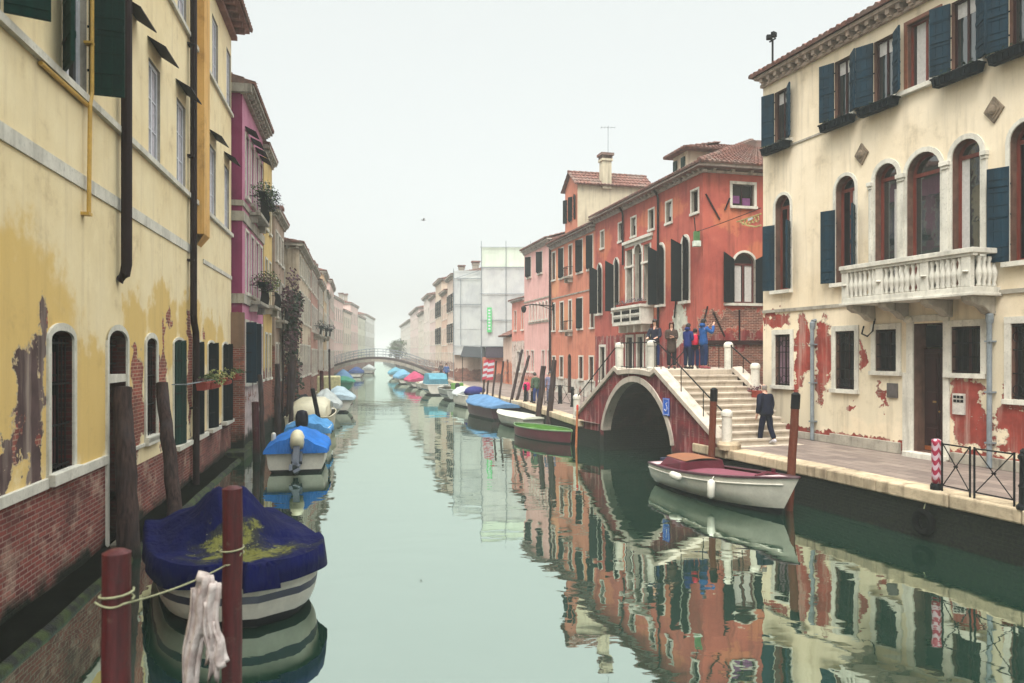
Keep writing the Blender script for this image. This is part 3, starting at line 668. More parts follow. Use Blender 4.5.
# iron tie anchors on the plaster, leaning every way
for (x, z, a, l) in ((10.9,5.9,12,1.0),):
    mb = MB(); mb.obox((x,-.06,z), .07, .04, l, Matrix.Rotation(R(a), 3, 'Y')); mb.build('wall_anchor', M['iron'], H2.root)
for (x, z, a, l) in ((.45,10.15,-32,1.3),(1.15,10.3,24,.6),(.75,5.0,-28,1.2),(1.75,4.9,0,1.5),(.1,5.45,16,.7)):
    mb = MB(E2); mb.obox((x,-.05,z), .06, .04, l, Matrix.Rotation(R(a), 3, 'Y')); mb.build('wall_anchor', M['brown_pipe'], H2.root)
mb = MB(E2); mb.box(.05, 9, -.08, .02, 4.12, 4.3); mb.build('beam', M['darkwood'], H2.root)
# raised roof room of the red house
mb = MB(); wall(mb, 6.5, 8.3, 12.2, 14.0, [Op(6.75,7.35,12.95,13.75,r=.1)]) if False else None
mb = MB(); mb.box(6.5, 8.1, 2.0, 8.5, 12.3, 14.15); rr = mb.build('roof_room', stucco('pale dormer plaster', C(206,192,168), streak=.5, algae=0), H2.root)
mb = MB(); tiles(mb, (6.1,1.6,14.18), (8.6,1.6,14.18), (7.9,4,14.75), (6.9,4,14.75)); tiles(mb, (8.6,1.6,14.18), (8.6,8.9,14.18), (7.4,7.5,14.75), (7.4,4,14.75)); mb.poly([(6.1,1.6,14.14),(8.6,1.6,14.14),(8.6,8.9,14.14),(6.1,8.9,14.14)]); mb.poly([(6.1,1.6,14.16),(6.1,8.9,14.16),(7.4,7.5,14.75),(7.4,4,14.75)]); mb.build('tiles', M['tile'], rr)
mb = MB(); mb.box(6.6, 7.0, 1.93, 1.97, 13.1, 13.9); mb.box(7.5, 7.9, 1.93, 1.97, 13.1, 13.9); mb.build('shutter', M['shut_g'], rr)
for k in range(3): flower_box(H2.at(q0+.7+k*1.2, -pr+.28, 6.15), H2.rz(), .9, ['pot of dark plants at the left end of the white loggia balcony', 'pot of dark plants in the middle of the white loggia balcony', 'pot of dark plants at the right end of the white loggia balcony'][k], M['leaf_d'], M['leaf_p'], None, 90, .22, .1, 'plants on the loggia balcony')

# ------------------------------------------------------------------ orange house with a roof room
H3 = House('orange_house', row(26.0), DIR, 9.2, 'orange house with tall roof room and chimney, left of the red house')
m_or = stucco('orange plaster', C(204,132,106), C(186,112,90), C(120,78,66), C(206,202,190), 2.05, .12, None, algae=.9, streak=.4, gold=(C(212,148,110), [(3,6.2,2.5,.9), (7,9.9,1.5,.8), (1,9,1,1.4)], .8))
ops3 = [Op(a, b, c, d, fr=M['darkwood'], fw=.05, sur=.1, sd=.1, so=.12) for a, b, c, d in
        ((.42,1.05,2.1,3.5), (2.15,2.85,2.1,3.5), (6.25,6.95,2.1,3.52), (8.2,8.9,2.1,3.52), (.42,1.0,5.4,7.3), (2.2,2.95,5.35,7.3), (4.15,4.7,5.35,7.3), (8.4,9.0,5.35,7.3), (.35,1.05,9.05,11.0), (4.15,4.8,9.0,11.0))]
for a, b, c, d in ((6.0,6.9,5.35,7.3), (2.15,2.95,9.0,11.05), (5.9,6.9,9.0,11.05), (7.9,8.8,9.0,11.05)):
    ops3.append(Op(a, b, c, d, fr=M['white'], fw=.05, sur=.08, sd=.1, so=.12, sh=dict(a=(30,35), m=M['shut_k'])))
ops3.append(Op(3.85, 4.6, 1.06, 3.7, .3, fr=M['darkwood'], fw=.1, sur=.0, sill=False, glass=M['darkwood']))
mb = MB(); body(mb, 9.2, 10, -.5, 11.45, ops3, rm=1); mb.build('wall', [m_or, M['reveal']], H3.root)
for o in ops3: window(H3.root, o, None, 'door' if o['z0'] < 1.5 else 'window')
mb = MB(); mb.box(0, 9.2, -.04, .02, 7.66, 7.74); mb.build('string_course', M['stone_d'], H3.root)
mb = MB(); cornice(mb, 0.05, 9.15, 11.62, .34, .5, (.12,.1,.1)); mb.build('cornice', m_eave2, H3.root)
mb = MB(); tiles(mb, (0,-.45,11.64), (9.15,-.45,11.64), (9.15,5,13.4), (0,5,13.4)); mb.poly([(0,10,11.5),(9.15,10,11.5),(9.15,5,13.38),(0,5,13.38)]); mb.poly([(0,-.4,11.5),(9.15,-.4,11.5),(9.15,10,11.5),(0,10,11.5)]); mb.poly([(9.15,-.4,11.6),(9.15,10,11.5),(9.15,5,13.38)]); mb.build('roof', M['tile'], H3.root)
A0, A1, AD = 3.3, 5.9, 5.2
m_alt = stucco('roof room plaster', C(206,196,170), C(186,176,152), C(120,110,96), algae=0, streak=.6)
opA = [Op(3.75, 4.35, 12.6, 14.2, r=.14), Op(4.85, 5.45, 12.6, 14.2, r=.14)]
mb = MB(); body_M = Matrix.Translation((0,0,0)); wall(mb, A0, A1, 11.5, 14.9, opA, 1); mb.poly([(A0,0,14.9),(A1,0,14.9),((A0+A1)/2,0,15.8)], 1)
mb.poly([(A1,0,11.5),(A1,AD,11.5),(A1,AD,14.9),(A1,0,14.9)]); mb.poly([(A0,0,11.5),(A0,AD,11.5),(A0,AD,14.9),(A0,0,14.9)]); mb.poly([(A0,AD,11.5),(A1,AD,11.5),(A1,AD,14.9),((A0+A1)/2,AD,15.8),(A0,AD,14.9)])
al = mb.build('roof_room', [m_alt, m_or], H3.root)
for o in opA:
    p = MB(); p.box(o['u0']-.01, o['u1']+.01, .1, .13, o['z0']-.01, o['z1']+.01); p.build('pane', M['glass'], al)
for c, sd in ((3.75,-1), (4.35,1), (4.85,-1), (5.45,1)): shutter(al, None, c, 12.6, .34, 1.6, sd, 150, M['shut_k'])
mb = MB(); mA = (A0+A1)/2
tiles(mb, (A1+.25,-.25,14.78), (A1+.25,AD+.2,14.78), (mA,AD+.2,15.86), (mA,-.25,15.86)); tiles(mb, (A0-.25,AD+.2,14.78), (A0-.25,-.25,14.78), (mA,-.25,15.86), (mA,AD+.2,15.86)); ridge(mb, (mA,-.25,15.9), (mA,AD+.2,15.9)); mb.build('tiles', M['tile'], al)
mb = MB(); chimney(mb, (5.75, 2.0, 14.6), .62, 2.35); mb.build('chimney', [m_alt, M['tile']], H3.root)
def antenna(P, h, label, n=5, rz=0.):
    t = empty('tv_antenna', P, rz, label, 'antenna'); mb = MB(); mb.tube([(0,0,0),(0,0,h)], .018, 5); mb.build('mast', M['grey_metal'], t)
    mb = MB(); mb.tube([(-.5,0,h-.1),(.5,0,h-.1)], .012, 4)
    for k in range(n): x = -.45+.9*k/(n-1); mb.tube([(x,-.3+.03*k,h-.1),(x,.3-.03*k,h-.1)], .01, 4)
    mb.build('dipole_array', M['grey_metal'], t)
antenna(H3.at(5.2, 2.4, 15.4), 3.6, 'thin television antenna rising beside the chimney of the orange house')
def balconette(house, u0, u1, z, label=None):
    mb = MB(); mb.box(u0, u1, -.45, .02, z-.12, z); mb.prism([(u0+.1,z-.4),(u0+.25,z-.4),(u0+.25,z-.12),(u0+.1,z-.12)], -.3, .02); mb.prism([(u1-.25,z-.4),(u1-.1,z-.4),(u1-.1,z-.12),(u1-.25,z-.12)], -.3, .02)
    b = mb.build('balcony', M['stone_d'], house.root)
    mb = MB(); n = int((u1-u0)/.11)
    for k in range(n+1): x = u0+.03+(u1-u0-.06)*k/n; mb.tube([(x,-.42,z),(x,-.46,z+.3),(x,-.42,z+.6)], .01, 4)
    mb.box(u0, u1, -.44, -.4, z+.6, z+.63); mb.box(u0, u0+.03, -.44, 0, z+.6, z+.63); mb.box(u1-.03, u1, -.44, 0, z+.6, z+.63); mb.build('railing', M['iron'], b)
balconette(H3, 3.9, 5.0, 8.9); balconette(H3, 4.0, 4.95, 5.3)
mb = MB(); mb.tube([(.1,-.1,11.5),(.1,-.1,1.1)], .06, 8); mb.build('drain_pipe', M['brown_pipe'], H3.root)
# street lamp on a long wall arm
t = empty('wall_lamp', H3.at(.5, 0, 7.15), H3.rz(), 'lantern on a long iron arm between the orange and pink houses', 'wall lamp')
mb = MB(); mb.box(-.12, .12, -.05, .0, -.3, .3); mb.tube([(0,0,0),(0,-1.6,.12),(0,-2.2,.0)], .045, 6); mb.tube([(0,0,-.3),(0,-.5,-.1),(0,-1.1,.1)], .025, 5); mb.build('arm', M['iron'], t)
mb = MB(); mb.lathe([(.05,0),(.16,-.06),(.2,-.16),(.15,-.42),(.05,-.5)], (0,-2.2,0), 8); mb.build('lantern', M['iron'], t)

# ------------------------------------------------------------------ pink house and the low ones beyond
H4 = House('pink_house', row(18.43), DIR, 7.57, 'pale pink house with two dark shuttered top windows')
m_pk = stucco('pink plaster', C(224,178,172), C(210,158,150), C(150,108,104), C(206,120,96), 1.9, .8, None, algae=.9, streak=.35)
ops4 = [Op(a, b, 9.9, 11.5, fr=M['white'], sur=.06, so=.1, sh=dict(a=(25,40), m=M['shut_k'])) for a, b in ((1.0,2.1), (4.2,5.3))]
ops4 += [Op(1.7+k*.92, 2.15+k*.92, 6.35, 7.65, .22, fr=M['white'], fw=.04, sur=.09, so=.05, mull=(), glass=M['glass_g']) for k in range(6)]
ops4 += [Op(a, b, 2.3, 3.95, fr=M['darkwood'], sur=.08, so=.1, mull=()) for a, b in ((.85,1.45), (2.25,2.9), (5.25,5.85), (6.8,7.35))]
mb = MB(); body(mb, 7.57, 9, -.5, 12.0, ops4); mb.build('wall', m_pk, H4.root)
for o in ops4: window(H4.root, o)
mb = MB(); mb.box(0, 7.57, -.05, .02, 7.9, 8.0); mb.box(1.3, 7.2, -.04, .02, 6.1, 6.2); mb.build('string_course', M['stone_d'], H4.root)
mb = MB(); cornice(mb, 0.05, 7.5, 12.18, .32, .5, (.12,.1,.1)); mb.build('cornice', m_eave2, H4.root)
mb = MB(); tiles(mb, (0,-.42,12.2), (7.5,-.42,12.2), (7.5,4.5,13.6), (0,4.5,13.6)); mb.poly([(7.5,-.4,12.1),(7.5,9,12),(7.5,4.5,13.58)]); mb.poly([(0,-.4,12.1),(0,9,12),(0,4.5,13.58)]); mb.poly([(0,9,12),(7.5,9,12),(7.5,4.5,13.58),(0,4.5,13.58)]); mb.build('roof', M['tile'], H4.root)
mb = MB(); mb.tube([(7.5,-.1,12),(7.5,-.1,1.1)], .055, 6); mb.build('drain_pipe', M['brown_pipe'], H4.root)
H5 = House('low_pink_house', row(14.2), DIR, 4.23, 'low salmon pink house with two tall upper windows')
m_sal = stucco('salmon plaster', C(222,150,136), C(206,130,116), C(140,92,84), C(214,196,186), 4.8, .4, None, algae=.9, streak=.4)
ops5 = [Op(a, b, 5.75, 7.4, fr=M['darkwood'], sur=.06, so=.1, mull=()) for a, b in ((.95,1.6), (3.4,4.0))] + [Op(1.9, 2.9, 2.2, 3.9, fr=M['white'], sur=.1)]
mb = MB(); body(mb, 4.2, 8, -.5, 8.3, ops5); mb.build('wall', m_sal, H5.root)
for o in ops5: window(H5.root, o)
mb = MB(); tiles(mb, (-.1,-.35,8.32), (4.2,-.35,8.32), (4.2,4,9.5), (-.1,4,9.5)); mb.poly([(-.1,8,8.3),(4.2,8,8.3),(4.2,4,9.48),(-.1,4,9.48)]); mb.poly([(-.1,-.3,8.28),(-.1,8,8.28),(-.1,4,9.48)]); mb.build('roof', M['tile'], H5.root)
mb = MB(); mb.box(-.05, 4.2, -.12, .05, 8.16, 8.3); mb.build('cornice', m_eave2, H5.root)
H6 = House('lean_to', row(10.9), DIR, 3.3, 'low orange streaked wall with a tiled lean-to roof left of the pink houses')
m_wall6 = stucco('streaked low plaster', C(214,190,176), C(200,168,150), C(150,100,80), C(206,120,86), 3.0, 1.0, None, algae=.9, streak=.6)
mb = MB(); body(mb, 3.25, 5, -.5, 5.2, [Op(1.2,2.0,1.06,3.2,r=.2)]); mb.build('wall', m_wall6, H6.root); window(H6.root, Op(1.2,2.0,1.06,3.2,fr=M['darkwood'],glass=M['darkwood'],sill=False), None, 'door')
mb = MB(); tiles(mb, (-.4,-.4,5.3), (3.25,-.4,5.3), (3.25,2.6,6.7), (-.1,2.6,6.7)); mb.poly([(-.4,-.4,5.25),(-.2,5,5.25),(-.1,2.6,6.68)]); mb.poly([(-.2,5,5.25),(3.25,5,5.25),(3.25,2.6,6.68),(-.1,2.6,6.68)]); mb.build('roof', M['tile'], H6.root)
def S(name, a, b, base=None, **k): return stucco(name, a, b, C(110,92,80), under='brick', base_z=base, base_h=1.0, algae=.8, **k)
# ================================================================== yellow house on the left
H7 = House('yellow_house', (-5.605, 5), (-.205, 1), 22.5, 'long yellow house with peeling plaster over a brick base')
LX0, LX1, LZ = -5.0, 22.5, 15.4
m_yel = stucco('yellow plaster', C(242,225,186), C(230,209,164), C(150,120,92), C(92,72,72), None, 1, [(5.55,3.1,.42,.75),(6.0,3.7,.16,.75),(5.0,2.4,.35,.35),(5.75,2.2,.3,.5),(3.6,2.6,.6,.6),(4.4,2.1,.5,.25)], algae=0, streak=.19,
               gold=(C(216,180,100), [(5,3.6,2.6,2.0),(8,2.8,1.3,1.2),(10.6,4.0,1.0,1.0),(12.9,4.3,1.5,1.1),(15.8,4.5,1.6,.9),(18.5,4.1,1.2,.9),(1,3.4,3,1.6),(20.4,3.2,1,1.6)], .82),
               patches2=[(10.75,2.6,.5,1.0),(10.6,3.6,.14,.5),(12.75,2.7,.45,1.0),(12.9,4.1,.16,.5),(13.4,4.6,.2,.3),(15.5,4.5,.22,.35),(15.75,3.2,.3,1.5),(17.6,4.3,.14,.2)], under2='brick', brick=(C(160,82,70), C(116,60,54), C(176,140,120)))
m_brick = brickmat('canal brick', C(142,74,66), C(98,46,46), C(150,122,112), .42, .6)
opsL = [Op(6.25,7.15,1.92,4.06,.13, fr=M['iron'], fw=.05, sur=.12, sd=.1, so=.12, mull=(.5,), transom=0, grille='bars', bars=(.22,.72), r=.3, sill=False, cur=[(.55,1,.0,.55),(.5,1,.66,.9)], curm=simple('dark red blind', C(92,36,40), .8)),
        Op(11.4,12.22,1.9,4.05,.13, fr=M['iron'], fw=.05, sur=.12, sd=.1, so=.12, transom=0, grille='bars', r=.3, cur=[(.5,1,.1,.8)], curm=simple('dark red blind', C(92,36,40), .8))]
for k, (a, b) in enumerate(((13.85,15.0),(16.1,17.15),(18.15,19.25),(20.65,21.75))):
    opsL.append(Op(a, b, 1.42, 4.06, .12, fr=M['darkwood'], fw=.06, sur=.07, sd=.2, so=.2, r=.2, transom=0, bars=(.3,.6), sh=dict(a=(14+k*3, 12), m=M['shut_g'] if k == 0 else M['shut_k'], drop=.06)))
for a, b in ((9.7,10.62),(11.62,12.6),(14.2,15.2),(18.5,19.5),(21.1,22.05)):
    opsL.append(Op(a, b, 8.06, 10.2, fr=M['white'], fw=.09, sur=.0, sill=False, bars=(.33,.66), r=.16, glass=M['glass'], cur=[(.1,.4,0,1),(.62,.92,0,1)], curm=simple('white inner shutter', C(184,178,186), .6)))
for a, b in ((.4,1.4),(3.7,4.7),(6.75,7.8)):
    opsL.append(Op(a, b, 8.06, 10.4, fr=M['white'], fw=.08, sill=False, r=.2, sh=dict(a=(150,98) if a > 5 else (140,110), m=M['shut_g'], slats=True, ex=.02)))
for a, b in ((3.7,4.7),(6.75,7.8),(9.7,10.62),(11.62,12.6),(14.3,15.3),(18.9,19.9),(21.5,22.4)):
    opsL.append(Op(a, b, 12.36, 14.4, fr=M['white'], fw=.08, sill=False, bars=(.33,.66), r=.16, glass=M['glass'], cur=[(.1,.4,0,1),(.62,.92,0,1)], curm=simple('white inner shutter', C(184,178,186), .6)))
dL = Op(8.87, 9.98, .2, 4.15, .2, r=.5)
mb = MB()
up = [o for o in opsL]; dU = dict(dL); dU['z0'] = 1.3
def split_wall(mb, x0, x1, zb, ops, m_lo, m_hi, z0=-.6, z1=LZ):
    lo = []; hi = []
    for o in ops:
        if x0 <= o['u0'] and o['u1'] <= x1:
            if o['z0'] < zb:
                a = dict(o); a['z1'] = zb; a['rise'] = 0; lo.append(a); b = dict(o); b['z0'] = zb; hi.append(b)
            else: hi.append(o)
    wall(mb, x0, x1, z0, zb, lo, m_lo); wall(mb, x0, x1, zb, z1, hi, m_hi)
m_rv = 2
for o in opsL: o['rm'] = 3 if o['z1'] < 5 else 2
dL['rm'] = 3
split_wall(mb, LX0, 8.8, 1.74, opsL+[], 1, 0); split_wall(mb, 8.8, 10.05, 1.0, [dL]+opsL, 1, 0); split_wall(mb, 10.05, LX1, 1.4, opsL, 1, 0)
mb.poly([(LX1,0,-.6),(LX1,9,-.6),(LX1,9,LZ),(LX1,0,LZ)]); mb.poly([(LX0,0,-.6),(LX0,9,-.6),(LX0,9,LZ),(LX0,0,LZ)]); mb.poly([(LX0,9,-.6),(LX1,9,-.6),(LX1,9,LZ),(LX0,9,LZ)])
mb.build('wall', [m_yel, m_brick, M['stone_d'], brickmat('shaded jamb brick', C(84,34,34), C(50,24,26), C(66,50,46), .3, .1)], H7.root)  # jamb brick darker than the wall brick, recess shade put into its colour
for o in opsL: window(H7.root, o)
# water door with a fanlight
mb = MB(); s_ = .11
mb.box(8.76,8.868,-.04,.1,.2,3.95); mb.box(9.982,10.09,-.04,.1,1.9,3.95); mb.box(8.872,9.978,.0,.28,3.16,3.31)
a_ = arch_pts(8.868,9.982,3.95,.2); b_ = arch_pts(8.76,10.09,3.95,.31)
for k in range(ARC): mb.add([(a_[k][0],-.04,a_[k][1]),(a_[k+1][0],-.04,a_[k+1][1]),(b_[k+1][0],-.04,b_[k+1][1]),(b_[k][0],-.04,b_[k][1]),(a_[k][0],.03,a_[k][1]),(a_[k+1][0],.03,a_[k+1][1])], [[0,1,2,3],[0,4,5,1]])
ds = mb.build('door_surround', M['stone'], H7.root)
mb = MB(); mb.box(8.86,9.99,.4,.46,.2,3.16)
for k in range(6): mb.box(8.9+k*.18,9.05+k*.18,.385,.4,.25,3.1)
wd = mb.build('water_door', M['darkwood'], H7.root)
mb = MB(); mb.prism([(x, z) for x, z in outline(Op(8.86,9.99,3.3,4.16,.2))], .3, .33); mb.build('fanlight', M['glass'], wd)
mb = MB()
for k in range(1,6): mb.tube([(8.87+k*.185,.2,3.31),(8.87+k*.185,.2,4.1)], .011, 5)
mb.box(8.87,9.98,.18,.22,3.5,3.53); mb.box(8.87,9.98,.18,.22,3.85,3.88); mb.build('grille', M['iron'], wd)
mb = MB(); mb.box(8.87,9.98,-.25,.4,.02,.2); mb.build('door_step', stone('wet step', C(120,112,98), .4, 2, C(50,54,44), .7), H7.root)
# ledges, bands
mb = MB(); mb.box(LX0,LX1,-.09,.02,7.9,8.02); mb.box(LX0,LX1,-.09,.02,12.22,12.33); mb.build('window_ledge', M['stone'], H7.root)
mb = MB(); mb.box(LX0,16.45,-.03,.02,6.44,6.67); mb.box(17.45,LX1,-.03,.02,6.38,6.5); mb.build('string_course', M['stone'], H7.root)
mb = MB(); mb.box(LX0,6.12,-.05,.02,1.72,1.88); mb.box(6.12,7.25,-.13,.25,1.74,1.92); mb.box(7.25,8.8,-.05,.02,1.7,1.87); mb.box(11.27,12.35,-.1,.02,1.72,1.88); mb.box(10.1,11.27,-.03,.02,1.72,1.8); mb.build('base_sill', M['stone'], H7.root, bevel=.01)
mb = MB()
for k in range(46): mb.box(LX0+.2+k*.6,LX0+.35+k*.6,-.5,.02,LZ-.22,LZ-.06)
mb.box(LX0,LX1+.15,-.62,.02,LZ-.06,LZ+.02); mb.box(LX0,LX1+.1,-.2,.02,LZ-.36,LZ-.22); mb.build('cornice', stone('red brown eaves', C(150,104,96), .4, 2, C(80,52,50), .6), H7.root)
mb = MB(); tiles(mb, (LX1+.2,-.7,LZ+.03),(LX0,-.7,LZ+.03),(LX0,4.5,LZ+1.9),(LX1-3,4.5,LZ+1.9)); mb.poly([(LX0,9,LZ),(LX1,9,LZ),(LX1-3,4.5,LZ+1.88),(LX0,4.5,LZ+1.88)]); mb.poly([(LX1+.2,-.6,LZ+.02),(LX1+.2,9,LZ),(LX1-3,4.5,LZ+1.88)]); mb.build('roof', M['tile'], H7.root)
for (a, b) in ((9.7,10.62),(11.62,12.6),(14.2,15.2),(18.5,19.5),(21.1,22.05)):
    mb = MB(); mb.add([(a-.1,.0,10.62),(b+.1,.0,10.62),(b+.12,-.38,10.4),(a-.12,-.38,10.4),(a-.1,.0,10.6),(b+.1,.0,10.6),(b+.12,-.38,10.37),(a-.12,-.38,10.37)], [[0,1,2,3],[4,7,6,5],[3,2,6,7],[0,3,7,4],[1,5,6,2]])
    mb.build('window_hood', simple('dark sheet hood', C(40,34,40), .7, .3, 4, .15), H7.root)
# pipes
mb = MB(); mb.tube([(7.75,-.1,12),(7.75,-.1,8.1),(7.66,-.1,7.85),(7.6,-.1,6.05)], .035, 8); mb.box(7.52,7.68,-.13,.0,6.0,6.05); mb.tube([(7.66,-.06,7.85),(5.8,-.05,7.85)], .035, 8); mb.box(7.68,7.83,-.13,.01,8.9,8.94); mb.build('gas_pipe', M['ochre_pipe'], H7.root)
mb = MB(); mb.tube([(9.46,-.16,LZ-.3),(9.46,-.16,5.4),(9.46,-.13,5.22),(9.46,-.02,5.1)], .1, 10); mb.build('drain_pipe', M['brown_pipe'], H7.root)
mb = MB(); mb.tube([(15.5,-.14,LZ-.3),(15.5,-.14,4.75),(15.56,-.14,4.55),(15.78,-.14,4.3),(15.82,-.14,4.1),(15.82,-.14,-.2)], .09, 10)
for z in (2.2,6.2,9,12): mb.box(15.36 if z > 4.5 else 15.7,15.64 if z > 4.5 else 15.94,-.18,.0,z,z+.05)
mb.build('drain_pipe', M['brown_pipe'], H7.root)
mb = MB(); mb.box(16.5,17.3,-.22,.02,7.1,LZ-.1); mb.add([(16.5,-.22,7.1),(17.3,-.22,7.1),(17.2,0,6.8),(16.6,0,6.8)], [[0,1,2,3]]); mb.build('flue', stucco('orange flue plaster', C(222,178,110), C(206,158,92), algae=0), H7.root)
# iron balcony bar with hanging pots on the shuttered ground floor windows
mb = MB(); mb.tube([(13.7,-.34,2.95),(17.3,-.34,2.95)], .018, 6); mb.tube([(13.7,0,2.95),(13.7,-.34,2.95)], .014, 5); mb.tube([(17.3,0,2.95),(17.3,-.34,2.95)], .014, 5); mb.build('flower_rail', M['grey_metal'], H7.root)
zz = H7.rz()
flower_box(H7.at(15.6,-.36,2.72), zz, .55, 'red pot on the rail beside the brown drain pipe of the yellow house', M['leaf'], M['ivy'], M['terra'], 60, .1, .05, 'flower pots of the yellow house')
flower_box(H7.at(17.1,-.33,2.7), zz, 1.3, 'trough overflowing with pale yellow green leaves on the yellow house', M['leaf_y'], M['leaf'], M['terra'], 330, .26, .16, 'flower pots of the yellow house')
flower_box(H7.at(19.4,-.3,2.72), zz, 1.0, 'smaller pot of pale leaves just beyond the overflowing trough', M['leaf_y'], M['leaf_d'], M['terra'], 200, .22, .12, 'flower pots of the yellow house')
flower_box(H7.at(21.6,-.3,2.8), zz, .9, 'last red pot near the far corner of the yellow house', M['leaf'], M['leaf_p'], M['terra'], 120, .16, .1, 'flower pots of the yellow house')
# small white number plate in the water door's jamb
mb = MB(); mb.box(10.0,10.18,-.05,-.04,2.35,2.5) if False else mb.box(8.9,9.06,.3,.32,2.2,2.36); mb.box(8.94,9.02,.29,.3,2.24,2.32); mb.build('plate', M['white'], H7.root)

# ================================================================== magenta house and the narrow ones after it
H8 = House('magenta_house', (-9.82, 27.3), (-.205, 1), 6.1, 'pink and magenta house with planted balconies')
m_mag = stucco('pink paint', C(198,136,160), C(182,112,140), C(120,64,86), C(206,190,188), 3.0, 1.2, None, algae=.8, streak=.45)
m_mag2 = stucco('deep magenta end wall', C(142,58,98), C(124,48,84), C(90,34,60), C(150,120,108), 5.2, .3, None, algae=.8, streak=.3)  # near end wall in a deeper magenta than the facade
ops8 = []
for z0, z1, sh in ((2.6,4.9,1),(6.0,8.3,0),(9.6,11.9,0)):
    for k, a in enumerate((.75,2.2,3.6,4.9)):
        ops8.append(Op(a, a+.75, z0, z1, fr=M['white'], sur=.1, so=.12, r=.15, cur=None if sh else [(.05,.48,0,1),(.52,.95,0,1)], curm=simple('lilac shutter', C(170,160,176), .6), sh=dict(a=(95,150), m=M['shut_b']) if sh and k < 2 else None))
mb = MB(); wall(mb, 0, 6.1, -.6, 13.3, ops8); mb.poly([(6.1,0,-.6),(6.1,8,-.6),(6.1,8,13.3),(6.1,0,13.3)]); mb.poly([(0,8,-.6),(6.1,8,-.6),(6.1,8,13.3),(0,8,13.3)]); mb.poly([(0,0,-.6),(0,8,-.6),(0,8,13.3),(0,0,13.3)], 1); mb.build('wall', [m_mag, m_mag2], H8.root)
for o in ops8: window(H8.root, o)
mb = MB()
for z in (5.55, 8.55): mb.box(-.06,6.1,-.07,.5,z,z+.35)
mb.box(-.05,6.1,-.05,.5,9.1,9.3); mb.build('string_course', M['stone_d'], H8.root)
mb = MB(); cornice(mb, 0, 6.1, 13.5, .4, .5, (.2,.12,.12)); mb.box(-.2,0,-.35,2,13.2,13.5); mb.build('cornice', M['stone_d'], H8.root)
mb = MB(); tiles(mb, (6.2,-.45,13.52),(-.2,-.45,13.52),(-.2,4,15),(6.2,4,15)); mb.poly([(-.2,-.6,13.5),(-.2,8,13.5),(-.2,4,14.98)]); mb.poly([(-.2,8,13.5),(6.2,8,13.5),(6.2,4,14.98),(-.2,4,14.98)]); mb.build('roof', M['tile'], H8.root)
for a in (.75,2.2,3.6,4.9):
    mb = MB(); mb.add([(a-.1,0,12.2),(a+.85,0,12.2),(a+.9,-.4,12.0),(a-.15,-.4,12.0)], [[0,1,2,3]]); mb.add([(a-.1,0,12.17),(a+.85,0,12.17),(a+.9,-.4,11.97),(a-.15,-.4,11.97)], [[0,1,2,3]]); mb.build('window_hood', simple('dark sheet hood', C(40,34,40), .7, .3, 4, .15), H8.root)
balconette(H8, 1.7, 4.6, 9.2); balconette(H8, 1.7, 4.4, 5.75)
for k, (u, z, lab, a, b) in enumerate(((2.1,9.75,'near trough of dark leaves on the upper balcony of the magenta house',M['leaf_d'],M['leaf']), (3.3,9.75,'middle trough of trailing plants on the upper magenta house balcony',M['leaf_d'],M['leaf_p']), (4.3,9.8,'far trough with small purple flowers on the upper magenta house balcony',M['leaf_p'],M['leaf_d']),
                                   (2.0,6.25,'near trough of brown and green plants on the lower balcony of the magenta house',M['ivy'],M['leaf']), (3.6,6.35,'far trough of bright yellow green plants on the lower magenta house balcony',M['leaf_y'],M['leaf']))):
    flower_box(H8.at(u,-.5,z), H8.rz(), 1.15, lab, a, b, M['shut_k'], 420, .5, .34, 'balcony plants of the magenta house')
antenna(H8.at(.5,2,14.2), 4.2, 'thin television antenna on the roof of the magenta house')
mb = MB(); mb.box(-.3,-.02,-.1,.4,-.5,5.2); mb.build('corner_pier', S('brown corner pier', C(140,112,92), C(110,86,70), 4.0, streak=.7), H8.root)

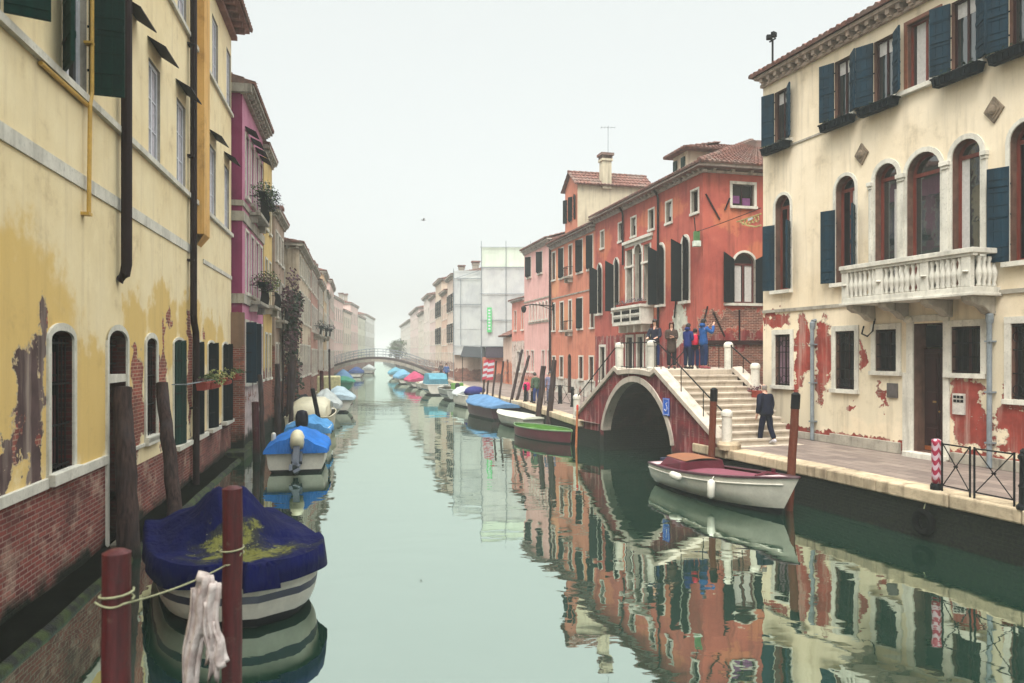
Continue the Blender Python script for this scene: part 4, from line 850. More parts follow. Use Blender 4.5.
def far_house(name, P, d, W, D, zt, mat, floors, us, label, ww=.8, roofh=1.6, sh=None, eave=.26, x0_ops=(), chim=(), cor=M['stone_d'], group=None, base=-.6, frm=None, gz=None):
    h = House(name, P, d, W, label, group)
    ops = []
    for fi, (z0, z1) in enumerate(floors):
        for u in us: ops.append(Op(u, u+ww, z0, z1, ww/2 if (gz and fi in gz) else 0, fr=frm or M['darkwood'], fw=.06, sur=.1, so=.08, sd=.1, sh=(dict(a=(174,172), m=sh) if sh and fi else None)))
    mb = MB(); wall(mb, 0, W, base, zt, ops); mb.poly([(W,0,base),(W,D,base),(W,D,zt),(W,0,zt)]); mb.poly([(0,D,base),(W,D,base),(W,D,zt),(0,D,zt)])
    E0 = Matrix(((0,1,0,0),(-1,0,0,D),(0,0,1,0),(0,0,0,1))); mb.M = E0; wall(mb, 0, D, base, zt, list(x0_ops)); mb.M = None
    mb.build('wall', mat, h.root)
    for o in ops: window(h.root, o)
    for o in x0_ops: window(h.root, o, E0)
    mb = MB(); cornice(mb, 0.02, W-.02, zt+.2, eave, .6, (.15,.12,.12)); mb.box(-eave*.8,.02,-eave*.8,D,zt+.05,zt+.2); mb.box(W-.02,W+eave*.8,-eave*.8,D,zt+.05,zt+.2)
    for k in range(int(D/.5)): mb.box(-eave*.6,.02,k*.5,k*.5+.15,zt-.1,zt+.05)
    mb.build('cornice', cor, h.root)
    mb = MB(); e = eave; z = zt+.22; i = min(W*.3, 3)
    tiles(mb, (-e,-e,z),(W+e,-e,z),(W-i,D/2,z+roofh),(i,D/2,z+roofh), 0, .3, .5); tiles(mb, (-e,D,z),(-e,-e,z),(i,D/2,z+roofh),(i,D/2+.05,z+roofh), 0, .3, .5); tiles(mb, (W+e,-e,z),(W+e,D,z),(W-i,D/2+.05,z+roofh),(W-i,D/2,z+roofh), 0, .3, .5)
    mb.poly([(-e,D,z),(W+e,D,z),(W-i,D/2,z+roofh),(i,D/2,z+roofh)]); mb.build('roof', M['tile'], h.root)
    for (u, y, hh) in chim:
        mb = MB(); chimney(mb, (u,y,zt+.2), .7, hh); mb.build('chimney', [M['stone_d'], M['tile']], h.root)
    return h
H9 = far_house('narrow_yellow_house', (-11.05,33.4), (-.205,1), 3.2, 7, 12.8, S('faded yellow plaster', C(218,190,120), C(196,166,110), 3.0), [(2.6,4.6),(6,8),(9.4,11.4)], (.5,1.9), 'narrow faded yellow house after the magenta one', .7, 1.2)
H10 = far_house('narrow_grey_house', (-11.65,36.8), (-.205,1), 4.9, 7, 10.6, S('grey brown plaster', C(178,158,140), C(146,126,110), 4.0, streak=.7), [(2.4,4.2),(5.6,7.4),(8.4,9.8)], (.5,1.9,3.4), 'narrow grey brown house half covered by a dark creeper', .75, 1.2)
balconette(H9, .3, 2.9, 5.9); balconette(H10, .4, 2.8, 5.4)
# creeper hanging on the narrow grey house
t = empty('creeper', H10.at(2.6,-.1,1.2), H10.rz(), 'dark reddish creeper climbing the narrow grey brown house', 'creeper')
mb = MB(); r_ = random.Random(5)
for k in range(26): mb.leaves((r_.uniform(-1.1,1.3), -.25-r_.random()*.5, r_.uniform(.8,6.4)), .6, .4, .8, 90, .2, r_, 0 if r_.random() < .5 else 1, .1)
mb.build('leaves', [M['ivy'], M['leaf_d']], t)
mb = MB(); mb.tube([(0,0,-.6),(.1,-.05,1.5),(-.2,-.05,3.5),(.1,-.05,6)], [.06,.05,.04,.02], 6); mb.build('stem', M['darkwood'], t)
m_pale = stucco('weathered pale plaster', C(206,192,168), C(176,160,138), C(110,94,82), 'brick', 3.2, 1.2, None, algae=.8, streak=.75, contrast=1.3, patches2=[(2,4.6,.8,1.0),(9,3.6,.9,1.4),(9.2,7.2,.4,.9)], under2='brick')
x0 = [Op(8.6,9.4,6.6,8.6,fr=M['white'],sur=.08,sh=dict(a=(20,25),m=simple('salmon shutter',C(196,130,112),.6))), Op(8.6,9.4,3.8,5.2,fr=M['darkwood'],sur=.08)]
H11 = far_house('pale_weathered_house', (-11.95,42), (-.205,1), 10.6, 10.2, 9.7, m_pale, [(2.4,4.2),(5.6,7.3),(8.2,9.3)], (.8,2.6,4.4,6.2,8.0,9.4), 'pale weathered corner house with tiled hip roof and chimney', .75, 1.3, None, .3, x0, [(3.2,1.6,2.6)])
H12 = far_house('brown_house', (-14.2,53), (-.205,1), 8.8, 9, 10.0, S('brown pink plaster', C(178,138,126), C(158,116,104), 3, streak=.6), [(2.2,4),(5.4,7.2),(8.2,9.6)], (.6,2.2,3.8,5.4,7), 'brown pink house beside the pale weathered one', .8, 1.3)
def lrow(name, c0, sl, Ya, Yb, zt, cols, floors, n, label, chim=(), roofh=1.3, gz=None, sh=None):  # plaster colours grow paler with distance, haze put into the paint
    W = (Yb-Ya)*math.hypot(1, sl)-.05
    return far_house(name, (c0-sl*Ya, Ya), (-sl,1), W, 9, zt, S(name+' plaster', C(*cols[0]), C(*cols[1]), 2.4, streak=.5), floors, [W*(k+.28)/n for k in range(n)], label, .82, roofh, sh, .26, (), chim, gz=gz)
H13 = lrow('grey_house', -3.25, .205, 62, 69.5, 9.6, ((194,182,170),(168,154,144)), [(2.2,4),(5.4,7.2),(8,9.2)], 3, 'grey house with planted balcony after the brown pink one', [(2,2,2)])
H13b = lrow('ochre_narrow_house', -3.2, .205, 69.6, 76, 11.2, ((204,176,140),(180,152,122)), [(2.2,4),(5.6,7.6),(8.8,10.6)], 3, 'taller ochre house between two grey ones on the left', [(3,2,2.4)], gz=(1,))
H13c = lrow('ashen_house', -3.3, .205, 76.1, 84, 9.9, ((196,190,184),(172,164,158)), [(2,3.8),(5.2,7),(8,9.3)], 3, 'ashen house with a low roof before the far bridge on the left')
H14 = lrow('rosy_house', -3.15, .205, 84.1, 97, 11.8, ((214,186,176),(194,166,156)), [(2.2,4),(5.6,7.6),(9,10.8)], 5, 'hazy rosy house standing at the left foot of the far bridge', [(4,2,2.2),(9,2,2)])
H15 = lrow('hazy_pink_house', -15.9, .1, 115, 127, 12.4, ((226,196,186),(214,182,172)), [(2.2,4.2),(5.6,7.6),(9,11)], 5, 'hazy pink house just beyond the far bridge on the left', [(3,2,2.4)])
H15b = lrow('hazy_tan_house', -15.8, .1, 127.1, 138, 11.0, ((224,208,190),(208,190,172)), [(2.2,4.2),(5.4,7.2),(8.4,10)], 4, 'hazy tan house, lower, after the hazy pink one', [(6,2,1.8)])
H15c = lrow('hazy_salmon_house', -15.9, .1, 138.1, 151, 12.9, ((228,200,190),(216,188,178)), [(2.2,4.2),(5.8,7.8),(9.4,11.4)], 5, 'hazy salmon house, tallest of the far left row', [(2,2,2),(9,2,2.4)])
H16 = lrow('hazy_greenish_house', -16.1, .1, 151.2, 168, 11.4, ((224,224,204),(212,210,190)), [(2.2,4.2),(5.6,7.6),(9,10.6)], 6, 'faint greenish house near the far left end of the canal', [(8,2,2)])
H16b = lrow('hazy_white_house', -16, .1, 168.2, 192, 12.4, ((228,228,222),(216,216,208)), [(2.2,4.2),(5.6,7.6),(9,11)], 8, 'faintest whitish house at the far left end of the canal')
for h, u0, u1, z in ((H12,3,6,5.2),(H13,1.5,5.5,5.2),(H13b,1,5,5.4)): balconette(h, u0, u1, z)
for k, (h, u, z, lab) in enumerate(((H12,4.5,5.6,'plants on the balcony of the brown pink house'),(H13,3.5,5.7,'blue green plants on the balcony of the grey house'),(H13b,3,5.9,'plants on the balcony of the taller ochre house'))):
    flower_box(h.at(u,-.5,z), h.rz(), 2.2, lab, M['leaf_d'], M['leaf_p'], M['shut_k'], 260, .45, .3)
# ------------------------------------------------------------------ right bank beyond the scaffold
HR = Vector((10.3,0,0))
def rp(Y): return (10.3-.2*Y, Y)
def rhouse(name, Ya, Yb, zt, mat, floors, n, label, sh=None, chim=()):  # plasters lightened down the canal to carry part of the haze
    W = (Yb-Ya)*math.hypot(1,.2)-.06
    return far_house(name, rp(Yb), (.2,-1), W, 10, zt, mat, floors, [W*(k+.3)/n for k in range(n)], label, .9, 1.3, sh, .4, (), chim)
rhouse('pale_tall_house', 84, 90.5, 12.4, S('right pale plaster', C(220,202,184), C(204,184,168), 2.8, streak=.6), [(1.9,3.8),(5,7.2),(8.6,10.6)], 3, 'tall pale house beside the scaffold wrapped one', M['shut_k'], [(3,3,2)])
rhouse('peach_house', 90.6, 97, 11.2, S('right peach plaster', C(222,190,168), C(204,170,150), 2.8, streak=.6), [(1.9,3.8),(4.8,6.8),(8,9.8)], 3, 'lower peach house left of the tall pale one', None, [(2,3,2.4)])
rhouse('narrow_pale_house', 97.1, 105, 13.2, S('right ochre plaster', C(218,200,178), C(200,180,158), 2.8, streak=.6), [(1.9,3.8),(5,7.2),(8.6,10.8)], 3, 'tall pale ochre house at the right foot of the far bridge', M['shut_k'], [(5,3,2.2)])
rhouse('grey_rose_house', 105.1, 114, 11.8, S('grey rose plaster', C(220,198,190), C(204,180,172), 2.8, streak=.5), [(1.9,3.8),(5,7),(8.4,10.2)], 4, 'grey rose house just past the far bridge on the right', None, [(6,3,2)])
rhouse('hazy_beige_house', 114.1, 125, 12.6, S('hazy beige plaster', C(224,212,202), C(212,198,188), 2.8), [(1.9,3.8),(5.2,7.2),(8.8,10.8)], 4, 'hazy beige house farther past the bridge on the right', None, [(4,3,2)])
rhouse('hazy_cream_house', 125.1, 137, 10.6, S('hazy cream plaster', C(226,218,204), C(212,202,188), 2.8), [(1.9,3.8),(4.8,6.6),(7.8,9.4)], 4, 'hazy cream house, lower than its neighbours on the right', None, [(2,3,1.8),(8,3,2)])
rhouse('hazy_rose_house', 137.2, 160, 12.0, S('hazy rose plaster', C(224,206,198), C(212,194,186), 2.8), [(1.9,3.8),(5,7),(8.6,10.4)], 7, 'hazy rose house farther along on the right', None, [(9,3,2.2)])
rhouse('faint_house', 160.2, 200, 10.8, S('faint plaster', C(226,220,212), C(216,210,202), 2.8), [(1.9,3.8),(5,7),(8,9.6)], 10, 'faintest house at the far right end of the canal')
# ------------------------------------------------------------------ house wrapped in scaffold sheeting
t = empty('scaffolded_house', (-2.9,71,0), 0, 'house wrapped in grey scaffold sheeting with pale green netting on top', 'house')
g = G('scaffold sheet'); v, x, y, z = g.coords(); n = g.noise(v, .7, 5); n2 = g.noise(g.xyz(g.m('MULTIPLY',x,3),y,g.m('MULTIPLY',z,.5)), 1.5, 4)
m_sheet = g.pbsdf(g.mix(g.map(n,.3,.7), C(200,202,198), C(182,184,184)), .8, g.bump(n2,.6,.1), .2)
m_net = simple('pale green netting', C(206,216,200), .9, .1, 1.2, .1, streak=True)
def panel_grid(mb, x0, x1, z0, z1, y, nx, nz, m):
    for i in range(nx):
        for j in range(nz):
            a0, a1 = x0+(x1-x0)*i/nx+.015, x0+(x1-x0)*(i+1)/nx-.015; c0, c1 = z0+(z1-z0)*j/nz+.015, z0+(z1-z0)*(j+1)/nz-.015
            n = 3
            for p in range(n):
                for q in range(n):
                    P = lambda a, b: (a0+(a1-a0)*a/n, y+.05*math.sin(math.pi*a/n)*math.sin(math.pi*b/n), c0+(c1-c0)*b/n)
                    mb.poly([P(p,q),P(p+1,q),P(p+1,q+1),P(p,q+1)], m)
mb = MB(); panel_grid(mb, 0, 7, 4.45, 11.9, 0, 3, 3, 0); mb.box(.02,7,.1,12,4.45,11.9); mb.build('sheet', m_sheet, t)
mb = MB(); panel_grid(mb, 0, 7, 11.95, 13.8, 0, 3, 1, 0); mb.box(.02,7,.1,12,11.95,13.8); mb.build('netting', m_net, t)
mb = MB(); panel_grid(mb, -2.9, -.12, 3.6, 11.2, 3.5, 1, 3, 0); mb.box(-2.9,0,3.6,15,3.6,11.2); panel_grid(mb, -2.9, -.12, 11.2, 12.0, 3.5, 1, 1, 0); mb.build('side_sheet', m_sheet, t)
M_or2 = S('lower orange plaster', C(206,130,104), C(190,112,88), 1.8)
mb = MB(); mb.box(.1,7,.3,12,.2,3.4); mb.box(-2.85,0,3.9,15,.2,3.6,1); mb.build('wall', [M_or2, S('lower pale plaster', C(200,180,164), C(182,160,146), 2.2)], t)
mb = MB(); mb.box(.4,7,-.02,.25,3.35,4.42); mb.build('dark_fascia', simple('dark fascia', C(68,58,72), .6), t)
mb = MB()
for x_ in (0,2.33,4.66,7): mb.tube([(x_,-.08,1.0),(x_,-.08,14.4)], .03, 6)
for z_ in (4.4,6.9,9.4,11.9,13.8): mb.tube([(-.1,-.1,z_),(7,-.1,z_)], .03, 6)
for x_ in (-2.9,-.15): mb.tube([(x_,3.4,1),(x_,3.4,12.2)], .03, 6)
for z_ in (4.5,8.6,11.2): mb.tube([(-2.9,3.38,z_),(0,3.38,z_)], .03, 6)
mb.tube([(-2.7,3.36,11.2),(-.3,3.36,12.0)], .03, 6); mb.tube([(-2.2,3.36,4.6),(-2.2,3.36,11.2)], .025, 6)
mb.build('scaffold_tubes', M['grey_metal'], t)
mb = MB(); mb.box(.55,.98,-.16,-.13,5.75,8.1); bn = mb.build('banner', simple('bright green banner', C(96,196,124), .6, .1), t)
mb = MB()
for k in range(7): mb.box(.66,.86,-.172,-.162,6.0+k*.29,6.16+k*.29)
mb.build('letters', M['white'], bn)
t2 = empty('canopy', (-3.6,73.2,0), 0, 'dark sloping canopy at the foot of the scaffold wrapped house', 'canopy')
mb = MB(); mb.add([(-1.2,1.4,4.5),(.9,1.4,4.45),(1.1,-.6,3.35),(-1.4,-.6,3.5),(-1.2,1.4,4.4),(.9,1.4,4.35),(1.1,-.6,3.27),(-1.4,-.6,3.42)], [[0,1,2,3],[7,6,5,4],[3,2,6,7],[0,3,7,4],[1,5,6,2]]); mb.build('roof', simple('dark canopy sheet', C(52,56,60), .6, .3, 3), t2)
for x_ in (-1.2,1.0):
    mb = MB(); mb.tube([(x_,-.5,1),(x_,-.5,3.4)], .04, 6); mb.build('post', M['iron'], t2)
# ================================================================== water, banks
g = G('canal water'); v, x, y, z = g.coords()
sv = g.xyz(g.m('MULTIPLY', x, .55), g.m('MULTIPLY', y, .85), 0.0)
w1 = g.noise(sv, .55, 3, .5, .3); w2 = g.noise(sv, 2.3, 3, .5, .4); w3 = g.noise(sv, 9.0, 2, .5)
hgt = g.m('ADD', g.m('ADD', g.m('MULTIPLY', w1, 1.0), g.m('MULTIPLY', w2, .12)), g.m('MULTIPLY', w3, .008))
bp = g.n('ShaderNodeBump'); g.set(bp.inputs['Height'], hgt); bp.inputs['Strength'].default_value = 1.0; bp.inputs['Distance'].default_value = .019
cl = g.noise(v, .12, 3)
dif = g.n('ShaderNodeBsdfDiffuse'); g.set(dif.inputs[0], g.mix(cl, C(24,58,44), C(30,66,52)))
gl = g.n('ShaderNodeBsdfGlossy'); gl.inputs['Roughness'].default_value = .015; gl.inputs[0].default_value = C(230,243,233); g.set(gl.inputs['Normal'], bp.outputs[0])
fr = g.n('ShaderNodeFresnel'); fr.inputs[0].default_value = 1.6; g.set(fr.inputs['Normal'], bp.outputs[0])
mx = g.n('ShaderNodeMixShader'); g.set(mx.inputs[0], g.map(fr.outputs[0], .0, 1.0, .66, 1.0, False)); g.set(mx.inputs[1], dif.outputs[0]); g.set(mx.inputs[2], gl.outputs[0])
g.t.links.new(mx.outputs[0], g.out.inputs[0]); m_water = g.mat
mb = MB(); mb.poly([(-90,-12,0),(60,-12,0),(60,330,0),(-90,330,0)]); tag(mb.build('water', m_water), kind='structure')
mb = MB(); mb.poly([(-700,-300,-1.2),(700,-300,-1.2),(700,900,-1.2),(-700,900,-1.2)]); tag(mb.build('ground', stone('canal mud', C(70,76,66))), kind='structure')

# paving and quay
g = G('trachyte paving'); v, x, y, z = g.coords()
xr = g.m('ADD', g.m('MULTIPLY', x, .949), g.m('MULTIPLY', y, .316)); yr = g.m('SUBTRACT', g.m('MULTIPLY', y, .949), g.m('MULTIPLY', x, .316))
b = g.n('ShaderNodeTexBrick'); g.set(b.inputs['Vector'], g.xyz(yr, xr, 0.0)); b.inputs['Scale'].default_value = 1; b.inputs['Brick Width'].default_value = .85; b.inputs['Row Height'].default_value = .38
b.inputs['Mortar Size'].default_value = .012; b.inputs['Color1'].default_value = C(146,130,120); b.inputs['Color2'].default_value = C(116,102,96); b.inputs['Mortar'].default_value = C(84,76,70)
n = g.noise(v, .8, 6, .65); n2 = g.noise(v, 14, 4)
c = g.mix(g.m('MULTIPLY', g.map(n,.4,.7), .6), b.outputs[0], C(112,98,92)); c = g.mix(g.m('MULTIPLY', g.map(n2,.5,.75), .35), c, C(90,80,74))
m_pave = g.pbsdf(c, g.map(n,.3,.7,.45,.75), g.bump(g.m('SUBTRACT', n2, g.m('MULTIPLY', b.outputs[1], .8)), .4, .01), .35)
m_qwall = brickmat('quay wall', C(34,30,28), C(24,22,20), C(30,30,26), 1.6, .05)
ZQ = 1.0
KN = [(15.2,-7.0), (13.0,.0), (8.87,12.98), (7.4,17.5), (5.9,21.6), (5.5,22.7), (5.2,23.65)]
KF = [(3.35,29.0), (2.75,30.4), (.65,41.6), (-2.3,52.6), (-5.6,71.8), (-7.6,82), (-10.9,100), (-15.7,125), (-28.6,190), (-55,320)]
def quay(name, kerb, back):
    mb = MB(); mb.poly([(p[0]+.0, p[1], ZQ-.004) for p in kerb+back]); o = mb.build(name, m_pave); tag(o, kind='structure')
    mb = MB()
    for a, b_ in zip(kerb[:-1], kerb[1:]): mb.poly([(a[0],a[1],-1),(b_[0],b_[1],-1),(b_[0],b_[1],ZQ-.28),(a[0],a[1],ZQ-.28)])
    tag(mb.build('quay_wall', m_qwall), kind='structure')
quay('quay', KN, [(8.75,25.9), (25,31), (40,31), (40,-7)])
quay('quay', KF, [(60,320), (60,36), (20,36), (8.3,32.9), (7.9,30.4)])
mb = MB(); mb.poly([(5.2,23.65,-1),(8.75,25.9,-1),(8.75,25.9,ZQ-.01),(5.2,23.65,ZQ-.01)]); mb.poly([(8.75,25.9,-1),(25,31,-1),(25,31,ZQ-.01),(8.75,25.9,ZQ-.01)]); mb.poly([(3.35,29.0,-1),(7.9,30.4,-1),(7.9,30.4,ZQ-.01),(3.35,29.0,ZQ-.01)]); mb.poly([(7.9,30.4,-1),(8.3,32.9,-1),(8.3,32.9,ZQ-.01),(7.9,30.4,ZQ-.01)])
tag(mb.build('quay_wall', m_qwall), kind='structure')
# kerb of long stone blocks
mb = MB(); r_ = random.Random(3)
for K in (KN[:-1], KF[1:]):
    pts = [Vector((p[0], p[1], 0)) for p in K]
    for a, b_ in zip(pts[:-1], pts[1:]):
        L = (b_-a).length; d = (b_-a)/L; nrm = Vector((d.y, -d.x, 0))
        if a.y > 110: continue
        s = 0
        while s < L-.05:
            l = min(r_.uniform(1.3, 2.1), L-s); l = L-s if L-s-l < .5 else l
            c = a+d*(s+l/2)+nrm*(.27-.05+r_.uniform(-.012,.012)); zc = ZQ-.12+r_.uniform(-.006,.006)
            mb.obox((c.x, c.y, zc), .6, l-.02, .27, Matrix.Rotation(math.atan2(-d.x, d.y), 3, 'Z')); s += l
kb = mb.build('kerb', M['kerbstone'], bevel=.035); tag(kb, kind='structure')
# mossy foot of the left walls
g = G('wet moss'); v, x, y, z = g.coords(); n = g.noise(v, 3, 5, .6); n2 = g.noise(v, 25, 3)
m_moss = g.pbsdf(g.mix(g.map(n,.4,.62), C(13,15,13), g.mix(n2, C(30,42,16), C(60,72,28))), .75, g.bump(n2,.8,.02), .3)
HL = lambda u, o, z: (H7.at(u, -o, z))
mb = MB(); us = [-5+.55*k for k in range(51)]; rings = []
for u in us:
    k = r_.uniform(-.04,.04); rings.append([HL(u,.0,.22+k), HL(u,.08+k*.5,.13+k*.4), HL(u,.42+k,.1+k*.3), HL(u,.5+k,.06+k*.3), HL(u,.54+k,-.05), HL(u,.54,-.9)])
mb.loft(rings, closed=False, caps=False)
for i in range(len(mb.mi)): mb.mi[i] = 0 if i % 5 in (2,3) else 1
tag(mb.build('mossy_ledge', [m_moss, simple('black wet stone', C(12,13,10), .95, .5, 3, .0)], smooth=True), kind='structure')
mb = MB(); mb.poly([(-9.9,27.4,.3),(-8.9,27.3,.25),(-9.6,30.5,.25),(-10.6,30.6,.3)]); mb.box(0,0,0,0,0,0) if False else None
mb = MB(); mb.add([(-10.2,25.7,.32),(-9.25,25.9,.3),(-9.95,29.4,.3),(-10.9,29.2,.32),(-10.2,25.7,-.6),(-9.25,25.9,-.6),(-9.95,29.4,-.6),(-10.9,29.2,-.6)], [[0,1,2,3],[0,4,5,1],[1,5,6,2],[2,6,7,3],[3,7,4,0]]); lan = mb.build('landing_step', m_moss, bevel=.03); tag(lan, 'mossy green landing step at the foot of the magenta house', 'step')
# the left bank's ground, under the houses
mb = MB(); mb.poly([(-5.4,3,.02),(-60,3,.02),(-60,300,.02),(-70,300,.02),(-45,230,.02),(-28,116,.02),(-22,85,.02),(-13.4,41,.02),(-10.8,28,.02),(-10.2,26,.02)]); tag(mb.build('land', m_pave), kind='structure')

# ================================================================== stone bridge over the side canal
O = Vector((6.0,21.2,0)); S_ = Vector((-.3165,.9486,0)); N_ = Vector((.9486,.3165,0))
t = empty('stone_bridge', O, math.atan2(S_.y, S_.x), 'small arched bridge with red plaster sides and pale stone steps', 'bridge')
# local x = along the canal away from the viewer; local y = -N_ (towards the canal), so the bridge lies at y < 0
BW = 2.75
def deckz(s):
    c = 5.35; h = abs(s-c)
    if h < 1.5: return 3.17-.03*(h/1.5)**2
    k = (h-1.5)/.31; return 3.14-.18*k
def topz(s):                                 # underside of the coping
    h = abs(s-5.35); a = 3.02-(h-1.6)*.545
    if h < 3.2: b_ = 3.0-.05*h*h; return min(b_, 3.02) if h < 1.3 else max(min(b_, 9), a) if h < 1.9 else a
    return max(a, .86)
def archp(n=24):
    c, a, r = 5.38, 2.5, 1.95
    return [(c+a*math.cos(math.pi*k/n), .78+r*max(0, math.sin(math.pi*k/n))**1.32) for k in range(n+1)]
ar_ = archp(); arr = ar_[::-1]                # from near (small s) to far
g = G('bridge plaster'); v, x, y, z = g.coords(); n = g.noise(v, 1.4, 6, .65); n2 = g.noise(v, 16, 4); b1, bf = brickcol(g, g.m('ADD',x,y), z, C(128,62,58), C(92,48,50), C(120,84,78))
c = g.mix(g.map(n,.36,.6), C(128,46,50), C(88,38,44)); c = g.mix(g.map(g.noise(v,2.2,6,.7),.54,.6), c, b1); c = g.mix(g.m('MULTIPLY', g.map(g.noise(g.xyz(g.m('MULTIPLY',x,4),y,g.m('MULTIPLY',z,.4)),1.6,5),.52,.72),.65), c, C(196,150,146))
al = g.map(g.m('ADD', g.m('SUBTRACT', .62, z), g.m('MULTIPLY', g.m('SUBTRACT', n, .5), .6)), -.1, .12); c = g.mix(al, c, C(34,36,32))
m_bplas = g.pbsdf(c, .85, g.bump(g.m('ADD',n,n2),.5,.012), .2)
def face(mb, y, L0=.2, L1=10.5, m=0):
    sp0, sp1 = arr[0][0], arr[-1][0]
    ss = [L0+(sp0-L0)*k/6 for k in range(7)]
    for a, b_ in zip(ss[:-1], ss[1:]): mb.poly([(a,y,-.8),(b_,y,-.8),(b_,y,topz(b_)),(a,y,topz(a))], m)
    for (a, za), (b_, zb) in zip(arr[:-1], arr[1:]): mb.poly([(a,y,za),(b_,y,zb),(b_,y,topz(b_)),(a,y,topz(a))], m)
    ss = [sp1+(L1-sp1)*k/6 for k in range(7)]
    for a, b_ in zip(ss[:-1], ss[1:]): mb.poly([(a,y,-.8),(b_,y,-.8),(b_,y,topz(b_)),(a,y,topz(a))], m)
mb = MB(); face(mb, 0); mb.build('side_wall', m_bplas, t)
mb = MB(); face(mb, -BW-.5, 2.75); mb.build('side_wall', m_bplas, t)
mb = MB(); pr = [(p[0], 0) for p in arr]
for (a, za), (b_, zb) in zip(arr[:-1], arr[1:]): mb.poly([(a,-.005,za),(b_,-.005,zb),(b_,-BW-.5,zb),(a,-BW-.5,za)])
for s in (arr[0][0], arr[-1][0]): mb.poly([(s,-.005,-.8),(s,-.005,.78),(s,-BW-.5,.78),(s,-BW-.5,-.8)])
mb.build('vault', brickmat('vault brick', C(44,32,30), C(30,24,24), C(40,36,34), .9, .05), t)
mb = MB(); k_ = .2
for (a, za), (b_, zb), q in zip(arr[:-1], arr[1:], range(99)):
    cx, cz = 5.38, .78
    def off(p):
        d = Vector((p[0]-cx, p[1]-cz+.25)).normalized(); return (p[0]+d.x*k_*.85, p[1]+d.y*k_)
    A, B = off((a, za)), off((b_, zb)); e = .05
    mb.add([(a,e,za),(b_,e,zb),(B[0],e,B[1]),(A[0],e,A[1]),(a,-.3,za-.004),(b_,-.3,zb-.004),(B[0],-.1,B[1]),(A[0],-.1,A[1])], [[0,1,2,3],[0,4,5,1],[3,2,6,7]])
mb.build('arch_ring', stone('arch stone', C(196,184,170), .3, 1.5, C(110,90,84), .5, .75), t)
# coping on both sides
for nm, y0, y1, sa in (('coping', -.3, .09, .25), ('coping', -BW-.55, -BW-.2, 2.7)):
    mb = MB(); ss = [sa+(10.45-sa)*k/34 for k in range(35)]
    rings = [[(s,y0,topz(s)+.002),(s,y1,topz(s)+.002),(s,y1,topz(s)+.19),(s,y0,topz(s)+.22)] for s in ss]; mb.loft(rings); mb.build(nm, stone('coping stone', C(206,192,176), .3, 1.5, C(120,104,92), .5), t, bevel=.02)
# steps
m_step = stone('step stone', C(204,190,172), .25, 1.2, C(128,110,96), .5)
mb = MB(); r_ = random.Random(9)
y0, y1 = -BW-.2, -.3
mb.box(3.85, 6.85, y0, y1, 2.79, 3.17)
def vz(s):
    q = (s-5.38)/2.5
    return .78+1.95*(1-q*q)**.66+.05 if abs(q) < 1 else .9
for k in range(12):
    zt = 3.17-.18*(k+1)+.001
    for sgn in (-1, 1):
        e0 = 5.35+sgn*(1.5+.3*k); e1 = 5.35+sgn*(1.5+.3*(k+1))
        ya = y0 if (k < 4 or sgn > 0) else -3.15+.035*(k-4)
        yb = y1
        lo, hi = min(e0, e1), max(e0, e1)
        mb.box(lo-(.04 if sgn < 0 else 0), hi+(.04 if sgn > 0 else 0), ya, yb, zt-.06, zt); mb.box(lo, hi, ya+.005, yb-.005, min(max(.9, vz(lo), vz(hi)), zt-.07), zt-.06)
        for q in range(3): pass
mb.build('steps', m_step, t, bevel=.008)
# posts at the head and foot of the parapets
def bpost(s, y, z0, h, w=.145):
    mb = MB(); mb.lathe([(w*1.15,0),(w*1.15,.1),(w,.12),(w*.97,h-.2),(w*1.12,h-.18),(w*1.12,h-.1),(w*.98,h-.04),(w*.6,h),(.01,h+.01)], (s,y,z0), 12); return mb.build('post', M['stone'], t, smooth=False, autosmooth=40)
for s, y, z0, h in ((4.35,-.1,3.14,1.02),(6.75,-.1,3.1,1.02),(4.3,-BW-.35,3.1,1.02),(6.8,-BW-.35,3.1,1.02),(2.8,-BW-.35,2.35,1.05),(.05,-.12,1.0,1.12),(10.7,-.1,1.0,1.0)): bpost(s, y, z0, h)
mb = MB(); mb.lathe([(.32,0),(.34,.14),(.28,.22)], (.0,-.15,1.0), 12); mb.build('post_foot', M['kerbstone'], t, smooth=False)
# railings
def rail(pts, y, nposts, name='railing'):
    mb = MB(); mb.tube([(s,y,z) for s, z in pts], .022, 6)
    lo = [(s, z-.86) for s, z in pts]
    mb.tube([(s,y,z) for s, z in lo], .014, 5)
    for k in range(nposts):
        f = (k+.15)/nposts*(len(pts)-1); i = min(int(f), len(pts)-2); q = f-i
        s = pts[i][0]+(pts[i+1][0]-pts[i][0])*q; z = pts[i][1]+(pts[i+1][1]-pts[i][1])*q; mb.tube([(s,y,z),(s,y,z-.98)], .016, 5)
    mb.build(name, M['iron'], t)
rail([(4.25,4.12),(3.9,4.06),(.15,2.02)], -.1, 6); rail([(6.85,4.06),(10.6,1.95)], -.1, 5); rail([(4.5,4.1),(6.65,4.1)], -.1, 4)
rail([(6.9,4.0),(10.4,1.95)], -BW-.35, 5); rail([(4.1,4.0),(6.8,4.0)], -BW-.35, 4); rail([(4.2,4.0),(2.9,3.3)], -BW-.35, 2)
